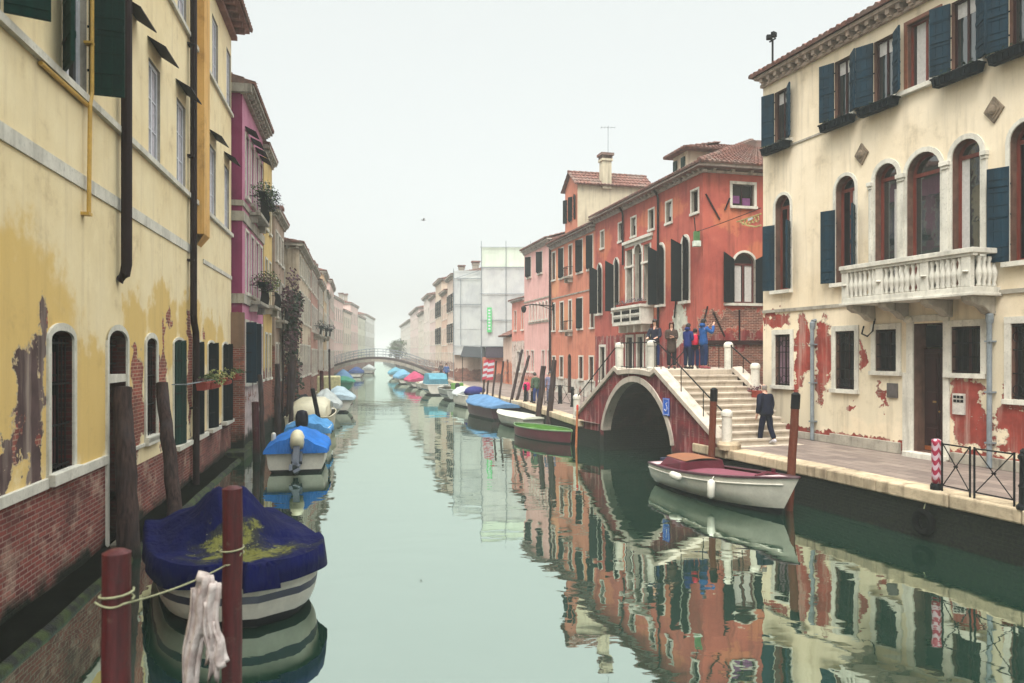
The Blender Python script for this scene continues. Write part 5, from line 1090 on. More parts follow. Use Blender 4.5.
# blue sign with a white mark, on the red wall over the near haunch of the arch
s0, z0 = 3.1, 2.0
mb = MB(); mb.box(s0-.2, s0+.2, .055, .075, z0-.28, z0+.28); sg = mb.build('sign', simple('blue sign enamel', C(44,96,196), .35, .1), t)
mb = MB()
mb.tube([(s0+.08*math.cos(a), .078, z0-.04+.09*math.sin(a)) for a in [math.pi*.75+k*.35 for k in range(11)]], .014, 5); mb.tube([(s0-.09,.078,z0+.14),(s0+.0,.078,z0+.1),(s0-.06,.078,z0+.02)], .014, 5)
mb.tube([(s0-.17,.077,z0-.25),(s0+.17,.077,z0-.25),(s0+.17,.077,z0+.25),(s0-.17,.077,z0+.25),(s0-.17,.077,z0-.25)], .007, 4); mb.build('sign_mark', M['white'], sg)
def onb(s, y, z): return O + S_*s - N_*(-y)*1.0 + Vector((0,0,z)) if False else O + S_*s + N_*(-y) + Vector((0,0,z))
# planter at the foot of the far parapet
flower_box(onb(2.5,-BW-.2,2.28), t.rotation_euler.z, .55, 'terracotta planter on the bridge steps beside the low post', M['leaf_d'], M['ivy'], M['terra'], 90, .12, .05)

# ================================================================== far footbridge
t = empty('iron_footbridge', (-18.1,100,0), R(2), 'distant shallow arched footbridge spanning the whole canal', 'bridge')
def fz(q): return 3.35-2.05*abs(q)**1.9
mb = MB(); n = 28; X = lambda q: q*7.6
rings = []
for k in range(n+1): q = -1+2*k/n; rings.append([(X(q),-1.4,fz(q)-.3),(X(q),-1.4,fz(q)),(X(q),1.4,fz(q)),(X(q),1.4,fz(q)-.3)])
mb.loft(rings); mb.build('deck', simple('dark bridge iron', C(60,44,44), .6, .25, 2), t)
mb = MB(); rings = []
for k in range(n+1): q = -1+2*k/n; rings.append([(X(q),-1.45,fz(q)-.62-.2*abs(q)),(X(q),-1.45,fz(q)-.3),(X(q),-1.3,fz(q)-.3),(X(q),-1.3,fz(q)-.62-.2*abs(q))])
mb.loft(rings); mb.build('arch_beam', M['stone_d'], t)
for y in (-1.35, 1.35):
    mb = MB()
    for h in (.35,.7,1.05): mb.tube([(X(-1+2*k/n),y,fz(-1+2*k/n)+h) for k in range(n+1)], .03, 5)
    for k in range(0, n+1, 2): q = -1+2*k/n; mb.tube([(X(q),y,fz(q)),(X(q),y,fz(q)+1.08)], .03, 5)
    mb.build('railing', M['grey_metal'], t)
for sx in (-1,1):
    mb = MB(); mb.box(sx*7.5-(1.6 if sx < 0 else 0), sx*7.5+(1.6 if sx > 0 else 0), -1.8, 1.8, -.8, 1.35); mb.build('abutment', M['stone_d'], t)

# ================================================================== trees in the haze beyond the far bridge
M['leaf_far'] = leafmat('hazy grey leaf', C(84,92,80), C(124,130,112))  # winter grey, paled further with haze put into the colour
def tree(P, h, r, label, seed):
    rd = random.Random(seed); t = empty('tree', P, 0, label, 'tree', 'hazy trees at the end of the canal')
    mb = MB(); mb.tube([(0,0,-.3),(.1,0,h*.25),(-.1,.1,h*.5),(.05,0,h*.8)], [.22,.18,.13,.05], 8)
    for k in range(7):
        a = rd.uniform(0,6.28); mb.tube([(0,0,h*(.3+.06*k)),(r*.4*math.cos(a),r*.4*math.sin(a),h*(.45+.06*k)),(r*.7*math.cos(a),r*.7*math.sin(a),h*(.55+.06*k))], [.09,.05,.02], 5)
    mb.build('trunk', M['darkwood'], t); mb = MB()
    for k in range(16):
        a = rd.uniform(0,6.28); q = rd.uniform(.1,.85); zz = rd.uniform(.38,.92); s = r*rd.uniform(.25,.45)*(1.2-zz*.6)
        mb.leaves((r*q*math.cos(a)*(1.15-zz*.5), r*q*math.sin(a)*(1.15-zz*.5), h*zz), s, s, s*.8, 80, .3, rd, 0 if rd.random() < .6 else 1, .1)
    mb.build('crown', [M['leaf_far'], M['leaf']], t)
tree((-26.0,172,1), 6.4, 2.6, 'rounded hazy tree by the right bank past the far bridge', 1)
tree((-24.6,160,1), 4.4, 1.9, 'small hazy tree nearest to the far bridge', 2)
tree((-30.5,196,1), 7.4, 2.9, 'taller faint tree farthest down the canal', 3)
# ================================================================== boats
def hull_fn(L, B, zs, zb, kind='point', rake=.35, draft=.12, wst=.82):
    """surface of the hull: t 0 stern .. 1 bow, w 0 keel .. 1 gunwale"""
    def half(t):
        if kind == 'blunt':
            return B/2*(min(1, .9+.25*t) if t < .6 else math.sqrt(max(0, 1-((t-.6)/.4)**2.3)))
        if kind == 'double': return B/2*max(.02, 1-abs(2*t-1)**2.6)
        if t < .4: return B/2*(wst+(1-wst)*math.sin(t/.4*math.pi/2))
        return B/2*max(0, 1-((t-.4)/.6)**2.1)
    def zg(t): return zs+(zb-zs)*t**2.0
    def P(t, w, sd):
        b = half(t); z0 = -draft+(.10 if kind != 'point' else .22)*max(0, t-.6)**1.5
        fl = (.55+.45*min(1, w*1.7)) if w < .6 else 1.0
        prof = [(0,0),(.25,.62),(.5,.86),(.75,.95),(1,1)] if kind == 'point' and wst < .88 else [(0,0),(.13,.84),(.4,.95),(.75,.98),(1,1)]
        for (a, pa), (b2, pb) in zip(prof[:-1], prof[1:]):
            if w <= b2: pw = pa+(pb-pa)*(w-a)/(b2-a); break
        z = z0+(zg(t)-z0)*w
        x = t*L - rake*(1-w)*t**5
        return (x, sd*b*pw, z)
    return half, zg, P
def boat(name, label, stern, bow, B, zs=.6, zb=.8, hull=None, stripe=None, bottom=None, kind='point', inner=None, rim=None, group=None, rake=.35, wst=.82, seats=2, draft=.12, deck=0, open_=True):
    s = Vector((stern[0], stern[1], 0)); b = Vector((bow[0], bow[1], 0)); L = (b-s).length; d = (b-s)/L
    t = empty(name, s, math.atan2(d.y, d.x), label, 'boat', group)
    half, zg, P = hull_fn(L, B, zs, zb, kind, rake, draft, wst)
    N = 18; ws = [0,.12,.25,.37,.5,.62,.75,.87,1.0]; ts = [k/N for k in range(N+1)]
    mb = MB()
    for i in range(N):
        for j in range(len(ws)-1):
            m = 1 if ws[j+1] <= .26 else (2 if stripe and .49 < ws[j] < .6 else 0)
            for sd in (-1, 1): mb.poly([P(ts[i],ws[j],sd),P(ts[i+1],ws[j],sd),P(ts[i+1],ws[j+1],sd),P(ts[i],ws[j+1],sd)], m)
    for j in range(len(ws)-1): mb.poly([P(0,ws[j],-1),P(0,ws[j],1),P(0,ws[j+1],1),P(0,ws[j+1],-1)], 1 if ws[j+1] <= .26 else 0)
    h = mb.build('hull', [hull, bottom or M['hull_dark'], stripe or hull], t)
    me = h.data; bm = bmesh.new(); bm.from_mesh(me); bmesh.ops.remove_doubles(bm, verts=bm.verts, dist=.0005); bmesh.ops.recalc_face_normals(bm, faces=bm.faces); bm.to_mesh(me); bm.free()
    me.polygons.foreach_set('use_smooth', [True]*len(me.polygons)); me.set_sharp_from_angle(angle=R(35))
    r = MB(); g_ = [P(tt,1,1) for tt in ts]+[P(tt,1,-1) for tt in ts[::-1]]
    r.tube([(p[0],p[1],p[2]+.01) for p in g_]+[(g_[0][0],g_[0][1],g_[0][2]+.01)], .035, 6); r.build('gunwale', rim or hull, t, smooth=True)
    if open_:
        mb = MB(); k = .07
        def Q(tt, w, sd): p = P(min(tt,.97), w, sd); return (p[0], p[1]*(1-k*2/B*1.0), p[2])
        for i in range(N):
            rows = [(1,.0),(.55,.0),(.4,0)]
            for j in range(2):
                for sd in (-1,1): mb.poly([Q(ts[i],rows[j][0],sd),Q(ts[i+1],rows[j][0],sd),Q(ts[i+1],rows[j+1][0],sd),Q(ts[i],rows[j+1][0],sd)])
            mb.poly([Q(ts[i],.4,-1),Q(ts[i+1],.4,-1),Q(ts[i+1],.4,1),Q(ts[i],.4,1)])
        mb.build('inside', inner or hull, t)
        for q in range(seats):
            tt = .22+.3*q; p = P(tt,.8,1); mb = MB(); mb.box(p[0]-.13,p[0]+.13,-p[1]*.93,p[1]*.93,p[2]-.03,p[2]); mb.build('seat', inner or hull, t)
    if deck:
        mb = MB(); n0 = int(N*(1-deck))
        for i in range(n0, N):
            for sd in (-1,1):
                a, b_ = P(ts[i],1,sd), P(ts[i+1],1,sd); mb.poly([(a[0],0,a[2]+.06),(b_[0],0,b_[2]+.03),(b_[0],b_[1],b_[2]+.012),(a[0],a[1],a[2]+.012)])
        mb.build('foredeck', M['boat_white'], t)
    return t, L, P, half, zg
M['hull_dark'] = simple('dark antifouling', C(16,19,24), .7, .3, 6, .1)
M['boat_white'] = simple('boat white gelcoat', C(206,202,190), .35, .14, 2, .5)
M['boat_cream'] = simple('boat cream', C(200,192,164), .4, .14, 2, .5)
M['maroon'] = simple('maroon boat paint', C(84,25,40), .45, .25, 4, .3)
M['navy'] = simple('navy stripe', C(30,34,62), .4, .2, 4, .5)
def clothmat(name, col, stain=None, st_c=None):
    g = G(name); v, x, y, z = g.coords(); n = g.noise(v, 2.2, 5); n2 = g.noise(g.xyz(g.m('MULTIPLY',x,2),g.m('MULTIPLY',y,5),z), 2, 4)
    c = g.mix(g.map(n,.3,.7), tuple(q*.7 for q in col[:3])+(1,), col); h = g.m('ADD', n2, g.m('MULTIPLY', n, .5))
    if stain:
        bl = g.m('ADD', blobs(g, x, y, stain), g.m('MULTIPLY', g.m('SUBTRACT', g.noise(v, 3.2, 6, .7), .5), 2.4))
        bl2 = g.m('ADD', blobs(g, x, y, stain), g.m('MULTIPLY', g.m('SUBTRACT', g.noise(v, 5.5, 6, .75), .6), 3.6))
        c = g.mix(g.m('MULTIPLY', g.map(bl, -.1, .7), .85), c, C(40,42,38)); c = g.mix(g.m('MULTIPLY', g.map(bl2, .1, .6), .9), c, C(104,104,52)); c = g.mix(g.map(g.noise(v, 30, 2),.68,.72), c, g.mix(g.map(bl,-.1,.2), c, C(150,150,120)))
    return g.pbsdf(c, .72, g.bump(h,.8,.05), .06)
def cover(t, P, zg, half, L, mat, ridge, t0=-.02, t1=1.0, over=.05, skirt=.28, seed=1, wr=.02, name='cover', NT=26, NV=16):
    """tarpaulin laid over the gunwales; RIDGE(t, v) is its height over them, v from -1 to 1"""
    rd = random.Random(seed); ph = [rd.uniform(0,6.28) for _ in range(8)]; rings = []
    for i in range(NT+1):
        tt = t0+(t1-t0)*i/NT; tc = min(max(tt,0),1); row = []
        b = half(tc)+over; z0 = zg(tc)+.03; x = tc*L+(tt-tc)*L
        from mathutils import noise as MN
        def wob(v): return wr*2.2*(abs(MN.noise(Vector((tc*L*1.6+seed, v*1.3, seed))))-.25)+ wr*(math.sin(9*tc+ph[0]+2*v)+math.sin(21*tc+ph[1]-5*v)*.6+math.sin(13*v+ph[2]+4*tc)*.7)
        sk = skirt*(1+.12*math.sin(17*tc+ph[3]))
        for sd_v in range(NV+1):
            v = -1+2*sd_v/NV; row.append((x, b*v, z0+ridge(tc,v)*1.0+wob(v)*(1-abs(v)**4)))
        left = [(x, -b-.03-.02*math.sin(23*tc+ph[4]), z0-sk), (x, -b-.035, z0-sk*.5)]; right = [(x, b+.035, z0-sk*.5), (x, b+.03+.02*math.sin(23*tc+ph[5]), z0-sk)]
        rings.append(left+row+right)
    mb = MB(); mb.loft(rings, closed=False, caps=False)
    e = rings[0]; mb.loft([[(p[0]-.03, p[1], min(p[2], zg(0)-skirt*.8)) for p in e], e], closed=False, caps=False)
    e = rings[-1]; mb.loft([e, [(p[0]+.1, p[1]*1.1, p[2]-.02) for p in e], [(p[0]+.13, p[1]*1.1, min(p[2], zg(1)+.03-skirt)) for p in e]], closed=False, caps=False)
    o = mb.build(name, mat, t, smooth=True); return o
def outboard(t, x, y, z, cowl, leg=None, tilt=0, s=1.0):
    mb = MB(Matrix.Translation((x,y,z)) @ Matrix.Rotation(R(tilt),4,'Y') @ Matrix.Scale(s,4))
    prof = [(.05,.12,0),(.17,.15,.03),(.21,.165,.14),(.2,.16,.3),(.13,.12,.4),(.03,.04,.43)]
    mb.loft([[(-.1+a*1.15*math.cos(2*math.pi*k/12), b*math.sin(2*math.pi*k/12), c) for k in range(12)] for a, b, c in prof])
    o = mb.build('outboard_motor', cowl, t, smooth=True)
    mb = MB(Matrix.Translation((x,y,z)) @ Matrix.Rotation(R(tilt),4,'Y') @ Matrix.Scale(s,4)); mb.box(-.17,-.01,-.07,.07,-.55,0); mb.box(-.28,.06,-.05,.05,-.6,-.52); mb.box(.02,.14,-.12,.12,-.3,.0)
    for k in range(3): a = k*2.09; mb.obox((-.27,.09*math.cos(a),-.66+.09*math.sin(a)), .02, .07, .16, Matrix.Rotation(a,3,'X'))
    mb.build('shaft', leg or M['iron'], o)
def rope(name, pts, r, label, mat, sag=0):
    mb = MB(); full = []
    for a, b in zip(pts[:-1], pts[1:]):
        a, b = Vector(a), Vector(b)
        for k in range(9): f = k/8; full.append(a.lerp(b, f)-Vector((0,0,sag*4*f*(1-f))))
    mb.tube(full, r, 6); return tag(mb.build(name, mat, smooth=True), label, 'rope')

# --- the blue covered boat in the near left
m_bluecov = clothmat('deep blue boat cover', C(0,7,64), [(3.3,.0,.5,.95),(2.75,-.1,.4,.6)])
bd = Vector((.5,-.87,0)).normalized(); tipp = Vector((-3.34,9.95,0)); st = tipp-bd*4.15
t, L, P, half, zg = boat('covered_boat', 'white hulled boat under a deep blue cover with green slime, by the red posts', st, tipp, 2.3, .74, .8, M['boat_white'], M['navy'], kind='blunt', rake=.25, open_=False)
def rg(tt, v):
    a = 1-.8*((.46-tt)/.46)**1.3 if tt < .46 else max(0, 1-((tt-.46)/.26))**1.15
    fold = 1-.09*abs(math.sin(7*math.atan2(v*1.1, tt-.47)+.6))*min(1, 6*math.hypot(v, tt-.47))
    tent = .78*a*fold*max(0, min(1, 1-(abs(v)-.16)/.66))**1.35
    shelf = (.06-.1*(1-v*v)*(1-((tt-.62)/.38)**3)) if tt > .62 else .04*(1-v*v)
    return tent+shelf+.035
cover(t, P, zg, half, L, m_bluecov, rg, t0=-.02, t1=.998, over=.06, skirt=.24, seed=4, wr=.03, NT=64, NV=40)
mb = MB(); pr_ = P(.86,1,1); mb.add([(pr_[0]-.7,pr_[1]*1.9,.98),(pr_[0]-.45,pr_[1]*2.05,1.02),(pr_[0]-.5,pr_[1]*2.1,.75),(pr_[0]-.8,pr_[1]*2.02,.7),(pr_[0]-.9,pr_[1]*1.8,.93)], [[0,1,2,3],[0,3,4]])
# --- the white and maroon launch on the right
t, L, P, half, zg = boat('wooden_launch', 'white launch with maroon deck moored at the stone quay', (4.45,21.6), (6.36,16.6), 1.72, .6, .95, M['boat_white'], None, M['hull_dark'], inner=M['maroon'], rim=simple('dark maroon rim', C(58,22,34), .4), rake=.65, wst=.7, seats=0)
mb = MB()
for (q, zo, rr) in ((.8,.02,.022),):
    for sd in (-1,1): mb.tube([(P(k/20,.84,sd)[0],P(k/20,.84,sd)[1]+sd*.012,P(k/20,.84,sd)[2]) for k in range(20)], rr, 5)
mb.build('rubbing_strake', M['boat_white'], t, smooth=True)
m_marc = simple('faded maroon canvas', C(124,68,82), .75, .15, 3, .2)
mb = MB(); N = 14
rings = []
for k in range(N+1):
    tt = .3+.5*k/N; b = half(tt)-.17; z = zg(tt)-.03; rings.append([(tt*L, b*v, z+.05*(1-v*v)) for v in [-1+2*j/10 for j in range(11)]])
mb.loft(rings, closed=False, caps=False); mb.build('floor_cover', m_marc, t, smooth=True)
mb = MB()
for sd in (-1,1):
    for k in range(15):
        t0_, t1_ = .04+.9*k/15, .04+.9*(k+1)/15
        mb.poly([(t0_*L,sd*(half(t0_)-.015),zg(t0_)+.02),(t1_*L,sd*(half(t1_)-.015),zg(t1_)+.02),(t1_*L,sd*max(half(t1_)-.17,.0),zg(t1_)+.03),(t0_*L,sd*max(half(t0_)-.17,0),zg(t0_)+.03)])
mb.build('side_deck', M['maroon'], t)
mb = MB()
for k in range(5):
    a, b_ = .8+.19*k/5, .8+.19*(k+1)/5; mb.poly([(a*L,-max(half(a)-.17,.02),zg(a)+.028),(b_*L,-max(half(b_)-.17,.02),zg(b_)+.028),(b_*L,max(half(b_)-.17,.02),zg(b_)+.028),(a*L,max(half(a)-.17,.02),zg(a)+.028)])
for k in range(3):
    a, b_ = .01+.09*k/3, .01+.09*(k+1)/3; mb.poly([(a*L,-half(a)+.03,zg(a)+.03),(b_*L,-half(b_)+.03,zg(b_)+.03),(b_*L,half(b_)-.03,zg(b_)+.03),(a*L,half(a)-.03,zg(a)+.03)])
mb.build('foredeck', simple('pale pink deck', C(206,180,182), .5), t)
# raised cuddy with tan canvas top near the stern
mb = MB(); x0, x1 = .1*L, .33*L; b0, b1 = half(.1)-.12, half(.33)-.14; z = zg(.2)
mb.add([(x0,-b0,z),(x1,-b1,z),(x1,b1,z),(x0,b0,z),(x0+.25,-b0+.1,z+.27),(x1-.05,-b1+.05,z+.24),(x1-.05,b1-.05,z+.24),(x0+.25,b0-.1,z+.27)], [[0,1,5,4],[1,2,6,5],[2,3,7,6],[3,0,4,7],[4,5,6,7]]); cu = mb.build('cuddy', M['maroon'], t, bevel=.02)
mb = MB(); mb.loft([[(x0+.22+(x1-.02-x0-.22)*q, (-b0+.09+(b0-b1)*q*.3)*v, z+.285-.03*q+.05*(1-v*v)) for v in [-1+2*j/8 for j in range(9)]] for q in (0,.25,.5,.75,1)], closed=False, caps=False); mb.build('canvas_top', simple('tan canvas', C(136,90,66), .8, .15, 3, .15), cu, smooth=True)
mb = MB(); mb.lathe([(.1,0),(.1,.012)], (0,0,0), 14); mb.build('port_badge', M['boat_white'], cu, loc=(x0+.05,b0*.3,z+.12)).rotation_euler = (0, R(-75), 0)
mb = MB(); mb.tube([(.8*L,-half(.8)+.17,zg(.8)+.03),(.8*L,0,zg(.8)+.1),(.8*L,half(.8)-.17,zg(.8)+.03)], .035, 6); mb.box(.77*L-.04,.77*L+.04,.3,.36,zg(.77),zg(.77)+.16); mb.build('coaming', M['maroon'], t)
for (tt, sd, zo, lay) in ((.36,1,.0,1), (.62,1,-.1,0)):
    p = P(tt,1,-1); q = MB()
    if lay: q.tube([(p[0]-.22,p[1]-.1,p[2]-.1),(p[0]-.16,p[1]-.1,p[2]-.1),(p[0]+.16,p[1]-.1,p[2]-.12),(p[0]+.22,p[1]-.1,p[2]-.12)], [.05,.1,.1,.05], 10)
    else: q.tube([(p[0],p[1]-.1,p[2]-.08),(p[0],p[1]-.1,p[2]-.14),(p[0],p[1]-.11,p[2]-.48),(p[0],p[1]-.11,p[2]-.54)], [.04,.095,.095,.04], 10); q.tube([(p[0],p[1]-.1,p[2]-.1),(p[0],p[1],p[2]+.02)], .012, 5)
    f = q.build('fender', M['boat_white'], None, smooth=True); f.matrix_world = Matrix.LocRotScale(t.location, t.rotation_euler, None); tag(f, 'white fender lying along the launch side near its cuddy' if lay else 'white fender hanging upright amidships on the launch', 'fender', 'fenders of the launch')
mb = MB(); mb.box(-.1,.02,-.16,.16,.05,.72); mb.build('rudder', M['navy'], t, bevel=.02)
# --- the other boats, near to far
blue = clothmat('bright blue tarp', C(44,120,208)); blue2 = clothmat('pale blue tarp', C(84,150,206)); sky_b = clothmat('grey blue tarp', C(92,130,168)); pinkt = clothmat('pink tarp', C(176,64,100)); greyt = clothmat('pale grey tarp', C(186,192,190)); blackt = clothmat('black tarp', C(34,34,44)); turq = clothmat('turquoise tarp', C(92,148,166))
tent = lambda h, p=1.4, c=.5: (lambda tt, v: h*max(0, 1-((tt-c)/.62)**2)*(1-abs(v)**p))
t, L, P, half, zg = boat('motorboat', 'white motorboat under a bright blue tarp with a pale outboard motor', (-6.75,23.4), (-7.75,28.2), 1.85, .72, .85, M['boat_white'], kind='point', wst=.95, open_=False)
cover(t, P, zg, half, L, blue, tent(.5,1.4,.3), skirt=.14, seed=2, wr=.03); outboard(t, -.12, -.05, .72, simple('ivory cowl', C(214,206,176), .4, .12), simple('grey motor leg', C(60,68,84), .4), 42, 1.35)
t, L, P, half, zg = boat('motorboat', 'boat with a rumpled blue tarp and a black bagged outboard', (-8.0,29.3), (-8.9,33.6), 1.75, .75, .85, M['boat_white'], kind='point', wst=.9, open_=False)
cover(t, P, zg, half, L, blue2, tent(.35,1.2,.25), skirt=.2, seed=6, wr=.06); outboard(t, .05, .2, .85, blackt, None, 10, 1.5)
t, L, P, half, zg = boat('cabin_boat', 'cream cabin boat with a dark side window', (-9.35,34.2), (-10.3,40.2), 2.2, .8, 1.05, M['boat_cream'], kind='point', wst=.9, open_=False, deck=.35)
mb = MB(); rings = []
for tt, h, k in ((.02,.15,.9),(.06,.55,.86),(.3,.75,.84),(.5,.72,.8),(.66,.3,.7),(.72,.05,.65)):
    b = half(tt)*k; z = zg(tt); rings.append([(tt*L,-b,z),(tt*L,-b*.92,z+h*.75),(tt*L,-b*.6,z+h),(tt*L,b*.6,z+h),(tt*L,b*.92,z+h*.75),(tt*L,b,z)])
mb.loft(rings); cb = mb.build('cabin', M['boat_cream'], t, autosmooth=50)
for sd in (-1,1):
    mb = MB(); b = half(.4)*.84*sd; z = zg(.4); mb.add([(.33*L,b*1.01,z+.22),(.55*L,b*.97,z+.22),(.52*L,b*.95,z+.5),(.36*L,b*.97,z+.54)], [[0,1,2,3]]); mb.build('window', M['glass'], cb)
t, L, P, half, zg = boat('motorboat', 'low boat under a black tarp against the left wall', (-10.9,38.5), (-11.8,43), 1.7, .8, .95, M['boat_white'], open_=False); cover(t, P, zg, half, L, blackt, tent(.55), seed=8, wr=.05, skirt=.3)
t, L, P, half, zg = boat('motorboat', 'boat under a creased whitish tarp behind the cream cabin boat', (-10.6,42.5), (-11.6,47), 1.8, .8, .95, M['boat_white'], open_=False); cover(t, P, zg, half, L, greyt, tent(.7), seed=9, wr=.06, skirt=.25)
t, L, P, half, zg = boat('motorboat', 'rounded boat with a pale blue and white cover beside the thin pole', (-11.0,47.5), (-12.1,52.5), 2.1, .9, 1.0, M['boat_white'], stripe=M['maroon'], open_=False); cover(t, P, zg, half, L, clothmat('whitish blue cover', C(176,196,206)), tent(.6), seed=10, wr=.03, skirt=.15)
t, L, P, half, zg = boat('cabin_boat', 'boat with a boxy pale yellow cabin by the left wall', (-13.0,53), (-14.2,59), 2.2, .8, 1.0, M['boat_cream'], open_=False, deck=.4)
mb = MB(); mb.box(.6,2.6,-.8,.8,.8,2.1); mb.build('cabin', simple('pale yellow cabin', C(206,200,150), .5), t, bevel=.08)
t, L, P, half, zg = boat('motorboat', 'green hulled boat near the left foot of the far bridge', (-16.7,74), (-17.9,80), 2.3, .95, 1.1, simple('green hull paint', C(26,120,90), .4), open_=False); cover(t, P, zg, half, L, clothmat('green tarp', C(60,140,112)), tent(.4), seed=11, skirt=.1)
t, L, P, half, zg = boat('motorboat', 'slate blue covered boat just before the far bridge on the left', (-19.2,85), (-20.4,91), 2.2, .9, 1.1, M['boat_white'], open_=False); cover(t, P, zg, half, L, sky_b, tent(.9), seed=12, skirt=.2)
for k, (s, b, lab, mt) in enumerate((((-24.6,118),(-25.6,124),'dark blue boat seen under the far bridge on the left',clothmat('dim blue tarp', C(40,66,120))), ((-27.2,142),(-28,148),'small greyish boat seen under the middle of the far bridge',greyt), ((-17.2,112),(-18.6,119),'light blue boat seen under the right end of the far bridge',turq))):
    t, L, P, half, zg = boat('motorboat', lab, s, b, 2.4, .9, 1.1, M['boat_white'], open_=False); cover(t, P, zg, half, L, mt, tent(.7), seed=20+k, skirt=.3)
# right bank
grn = simple('lime green paint', C(92,138,62), .5, .15, 4)
boat('skiff', 'maroon skiff with lime green inside beside the bridge foot', (.15,35.2), (2.45,30.7), 1.45, .46, .52, M['maroon'], kind='double', inner=grn, rim=simple('green rim', C(96,124,84), .5), rake=.1, seats=2)
t, L, P, half, zg = boat('skiff', 'flat white decked skiff behind the maroon one', (1.05,36.6), (-.75,41.2), 1.5, .55, .62, M['boat_white'], kind='point', wst=.8, open_=False, stripe=None, bottom=M['maroon'])
cover(t, P, zg, half, L, simple('white deck', C(188,190,172), .5, .15), lambda tt, v: .05*(1-v*v), skirt=.02, over=-.03, seed=3, wr=.004, name='deck')
t, L, P, half, zg = boat('motorboat', 'dark hulled boat under a slate blue tarp near the striped boards', (-.35,42.0), (-2.75,47.9), 1.95, .75, .85, simple('dark maroon hull', C(62,30,44), .4), open_=False, wst=.9); cover(t, P, zg, half, L, sky_b, tent(.45,1.1), seed=5, skirt=.1, wr=.015)
t, L, P, half, zg = boat('motorboat', 'white boat with a navy folded tarp on its stern', (-2.35,51.8), (-4.2,57.3), 2.0, .8, 1.0, M['boat_white'], open_=False, wst=.9); cover(t, P, zg, half, L, greyt, tent(.4), t0=.3, seed=13, skirt=.1); 
mb = MB(); mb.ell((.9,0,1.05), .85, .8, .4, 10, 6, 0, .12, 3); mb.build('folded_tarp', clothmat('navy tarp', C(44,46,112)), t, smooth=True)
t, L, P, half, zg = boat('motorboat', 'grey boat with a lime green seat back and navy stern', (-4.35,59.5), (-5.9,65), 2.1, .85, 1.0, simple('grey hull', C(160,166,160), .4), open_=True, stripe=M['navy'], inner=M['boat_white'], deck=.3)
mb = MB(); mb.box(1.3,1.6,-.8,.2,.7,1.35); mb.build('seat_back', grn, t, bevel=.05); outboard(t, -.05, 0, .9, blackt, None, 5, 1.2)
t, L, P, half, zg = boat('cabin_boat', 'light blue cabin boat with a wide turquoise windscreen', (-6.55,67), (-8.3,73.5), 2.5, .95, 1.15, M['boat_white'], stripe=turq, open_=False, deck=.45)
mb = MB(); rings = []
for tt, h, k in ((.02,.5,.9),(.1,.95,.86),(.4,.95,.8),(.58,.1,.75)):
    b = half(tt)*k; z = zg(tt); rings.append([(tt*L,-b,z),(tt*L,-b*.85,z+h),(tt*L,b*.85,z+h),(tt*L,b,z)])
mb.loft(rings); cb = mb.build('cabin', turq, t); mb = MB(); b = half(.05); mb.add([(.05*L-.06,-b*.75,zg(0)+.45),(.05*L-.06,b*.75,zg(0)+.45),(.1*L-.12,b*.66,zg(0)+.85),(.1*L-.12,-b*.66,zg(0)+.85)], [[0,1,2,3]]); mb.build('windscreen', glassmat('turquoise glass', C(70,140,160)), cb)
t, L, P, half, zg = boat('motorboat', 'boat under a vivid pink tarp before the far bridge', (-10.2,83), (-12.0,89.5), 2.6, .8, 1.0, M['boat_white'], open_=False); cover(t, P, zg, half, L, pinkt, tent(.85,1.0), seed=15, skirt=.2, wr=.03)
boat('dinghy', 'small white dinghy between the pink and light blue boats', (-9.0,78), (-10.0,81), 1.5, .6, .7, M['boat_white'], inner=M['boat_cream'])
t, L, P, half, zg = boat('motorboat', 'boat with a light blue cover just behind the pink one', (-13.0,92), (-14.6,97.5), 2.4, .9, 1.1, M['boat_white'], open_=False); cover(t, P, zg, half, L, clothmat('light blue cover', C(110,158,186)), tent(.8), seed=16, skirt=.25)
# ================================================================== poles, posts, ropes
g = G('old pile wood'); v, x, y, z = g.coords(); n = g.noise(g.xyz(g.m('MULTIPLY',x,9),g.m('MULTIPLY',y,9),g.m('MULTIPLY',z,.6)), 2.5, 5, .6); n2 = g.noise(v, 1.5, 4)
c = g.mix(g.map(n,.3,.7), C(78,60,56), C(38,29,30)); c = g.mix(g.m('MULTIPLY', g.map(n2,.45,.7), .5), c, C(78,74,78)); al = g.map(z, .35, .05); c = g.mix(al, c, C(30,32,26))
m_pile = g.pbsdf(c, .85, g.bump(n,.8,.02), .2)
g = G('worn red post'); v, x, y, z = g.coords(); an = g.xyz(g.m('MULTIPLY',x,12),g.m('MULTIPLY',y,12),g.m('MULTIPLY',z,1.1)); n = g.noise(an,1.6,6,.65); n2 = g.noise(v,22,4); n3 = g.noise(v,3,6,.7)
c = g.mix(g.map(n,.3,.7), C(78,20,25), C(46,14,18)); c = g.mix(g.m('MULTIPLY', g.map(n3,.56,.62), .7), c, C(84,62,56)); c = g.mix(g.m('MULTIPLY', g.map(n2,.58,.7), .5), c, C(46,28,28)); c = g.mix(g.map(g.m('ADD',z,g.m('MULTIPLY',n3,.5)), .75, .45), c, C(20,24,18))
m_redpost = g.pbsdf(c, g.map(n,.3,.7,.4,.7), g.bump(g.m('ADD',n,n2), .6, .01), .3)
m_brownpost = simple('brown post wood', C(98,52,38), .7, .3, 3, .1, streak=True)
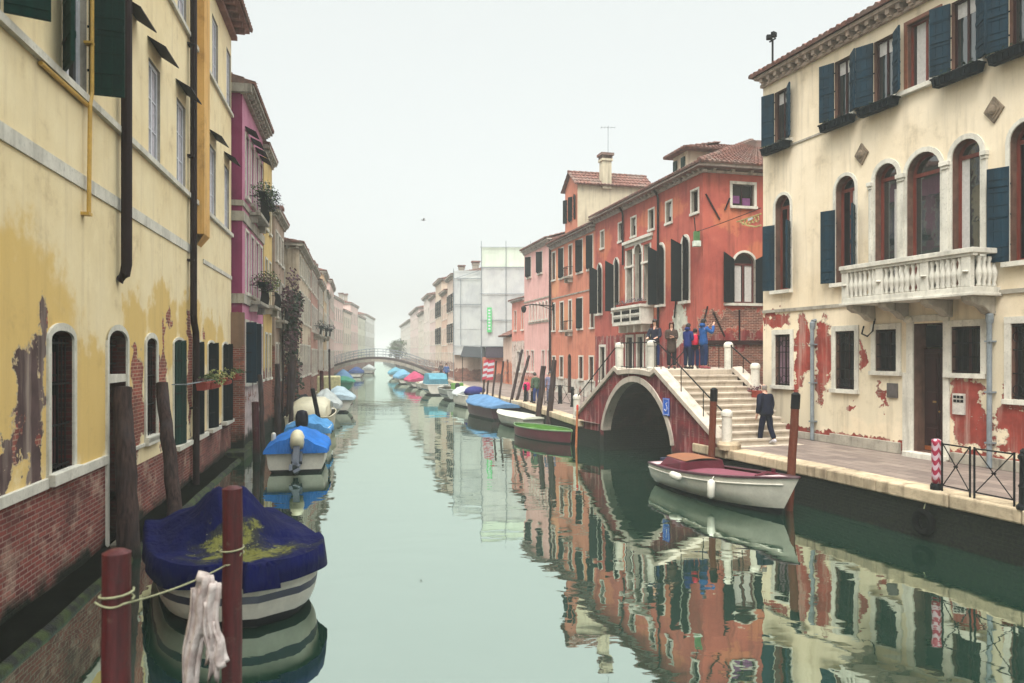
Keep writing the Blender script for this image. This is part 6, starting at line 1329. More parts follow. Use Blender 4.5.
def pile(base, top, r0, r1, label, mat, cap=None, capmat=None, group=None, name='mooring_pile', wob=.02):
    B, T = Vector(base), Vector(top); t = empty(name, (B.x, B.y, 0), 0, label, 'mooring post', group); mb = MB(); n = 14; pts = []; rs = []
    rd = random.Random(int(abs(B.x*100+B.y*37)))
    for k in range(n+1): f = -.25+1.25*k/n; p = (B.lerp(T, f)-Vector((B.x,B.y,0))); pts.append(p+Vector((rd.uniform(-wob,wob),rd.uniform(-wob,wob),0))*(1 if 0 < k < n else 0)); rs.append((r0+(r1-r0)*f)*(1+rd.uniform(-1,1)*wob*2))
    mb.tube(pts+[pts[-1]+Vector((0,0,.02))], rs+[rs[-1]*.55], 14); mb.build('shaft', mat, t, autosmooth=40)
    if cap: q = MB(); a = (B.lerp(T, 1-cap)-Vector((B.x,B.y,0))); b = pts[-1]+Vector((0,0,.015)); q.tube([a, b, b+Vector((0,0,.05))], [r1*1.06+.004,r1*1.06+.004,r1*.5], 14); q.build('cap', capmat or M['iron'], t, autosmooth=40)
    return t
pile((-2.53,4.8,0), (-2.53,4.8,2.43), .088, .086, 'dull red round post in the near left, lower and nearer of the roped pair', m_redpost, group='red roped posts', name='red_post', wob=.004)
pile((-2.5,6.7,0), (-2.5,6.7,2.5), .088, .086, 'dull red round post in front of the blue covered boat, taller of the roped pair', m_redpost, group='red roped posts', name='red_post', wob=.004)
m_rope = simple('grey green rope', C(150,150,120), .85, .2, 30, .1)
rope('mooring_rope', [(-2.62,4.71,2.14),(-2.44,4.71,2.13),(-2.52,6.6,1.84),(-2.41,6.68,1.93)], .007, 'slack greenish rope strung between the two dull red posts', m_rope, .03)
for (x0, y0, z0) in ((-2.53,4.8,2.13),(-2.5,6.7,1.92)):
    mb = MB(); pts = [(x0+.1*math.cos(a),y0+.1*math.sin(a),z0+.004*k) for k, a in enumerate([i*.5 for i in range(15)])]; mb.tube(pts, .008, 5); tag(mb.build('rope_turn', m_rope, smooth=True), 'rope coiled round the '+('nearer lower red post' if y0 < 5 else 'taller red post'), 'rope')
# cloth hanging on the rope
mb = MB(); A = Vector((-2.44,5.95,1.95)); rd = random.Random(2); cols = 16; rings = []
CP = [(0,.045,0),(.1,.075,.0),(.3,.085,-.012),(.5,.085,-.03),(.62,.075,-.03),(.8,.05,-.06),(.95,.03,-.075)]
def strip(x0, w0, w1, ln, sw, seed, z0=0):
    rr = random.Random(seed); R_ = []; ph = rr.uniform(0,6)
    for k in range(15):
        f = k/14; w = w0+(w1-w0)*f; w *= 1+.18*math.sin(5*f+ph); R_.append([(A.x+x0+sw*f+.012*math.sin(9*f+ph)+w*math.cos(2*math.pi*j/28)*(1+.22*math.sin(5*2*math.pi*j/28+ph+2*f)), A.y-.02+.034*math.sin(2*math.pi*j/28)*(1+.75*math.sin(4*2*math.pi*j/28+ph+3*f)), A.z+z0-ln*f*(1+.06*math.sin(2*math.pi*j/28*2+ph))) for j in range(28)])
    mb.loft(R_)
strip(.0,.05,.1,.5,-.01,1); strip(-.03,.06,.06,.98,-.1,2,-.1); strip(.06,.05,.06,.62,.03,3,-.06); strip(.02,.05,.04,.62,.07,4,-.2); strip(.07,.04,.065,.34,.05,5,-.36)
mb.tube([A+Vector((.0,.0,.02)),A+Vector((-.02,-.02,-.05))], .05, 8)
g = G('grimy cloth'); v, x, y, z = g.coords(); n = g.noise(v, 9, 5); g.pbsdf(g.mix(g.map(n,.3,.7), C(206,196,192), C(164,148,144)), .9, g.bump(g.noise(v,30,3),.6,.01), .1)
tag(mb.build('hanging_cloth', g.mat, smooth=True), 'dirty whitish cloth knotted over the rope between the red posts', 'cloth')
pile((-6.95,13.6,0), (-7.25,13.95,3.08), .2, .17, 'thick weathered pile leaning on the yellow house beside the water door', m_pile)
pile((-6.7,15.0,0), (-7.28,15.6,3.1), .15, .12, 'thinner dark pile leaning beyond the thick one at the yellow house', m_pile)
pile((-8.75,25.7,0), (-8.8,25.7,2.05), .12, .12, 'maroon post beside the mossy landing step', m_redpost, name='red_post', wob=.004)
pile((-7.85,24.7,0), (-7.85,24.7,1.05), .07, .07, 'short white topped post at the stern of the bright blue boat', M['grey_metal'], .25, M['boat_white'], name='white_post', wob=.003)
pile((-7.95,31.6,0), (-8.35,31.4,2.25), .1, .09, 'black leaning pole in front of the cream cabin boat', M['iron'], name='black_pole', wob=.006)
pile((-11.4,47.0,0), (-11.45,47.0,3.95), .07, .06, 'tall thin dark pole with a small lamp standing in the water on the left', m_pile, .03, M['iron'], name='thin_pole', wob=.01)
pile((-12.4,49.0,0), (-12.45,49.0,2.6), .13, .13, 'thick maroon post behind the cream cabin boat', m_redpost, name='red_post', wob=.004)
old = [(-9.5,28.6,2.9,.1),(-9.4,30.2,3.3,.12),(-9.9,31.5,2.7,.1),(-9.75,33.0,3.6,.11),(-10.4,34.6,3.2,.1),(-10.9,36.8,3.4,.12)]
for k, (x0, y0, h, r) in enumerate(old):
    pile((x0,y0,0), (x0-.12+.07*k,y0,h), r, r*.85, ['brown pile nearest the magenta house, first of the row along the wall','second brown pile in the row along the left wall','shortest brown pile in the row along the left wall','tallest brown pile in the row along the left wall','slender brown pile, fifth in the row along the left wall','last brown pile in the row, before the creeper'][k], m_pile, group='old piles along the left wall')
pile((5.62,21.25,0), (5.74,21.3,2.68), .1, .095, 'brown post with black cap at the foot of the bridge steps', m_brownpost, .12, name='brown_post', group='black capped brown posts', wob=.006)
pile((6.55,17.75,0), (6.72,17.75,2.73), .1, .095, 'brown post with black cap by the bow of the maroon decked launch', m_brownpost, .12, name='brown_post', group='black capped brown posts', wob=.006)
pile((1.25,37,0), (1.56,37,3.1), .16, .13, 'thick grey pile on the far quay, left of the close pair', m_pile, group='grey piles at the far quay'); pile((1.72,35.5,0), (2.0,35.5,3.4), .16, .12, 'thick grey pile on the far quay, right of the close pair', m_pile, group='grey piles at the far quay')
pile((-.25,44,0), (.6,44,3.95), .1, .08, 'long leaning brown stake at the far quay, left of the crossed pair', m_pile, group='crossed stakes'); pile((.0,43.6,0), (1.0,43.8,3.6), .1, .08, 'long leaning brown stake at the far quay, right of the crossed pair', m_pile, group='crossed stakes')
pile((2.55,29.8,0), (2.6,29.8,1.62), .045, .04, 'thin orange stake with red head at the far foot of the bridge', simple('orange stake', C(190,112,72), .6), .08, simple('red head', C(190,60,46), .5), name='orange_stake', wob=.003)
for k, (y0, lab) in enumerate(((51,'first stake holding the striped boards, farthest down the canal'),(49.8,'second stake, under the middle of the striped boards'),(48.2,'third stake at the near edge of the striped boards'),(46.4,'separate stake just right of the striped boards'))):
    x0 = -.264*(y0-52.6)-2.5; pile((x0,y0,0), (x0+.32,y0,3.25), .07, .06, lab, m_pile, group='stakes of the striped boards')
m_redw = simple('flag red', C(190,40,66), .6, .12)
for k, (ya, yb) in enumerate(((51,49.85),(49.75,48.2))):
    f = lambda yy, z: Vector((-.264*(yy-52.6)-2.5+.1*z-.1, yy-.02, z))
    t = empty('striped_board', f(ya, 0), 0, ['red and white striped board, the farther of two on the stakes','red and white striped board, the nearer of two on the stakes'][k], 'striped board', 'striped boards'); o_ = Vector(t.location)
    for j in range(7):
        z0 = 1.95+.185*j; mb = MB(); vs = [f(ya,z0)-o_, f(yb,z0+.1)-o_, f(yb,z0+.285)-o_, f(ya,z0+.185)-o_]; w_ = Vector((-.05,-.03,0)); mb.add(vs+[p+w_ for p in vs], [[0,1,2,3],[7,6,5,4],[0,4,5,1],[3,2,6,7],[1,5,6,2],[0,3,7,4]]); mb.build('stripe', M['white'] if j % 2 else m_redw, t)
# far quay bollards and barriers
def bollard(P_, h, label, mat, group, r=.085):
    t = empty('bollard', P_, 0, label, 'bollard', group); mb = MB(); mb.lathe([(r*1.5,0),(r*1.5,.06),(r*1.05,.1),(r,h*.35),(r*1.2,h*.38),(r*.95,h*.42),(r*.9,h*.8),(r*1.25,h*.84),(r*1.25,h*.88),(r*.8,h*.92),(r*.9,h*.96),(r*.4,h)], (0,0,0), 14); mb.build('post', mat, t, autosmooth=35); return t
for (x0, y0, lab) in ((.75,42.3,'dark bollard on the far quay, left of the pink coated person'),(1.12,41.6,'dark bollard on the far quay, right of the pink coated person'),(2.62,40.9,'dark bollard before the dark arched door of the orange house'),(3.1,38.4,'dark bollard nearest the far foot of the bridge')):
    bollard((x0,y0,ZQ), 1.02, lab, M['iron'], 'far quay bollards')
def barrier(a, b, h, label, n=1, group=None):
    a, b = Vector(a), Vector(b); L = (b-a).length; t = empty('iron_barrier', a, math.atan2(b.y-a.y, b.x-a.x), label, 'barrier', group)
    mb = MB(); mb.tube([(0,0,h),(L,0,h)], .016, 6); mb.tube([(0,0,.12),(L,0,.12)], .013, 6)
    for k in range(n): x0, x1 = L*k/n, L*(k+1)/n; mb.tube([(x0+.02,0,.12),(x1-.02,0,h)], .011, 5); mb.tube([(x0+.02,0,h),(x1-.02,0,.12)], .011, 5); mb.lathe([(.04,-.012),(.04,.012)], ((x0+x1)/2,0,(h+.12)/2), 8)
    mb.build('cross_bars', M['iron'], t)
    for x_ in (0, L): mb = MB(); mb.tube([(x_,0,0),(x_,0,h+.03)], .019, 6); mb.build('upright', M['iron'], t)
barrier((8.43,14.7,ZQ+.01), (8.58,14.05,ZQ+.01), .93, 'black iron barrier panel beside the striped post', 1, 'quay barrier panels'); barrier((8.6,13.95,ZQ+.01), (8.84,13.2,ZQ+.01), .93, 'black iron barrier panel beside the cast bollard', 1, 'quay barrier panels')
barrier((1.75,40.0,ZQ), (2.5,40.4,ZQ), 1.0, 'black iron barrier on the far quay behind the grey piles', 1, 'far quay barriers'); barrier((2.7,40.6,ZQ), (3.05,38.6,ZQ), 1.0, 'black iron barrier on the far quay between the last two bollards', 1, 'far quay barriers')
bollard((8.9,13.02,ZQ), 1.06, 'black cast iron bollard at the right edge of the quay', M['iron'], None, .085)
# post wrapped in red and white tape
t = empty('striped_post', (8.4,14.85,ZQ), 0, 'short post wrapped in pink red and white striped tape on the kerb', 'post'); g = G('striped tape'); v, x, y, z = g.coords(); an = g.m('ARCTAN2', y, x)
s_ = g.m('FRACT', g.m('ADD', g.m('MULTIPLY', z, 5.2), g.m('MULTIPLY', g.m('ABSOLUTE', g.m('SINE', g.m('MULTIPLY', an, 2.0))), .42))); m_tape = g.pbsdf(g.mix(g.map(s_,.47,.53), C(146,26,58), C(190,164,174)), .5, g.bump(g.noise(v,20,3),.4,.01), .4)
mb = MB(); mb.lathe([(.078,.14),(.088,.3),(.08,.5),(.09,.7),(.082,.92),(.088,1.0),(.04,1.02)], (0,0,0), 16); mb.build('tape_wrap', m_tape, t, smooth=True); mb = MB(); mb.lathe([(.11,0),(.11,.1),(.09,.14)], (0,0,0), 16); mb.build('foot', M['iron'], t, autosmooth=40)
# tyre hanging on the quay wall
t = empty('tyre_fender', (8.17,14.9,.36), math.atan2(-.3165,.9486)+0, 'old dark tyre hanging on the slimy quay wall', 'tyre'); mb = MB(); n = 18; rr = []
ax = Vector((-.3165,.9486,0))
for k in range(n): a = 2*math.pi*k/n; ctr = Vector((0,0,0))+Vector((0,math.cos(a)*.2,math.sin(a)*.2)); rr.append([ctr+Vector((0,math.cos(a),math.sin(a)))*.07*math.cos(2*math.pi*j/8)+Vector((1,0,0))*.07*math.sin(2*math.pi*j/8) for j in range(8)])
mb.loft(rr+[rr[0]], caps=False); mb.build('tyre', simple('old rubber', C(12,13,13), .9, .3, 8, .05), t, smooth=True); t.rotation_euler = (0,0,math.atan2(.3165,.9486)); mb = MB(); mb.tube([(0,0,.22),(.14,0,.6)], .012, 5); mb.build('rope', m_rope, t)
# wire with lantern sign and wrought bracket between the red house and the cream palace
pa = H2.at(13.35,-.25,8.95); pb = H1.at(-.05,-.05,8.3)
t = empty('hanging_lantern', pa, 0, 'small white and green box lantern at the corner of the red house', 'lantern'); mb = MB(); mb.box(-.17,.17,-.12,.12,-.55,-.3); mb.build('box', simple('lantern white', C(196,204,192), .4), t, bevel=.02); mb = MB(); mb.box(-.13,.13,-.1,.1,-.3,.12); mb.build('glass_case', simple('green lantern', C(74,112,66), .4), t, bevel=.02); mb = MB(); mb.tube([(-.05,0,.1),(-.1,0,.75)], .025, 5); mb.tube([(0,.0,.1),(.05,.3,.15)], .02, 5); mb.build('hook', M['iron'], t)
rope('wire', [(pa.x,pa.y,9.05),(pb.x,pb.y,8.75)], .014, 'dark wire crossing from the red house corner to the cream palace', M['iron'], .02)
t = empty('wall_bracket', pb, 0, 'gilded scrolled iron bracket hung on the wire at the cream palace corner', 'bracket'); mb = MB(); dd = (pa-pb); dd.z = 0; dd.normalize(); q = lambda s, z: (dd.x*s, dd.y*s, z)
mb.tube([q(0,.25),q(2.2,.36)], .03, 5); mb.tube([q(0,-.15),q(.5,-.12),q(1.2,.05),q(1.9,.3)], .03, 5)
for k in range(5): c0 = .3+.32*k; mb.tube([q(c0+.13*math.cos(a),.12+.1*math.sin(a)+.03*k) for a in [i*.7 for i in range(10)]], .022, 5)
mb.build('scrollwork', simple('dull gilding', C(170,150,92), .5, .3, 10), t); mb = MB(); mb.obox(q(.9,.24), .42, .04, .1, Matrix.Rotation(math.atan2(dd.y,dd.x),3,'Z')); mb.build('plate', M['white'], t)
# gull in the air
t = empty('gull', (-7.1,60,14.4), R(20), 'gull gliding in the pale sky over the canal', 'bird'); mb = MB()
mb.loft([[(x_, r*math.cos(a), r*.8*math.sin(a)+zz) for a in [2*math.pi*k/10 for k in range(10)]] for x_, r, zz in ((-.24,.01,.03),(-.14,.05,.01),(0,.075,0),(.12,.06,.01),(.19,.045,.03),(.24,.035,.035),(.27,.012,.02),(.31,.004,.01))])
for sd in (-1,1):
    W_ = [(.1,.04,.03,.16),(.09,.22,.14,.17),(.05,.4,.17,.13),(-.06,.62,.09,.05),(-.1,.68,.06,.02)]
    mb.loft([[(a,sd*b,c+.012),(a-d,sd*b,c+.004),(a-d,sd*b,c-.006),(a,sd*b,c-.004)] for a, b, c, d in W_])
mb.poly([(-.22,.03,.03),(-.22,-.03,.03),(-.36,-.07,.03),(-.36,.07,.03)]); mb.build('body', simple('gull grey', C(150,154,156), .7), t); t.scale = (.75,.75,.75)
# ================================================================== people
def skin(name, joints, edges, mat, parent, sub=2, root=0, tri=None):
    """joints: list of (co, (rx, ry)); grown to one continuous surface with the Skin modifier"""
    me = bpy.data.meshes.new(name); me.from_pydata([j[0] for j in joints], edges, []); o = bpy.data.objects.new(name, me); COL.objects.link(o)
    md = o.modifiers.new('skin', 'SKIN'); md.branch_smoothing = .6; md.use_smooth_shade = True
    for i, j in enumerate(joints):
        r = j[1] if isinstance(j[1], tuple) else (j[1], j[1]); me.skin_vertices[0].data[i].radius = r; me.skin_vertices[0].data[i].use_root = i == root
    o.modifiers.new('sub', 'SUBSURF').levels = sub
    dg = bpy.context.evaluated_depsgraph_get(); dg.update(); ev = o.evaluated_get(dg); nm = bpy.data.meshes.new_from_object(ev); nm.name = name
    for p in nm.polygons: p.use_smooth = True
    o.modifiers.clear(); o.data = nm; nm.materials.clear(); nm.materials.append(mat); o.parent = parent
    bpy.data.meshes.remove(me); return o
m_skin = simple('skin', C(206,160,138), .6, .1, 20, .3)
def person(P_, facing, label, H=1.72, jacket=C(40,40,50), trousers=C(30,32,42), hair=C(40,28,24), shoes=C(40,36,36), pose='stand', coat=.0, arms=None, stride=0., lean=0, hairlen=.0, bald=False, hood=None, bag=None, camera_=False, female=False, sh=1.0, bulk=1.0):
    """faces local +y; FACING rotates about z. arms: list of two (elbow, hand) offsets from the shoulder"""
    t = empty('person', P_, R(facing), label, 'person'); s = H/1.72; f = lambda x, y, z: (x*s, (y+lean*max(0,z-.9))*s, z*s)
    jm = simple('jacket %d %d %d' % tuple(int(c*999) for c in jacket[:3]), jacket, .8, .3, 14, .15, bump=.4); tm = simple('trousers %d %d %d' % tuple(int(c*999) for c in trousers[:3]), trousers, .85, .25, 14, .1, bump=.4); hm = simple('hair %d %d %d' % tuple(int(c*999) for c in hair[:3]), hair, .6, .3, 30, .3); sm = simple('shoes %d %d %d' % tuple(int(c*999) for c in shoes[:3]), shoes, .6, .2, 20)
    w = .17 if female else .195
    arms = arms or [((-.06,.0,-.29),(-.05,.08,-.54)), ((.06,.0,-.29),(.05,.08,-.54))]
    hip = .095; sl = stride
    leg = lambda sx, d: [(f(sx*hip,0,.88), .07*s), (f(sx*hip*1.05,d*.35+.03,.48), .058*s), (f(sx*hip*1.05,d*.8 if d >= 0 else d, .1 if d >= 0 else .16), .04*s), (f(sx*hip*1.15,(d*.8 if d >= 0 else d)+.12,.045 if d >= 0 else .07), .035*s)]
    J = [(f(0,0,.93), (.1*s,.085*s)), (f(0,0,1.1), (.115*s,.09*s)), (f(0,0,1.32), (.13*s,.1*s)), (f(0,0,1.44), (.07*s,.065*s)), (f(0,.01,1.5), .05*s), (f(0,.02,1.57), (.068*s,.075*s)), (f(0,.025,1.65), (.072*s,.085*s)), (f(0,.02,1.705), (.05*s,.06*s)), (f(0,.115,1.6), .014*s)]
    E_ = [(0,1),(1,2),(2,3),(3,4),(4,5),(5,6),(6,7),(5,8)]
    AJ = []
    for i, sx in enumerate((-1,1)):
        el, ha = arms[i]; sh_ = Vector((sx*w,0,1.39)); b = len(J)
        ps = [sh_, sh_+Vector(el), sh_+Vector(ha), sh_+Vector(ha)+(Vector(ha)-Vector(el)).normalized()*.09]
        for p, r in zip(ps, (.06,.045,.032,.03)): J.append((f(*p), r*s))
        E_ += [(2,b),(b,b+1),(b+1,b+2),(b+2,b+3)]; AJ.append(ps)
        # fingers and thumb
        d = (Vector(ha)-Vector(el)).normalized(); side = d.cross(Vector((0,0,1)) if abs(d.z) < .9 else Vector((0,1,0))).normalized()
        for q, (o_, l) in enumerate(((-.03,.07),(-.01,.085),(.012,.08),(.032,.065))):
            k = len(J); a = ps[3]+side*o_; c = a+d*l; J += [(f(*a), .0095*s), (f(*(c-Vector((0,0,.01)))), .008*s)]; E_ += [(b+3,k),(k,k+1)]
        k = len(J); a = ps[2]+d*.03-side*.04; J += [(f(*a), .011*s), (f(*(a+d*.045-side*.015)), .009*s)]; E_ += [(b+2,k),(k,k+1)]
    for sx, d in ((-1,sl),(1,-sl)):
        b = len(J); J += leg(sx, d); E_ += [(0,b),(b,b+1),(b+1,b+2),(b+2,b+3)]
    body_ = skin('body', J, E_, m_skin, t, 1)
    # trousers
    J = [(f(0,0,1.02), (.15*s,.125*s)), (f(0,0,.9), (.165*s,.145*s))]; E_ = [(0,1)]
    for sx, d in ((-1,sl),(1,-sl)):
        L_ = leg(sx, d); b = len(J); J += [(L_[0][0], .112*s), (L_[1][0], .084*s), (L_[2][0], .074*s)]; E_ += [(1,b),(b,b+1),(b+1,b+2)]
    skin('trousers', J, E_, tm, t, 2)
    for sx, d in ((-1,sl),(1,-sl)):
        L_ = leg(sx, d); a, b = Vector(L_[2][0]), Vector(L_[3][0]); mb = MB(); dn = Vector((0,0,1))
        mb.loft([[ (c.x+rx*math.cos(q), c.y, c.z-.0+rz*math.sin(q)) for q in [2*math.pi*k/10 for k in range(10)]] for c, rx, rz in ((a+Vector((0,-.07,-.045))*s,.03*s,.03*s),(a+Vector((0,-.03,-.04))*s,.042*s,.055*s),(a+Vector((0,.06,-.04))*s,.045*s,.05*s),(b+Vector((0,.03,-.012))*s,.046*s,.035*s),(b+Vector((0,.09,-.015))*s,.025*s,.022*s))]); mb.build('shoe', sm, t, smooth=True)
    # jacket: torso, skirt of the coat and sleeves in one shell
    k_ = bulk; hem = .76-coat
    J = [(f(0,0,1.36), (.165*s*k_,.125*s*k_)), (f(0,0,1.18), (.16*s*k_,.125*s*k_)), (f(0,0,1.0), (.175*s*k_,.15*s*k_)), (f(0,0,hem), (.19*s*k_,.17*s*k_)), (f(0,.0,1.46), (.085*s,.08*s))]; E_ = [(0,1),(1,2),(2,3),(0,4)]
    for ps in AJ:
        b = len(J); J += [(f(*ps[0]), .085*s*k_), (f(*ps[1]), .066*s*k_), (f(*ps[2]), .052*s*k_)]; E_ += [(0,b),(b,b+1),(b+1,b+2)]
    skin('jacket', J, E_, jm, t, 2)
    if hood:
        mb = MB(); mb.ell(f(0,-.04,1.52), .12*s, .11*s, .08*s, 10, 6); mb.build('hood', jm, t, smooth=True)
    # hair and face
    mb = MB()
    if bald: mb.loft([[(.083*s*math.cos(a)*q, .02*s+lean*.7*s-.0+.1*s*math.sin(a)*q, z*s) for a in [math.pi*1.02+math.pi*.96*k/10 for k in range(11)]] for z, q in ((1.55,.8),(1.6,1.0),(1.65,1.0),(1.68,.9))], closed=False, caps=False)
    else:
        rr = []
        for i in range(7):
            a = i/6*math.pi/2; z = 1.645+.105*math.sin(a); q = math.cos(a)
            rr.append([f(.094*math.cos(b)*max(q,.03), .01+.108*math.sin(b)*max(q,.03), z) for b in [2*math.pi*k/14 for k in range(14)]])
        lo = []
        for z, q in ((1.645-.09-hairlen,.9 if hairlen else .8),(1.6,1.03)):
            lo.append([f(.094*q*math.cos(b)*(1.05 if hairlen else 1), .0+.1*q*math.sin(b), z) for b in [math.pi*.93+math.pi*1.14*k/14 for k in range(14)]])
        mb.loft(rr); mb.loft([lo[0], lo[1], [f(.094*math.cos(b), .01+.104*math.sin(b), 1.65) for b in [math.pi*.93+math.pi*1.14*k/14 for k in range(14)]]], closed=False, caps=False)
    mb.build('hair', simple('grey hair', C(140,132,126), .7) if bald else hm, t, smooth=True)
    mb = MB()
    for sx in (-1,1): mb.ell(f(sx*.031,.098,1.625), .011*s, .008*s, .008*s, 8, 5)
    mb.build('eyes', M['dark'], t, smooth=True)
    if bag:
        mb = MB(); c = f(0,-.2,1.24); mb.loft([[(c[0]+rx*math.cos(a), c[1]+.1*s*math.sin(a), c[2]+z*s) for a in [2*math.pi*k/14 for k in range(14)]] for z, rx in ((-.22,.1*s),(-.2,.14*s),(0,.16*s),(.15,.14*s),(.22,.08*s))]); bg = mb.build('backpack', simple('red backpack', bag, .7), None, smooth=True)
        bg.matrix_world = Matrix.LocRotScale(Vector(P_), t.rotation_euler, None); tag(bg, 'red backpack worn by the dark haired child on the bridge', 'backpack')
        mb = MB()
        for sx in (-1,1): mb.tube([f(sx*.09,-.13,1.42),f(sx*.1,.0,1.5),f(sx*.11,.13,1.38),f(sx*.11,.1,1.15),f(sx*.1,-.12,1.05)], .018*s, 6)
        q = mb.build('strap', simple('red backpack', bag, .7), bg)
    if camera_:
        ps = AJ[1][3]; c = Vector(f(ps.x-.08, ps.y+.06, ps.z+.02)); mb = MB(); mb.box(c.x-.06,c.x+.06,c.y-.03,c.y+.03,c.z-.04,c.z+.04); mb.lathe([(.03,.0),(.03,.05)], (c.x,c.y,c.z), 10); cm = mb.build('camera', M['iron'], None); cm.matrix_world = Matrix.LocRotScale(Vector(P_), t.rotation_euler, None); tag(cm, 'small dark camera held up by the tallest visitor in light blue', 'camera')
    return t
hug = [((-.02,.04,-.28),(.12,.16,-.22)), ((.02,.04,-.28),(-.12,.16,-.26))]
pock = [((-.09,-.04,-.27),(-.0,.12,-.42)), ((.09,-.04,-.27),(.0,.12,-.42))]
up = [((-.1,.14,-.18),(.1,.27,.1)), ((.1,.16,-.16),(-.03,.3,.12))]
Z_ = 3.18
def pb(px, Y): return ((px-512)/750*Y, Y, Z_)
person(pb(655,26.2), 150, 'woman with long dark hair in a dark blue jacket leaning at the bridge parapet', 1.72, C(34,36,50), C(30,44,84), C(44,28,26), hairlen=.16, female=True, arms=[((-.05,.1,-.25),(.0,.3,-.3)), ((.05,.1,-.25),(.0,.3,-.3))])
person(pb(671.5,26.6), 172, 'woman in a long olive brown coat standing on the bridge, facing the canal', 1.66, C(72,58,52), C(36,32,38), C(92,46,36), hairlen=.2, female=True, coat=.22, arms=hug, bulk=1.05)
person(pb(687.5,26.3), -50, 'person in a royal blue jacket and jeans looking down on the bridge', 1.58, C(26,40,96), C(26,34,58), C(40,32,34), arms=hug, hood=True, female=True, lean=.06)
person(pb(695,26.7), -20, 'child with dark hair on the bridge wearing a red backpack', 1.42, C(22,28,54), C(30,44,84), C(36,28,30), bag=C(206,30,66), arms=pock)
person(pb(703.5,26.4), -70, 'tallest visitor on the bridge, in light blue, photographing with raised arms', 1.74, C(36,80,138), C(32,46,80), C(30,24,26), arms=up, camera_=True, hood=True, shoes=C(150,70,80))
Ym = 2.69*750/90.5
person(((766.5-512)/750*Ym, Ym, ZQ+.012), 25, 'balding man in dark navy walking along the quay towards the bridge', 1.8, C(18,21,40), C(18,21,42), shoes=C(190,186,190), bald=True, stride=.2, lean=.12, arms=[((-.07,-.03,-.28),(-.06,.08,-.52)), ((.06,.03,-.28),(.05,.12,-.5))], bulk=1.3)
def pq(px, Y, z=ZQ+.005): return ((px-512)/750*Y, Y, z)
person(pq(526.5,42.6), 160, 'child in a bright pink coat between two dark bollards on the far quay', 1.3, C(216,40,104), C(90,84,96), C(120,72,66), female=True, coat=.08)
person(pq(536.5,40.8), 30, 'person in a mossy green jacket and blue jeans bending by the grey piles', 1.68, C(70,88,70), C(44,58,108), C(70,66,62), lean=.25, stride=.08)
person(pq(550,40.5), 170, 'person in a grey violet coat standing between the thick grey piles', 1.74, C(112,112,136), C(88,92,112), C(60,52,54), coat=.2)
person(pq(461,78,), 190, 'dark dressed passer by before the scaffolded house', 1.72, C(44,44,54), C(40,38,48), C(40,30,30))
person(pq(446.5,74), 175, 'passer by with a blue top on the distant quay beside the blue cabin boat', 1.75, C(60,90,140), C(40,38,48), C(40,30,30))
person(pq(441,84), 200, 'farthest dim passer by near the right foot of the far bridge', 1.7, C(80,70,72), C(50,46,52), C(50,40,40))
# ================================================================== camera, light, haze
cam = bpy.data.cameras.new('Camera'); co = bpy.data.objects.new('Camera', cam); COL.objects.link(co); scene.camera = co
co.location = (0, 0, 3.7); co.rotation_euler = (R(90), 0, 0); cam.sensor_width = 36; cam.lens = 750/1024*36; cam.shift_y = 12.5/1024
cam.clip_start = .1; cam.clip_end = 2000
cam.dof.use_dof = True; cam.dof.focus_distance = 24; cam.dof.aperture_fstop = 1.8
EL, AZ = R(58), R(200)
w = bpy.data.worlds.new('World'); scene.world = w; w.use_nodes = True; nt = w.node_tree; nt.nodes.clear()
sky = nt.nodes.new('ShaderNodeTexSky'); sky.sky_type = 'NISHITA'; sky.sun_disc = False; sky.sun_elevation = EL; sky.sun_rotation = AZ; sky.dust_density = 6; sky.air_density = 1.0; sky.ozone_density = 1
hs = nt.nodes.new('ShaderNodeHueSaturation'); hs.inputs['Saturation'].default_value = .25; nt.links.new(sky.outputs[0], hs.inputs['Color'])
bg1 = nt.nodes.new('ShaderNodeBackground'); bg1.inputs[1].default_value = .05; nt.links.new(hs.outputs[0], bg1.inputs[0])
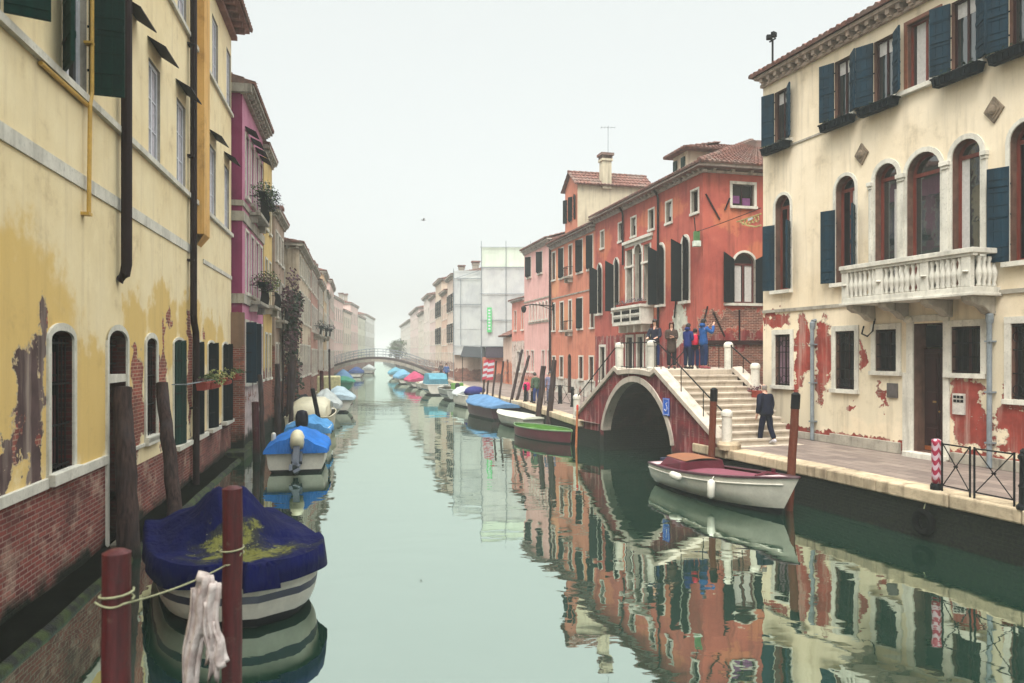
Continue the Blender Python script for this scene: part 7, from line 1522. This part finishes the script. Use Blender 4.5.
# the overcast: even near the horizon, brighter overhead
tc = nt.nodes.new('ShaderNodeTexCoord'); sp = nt.nodes.new('ShaderNodeSeparateXYZ'); nt.links.new(tc.outputs['Generated'], sp.inputs[0])
mr = nt.nodes.new('ShaderNodeMapRange'); mr.interpolation_type = 'SMOOTHSTEP'; nt.links.new(sp.outputs[2], mr.inputs[0])
for i, v in ((1,.42),(2,.95),(3,SKY_LO),(4,SKY_HI)): mr.inputs[i].default_value = v
bg2 = nt.nodes.new('ShaderNodeBackground'); bg2.inputs[0].default_value = (.95,1.0,.955,1); nt.links.new(mr.outputs[0], bg2.inputs[1])
ad = nt.nodes.new('ShaderNodeAddShader'); nt.links.new(bg1.outputs[0], ad.inputs[0]); nt.links.new(bg2.outputs[0], ad.inputs[1])
ow = nt.nodes.new('ShaderNodeOutputWorld'); nt.links.new(ad.outputs[0], ow.inputs[0])
sl = bpy.data.lights.new('Sun', 'SUN'); sl.energy = SUN; sl.angle = R(25); sl.color = (1.0,.95,.88); so = bpy.data.objects.new('Sun', sl); COL.objects.link(so)
dirv = Vector((math.sin(AZ)*math.cos(EL), math.cos(AZ)*math.cos(EL), math.sin(EL))); so.rotation_euler = dirv.to_track_quat('Z', 'Y').to_euler()
hz = bpy.data.materials.new('haze'); hz.use_nodes = True; nt = hz.node_tree; nt.nodes.clear()
pv = nt.nodes.new('ShaderNodeVolumePrincipled'); pv.inputs['Color'].default_value = (.78,.80,.785,1); pv.inputs['Density'].default_value = HAZE; pv.inputs['Anisotropy'].default_value = .0
mo = nt.nodes.new('ShaderNodeOutputMaterial'); nt.links.new(pv.outputs[0], mo.inputs['Volume'])
mb = MB(); mb.box(-720, 720, -320, 920, -2.2, 18.6); h = mb.build('haze', hz); h['kind'] = 'stuff'
scene.view_settings.view_transform = 'Standard'; scene.view_settings.look = 'None'; scene.view_settings.exposure = EXPO; scene.view_settings.gamma = 1
scene.render.engine = 'CYCLES'; cy = scene.cycles
cy.use_denoising = True; cy.denoiser = 'OPENIMAGEDENOISE'; cy.max_bounces = 6; cy.diffuse_bounces = 2; cy.glossy_bounces = 3; cy.transmission_bounces = 2; cy.volume_bounces = 1; cy.transparent_max_bounces = 4
cy.caustics_reflective = False; cy.caustics_refractive = False; cy.use_adaptive_sampling = True; cy.adaptive_threshold = .015; cy.sample_clamp_indirect = 6
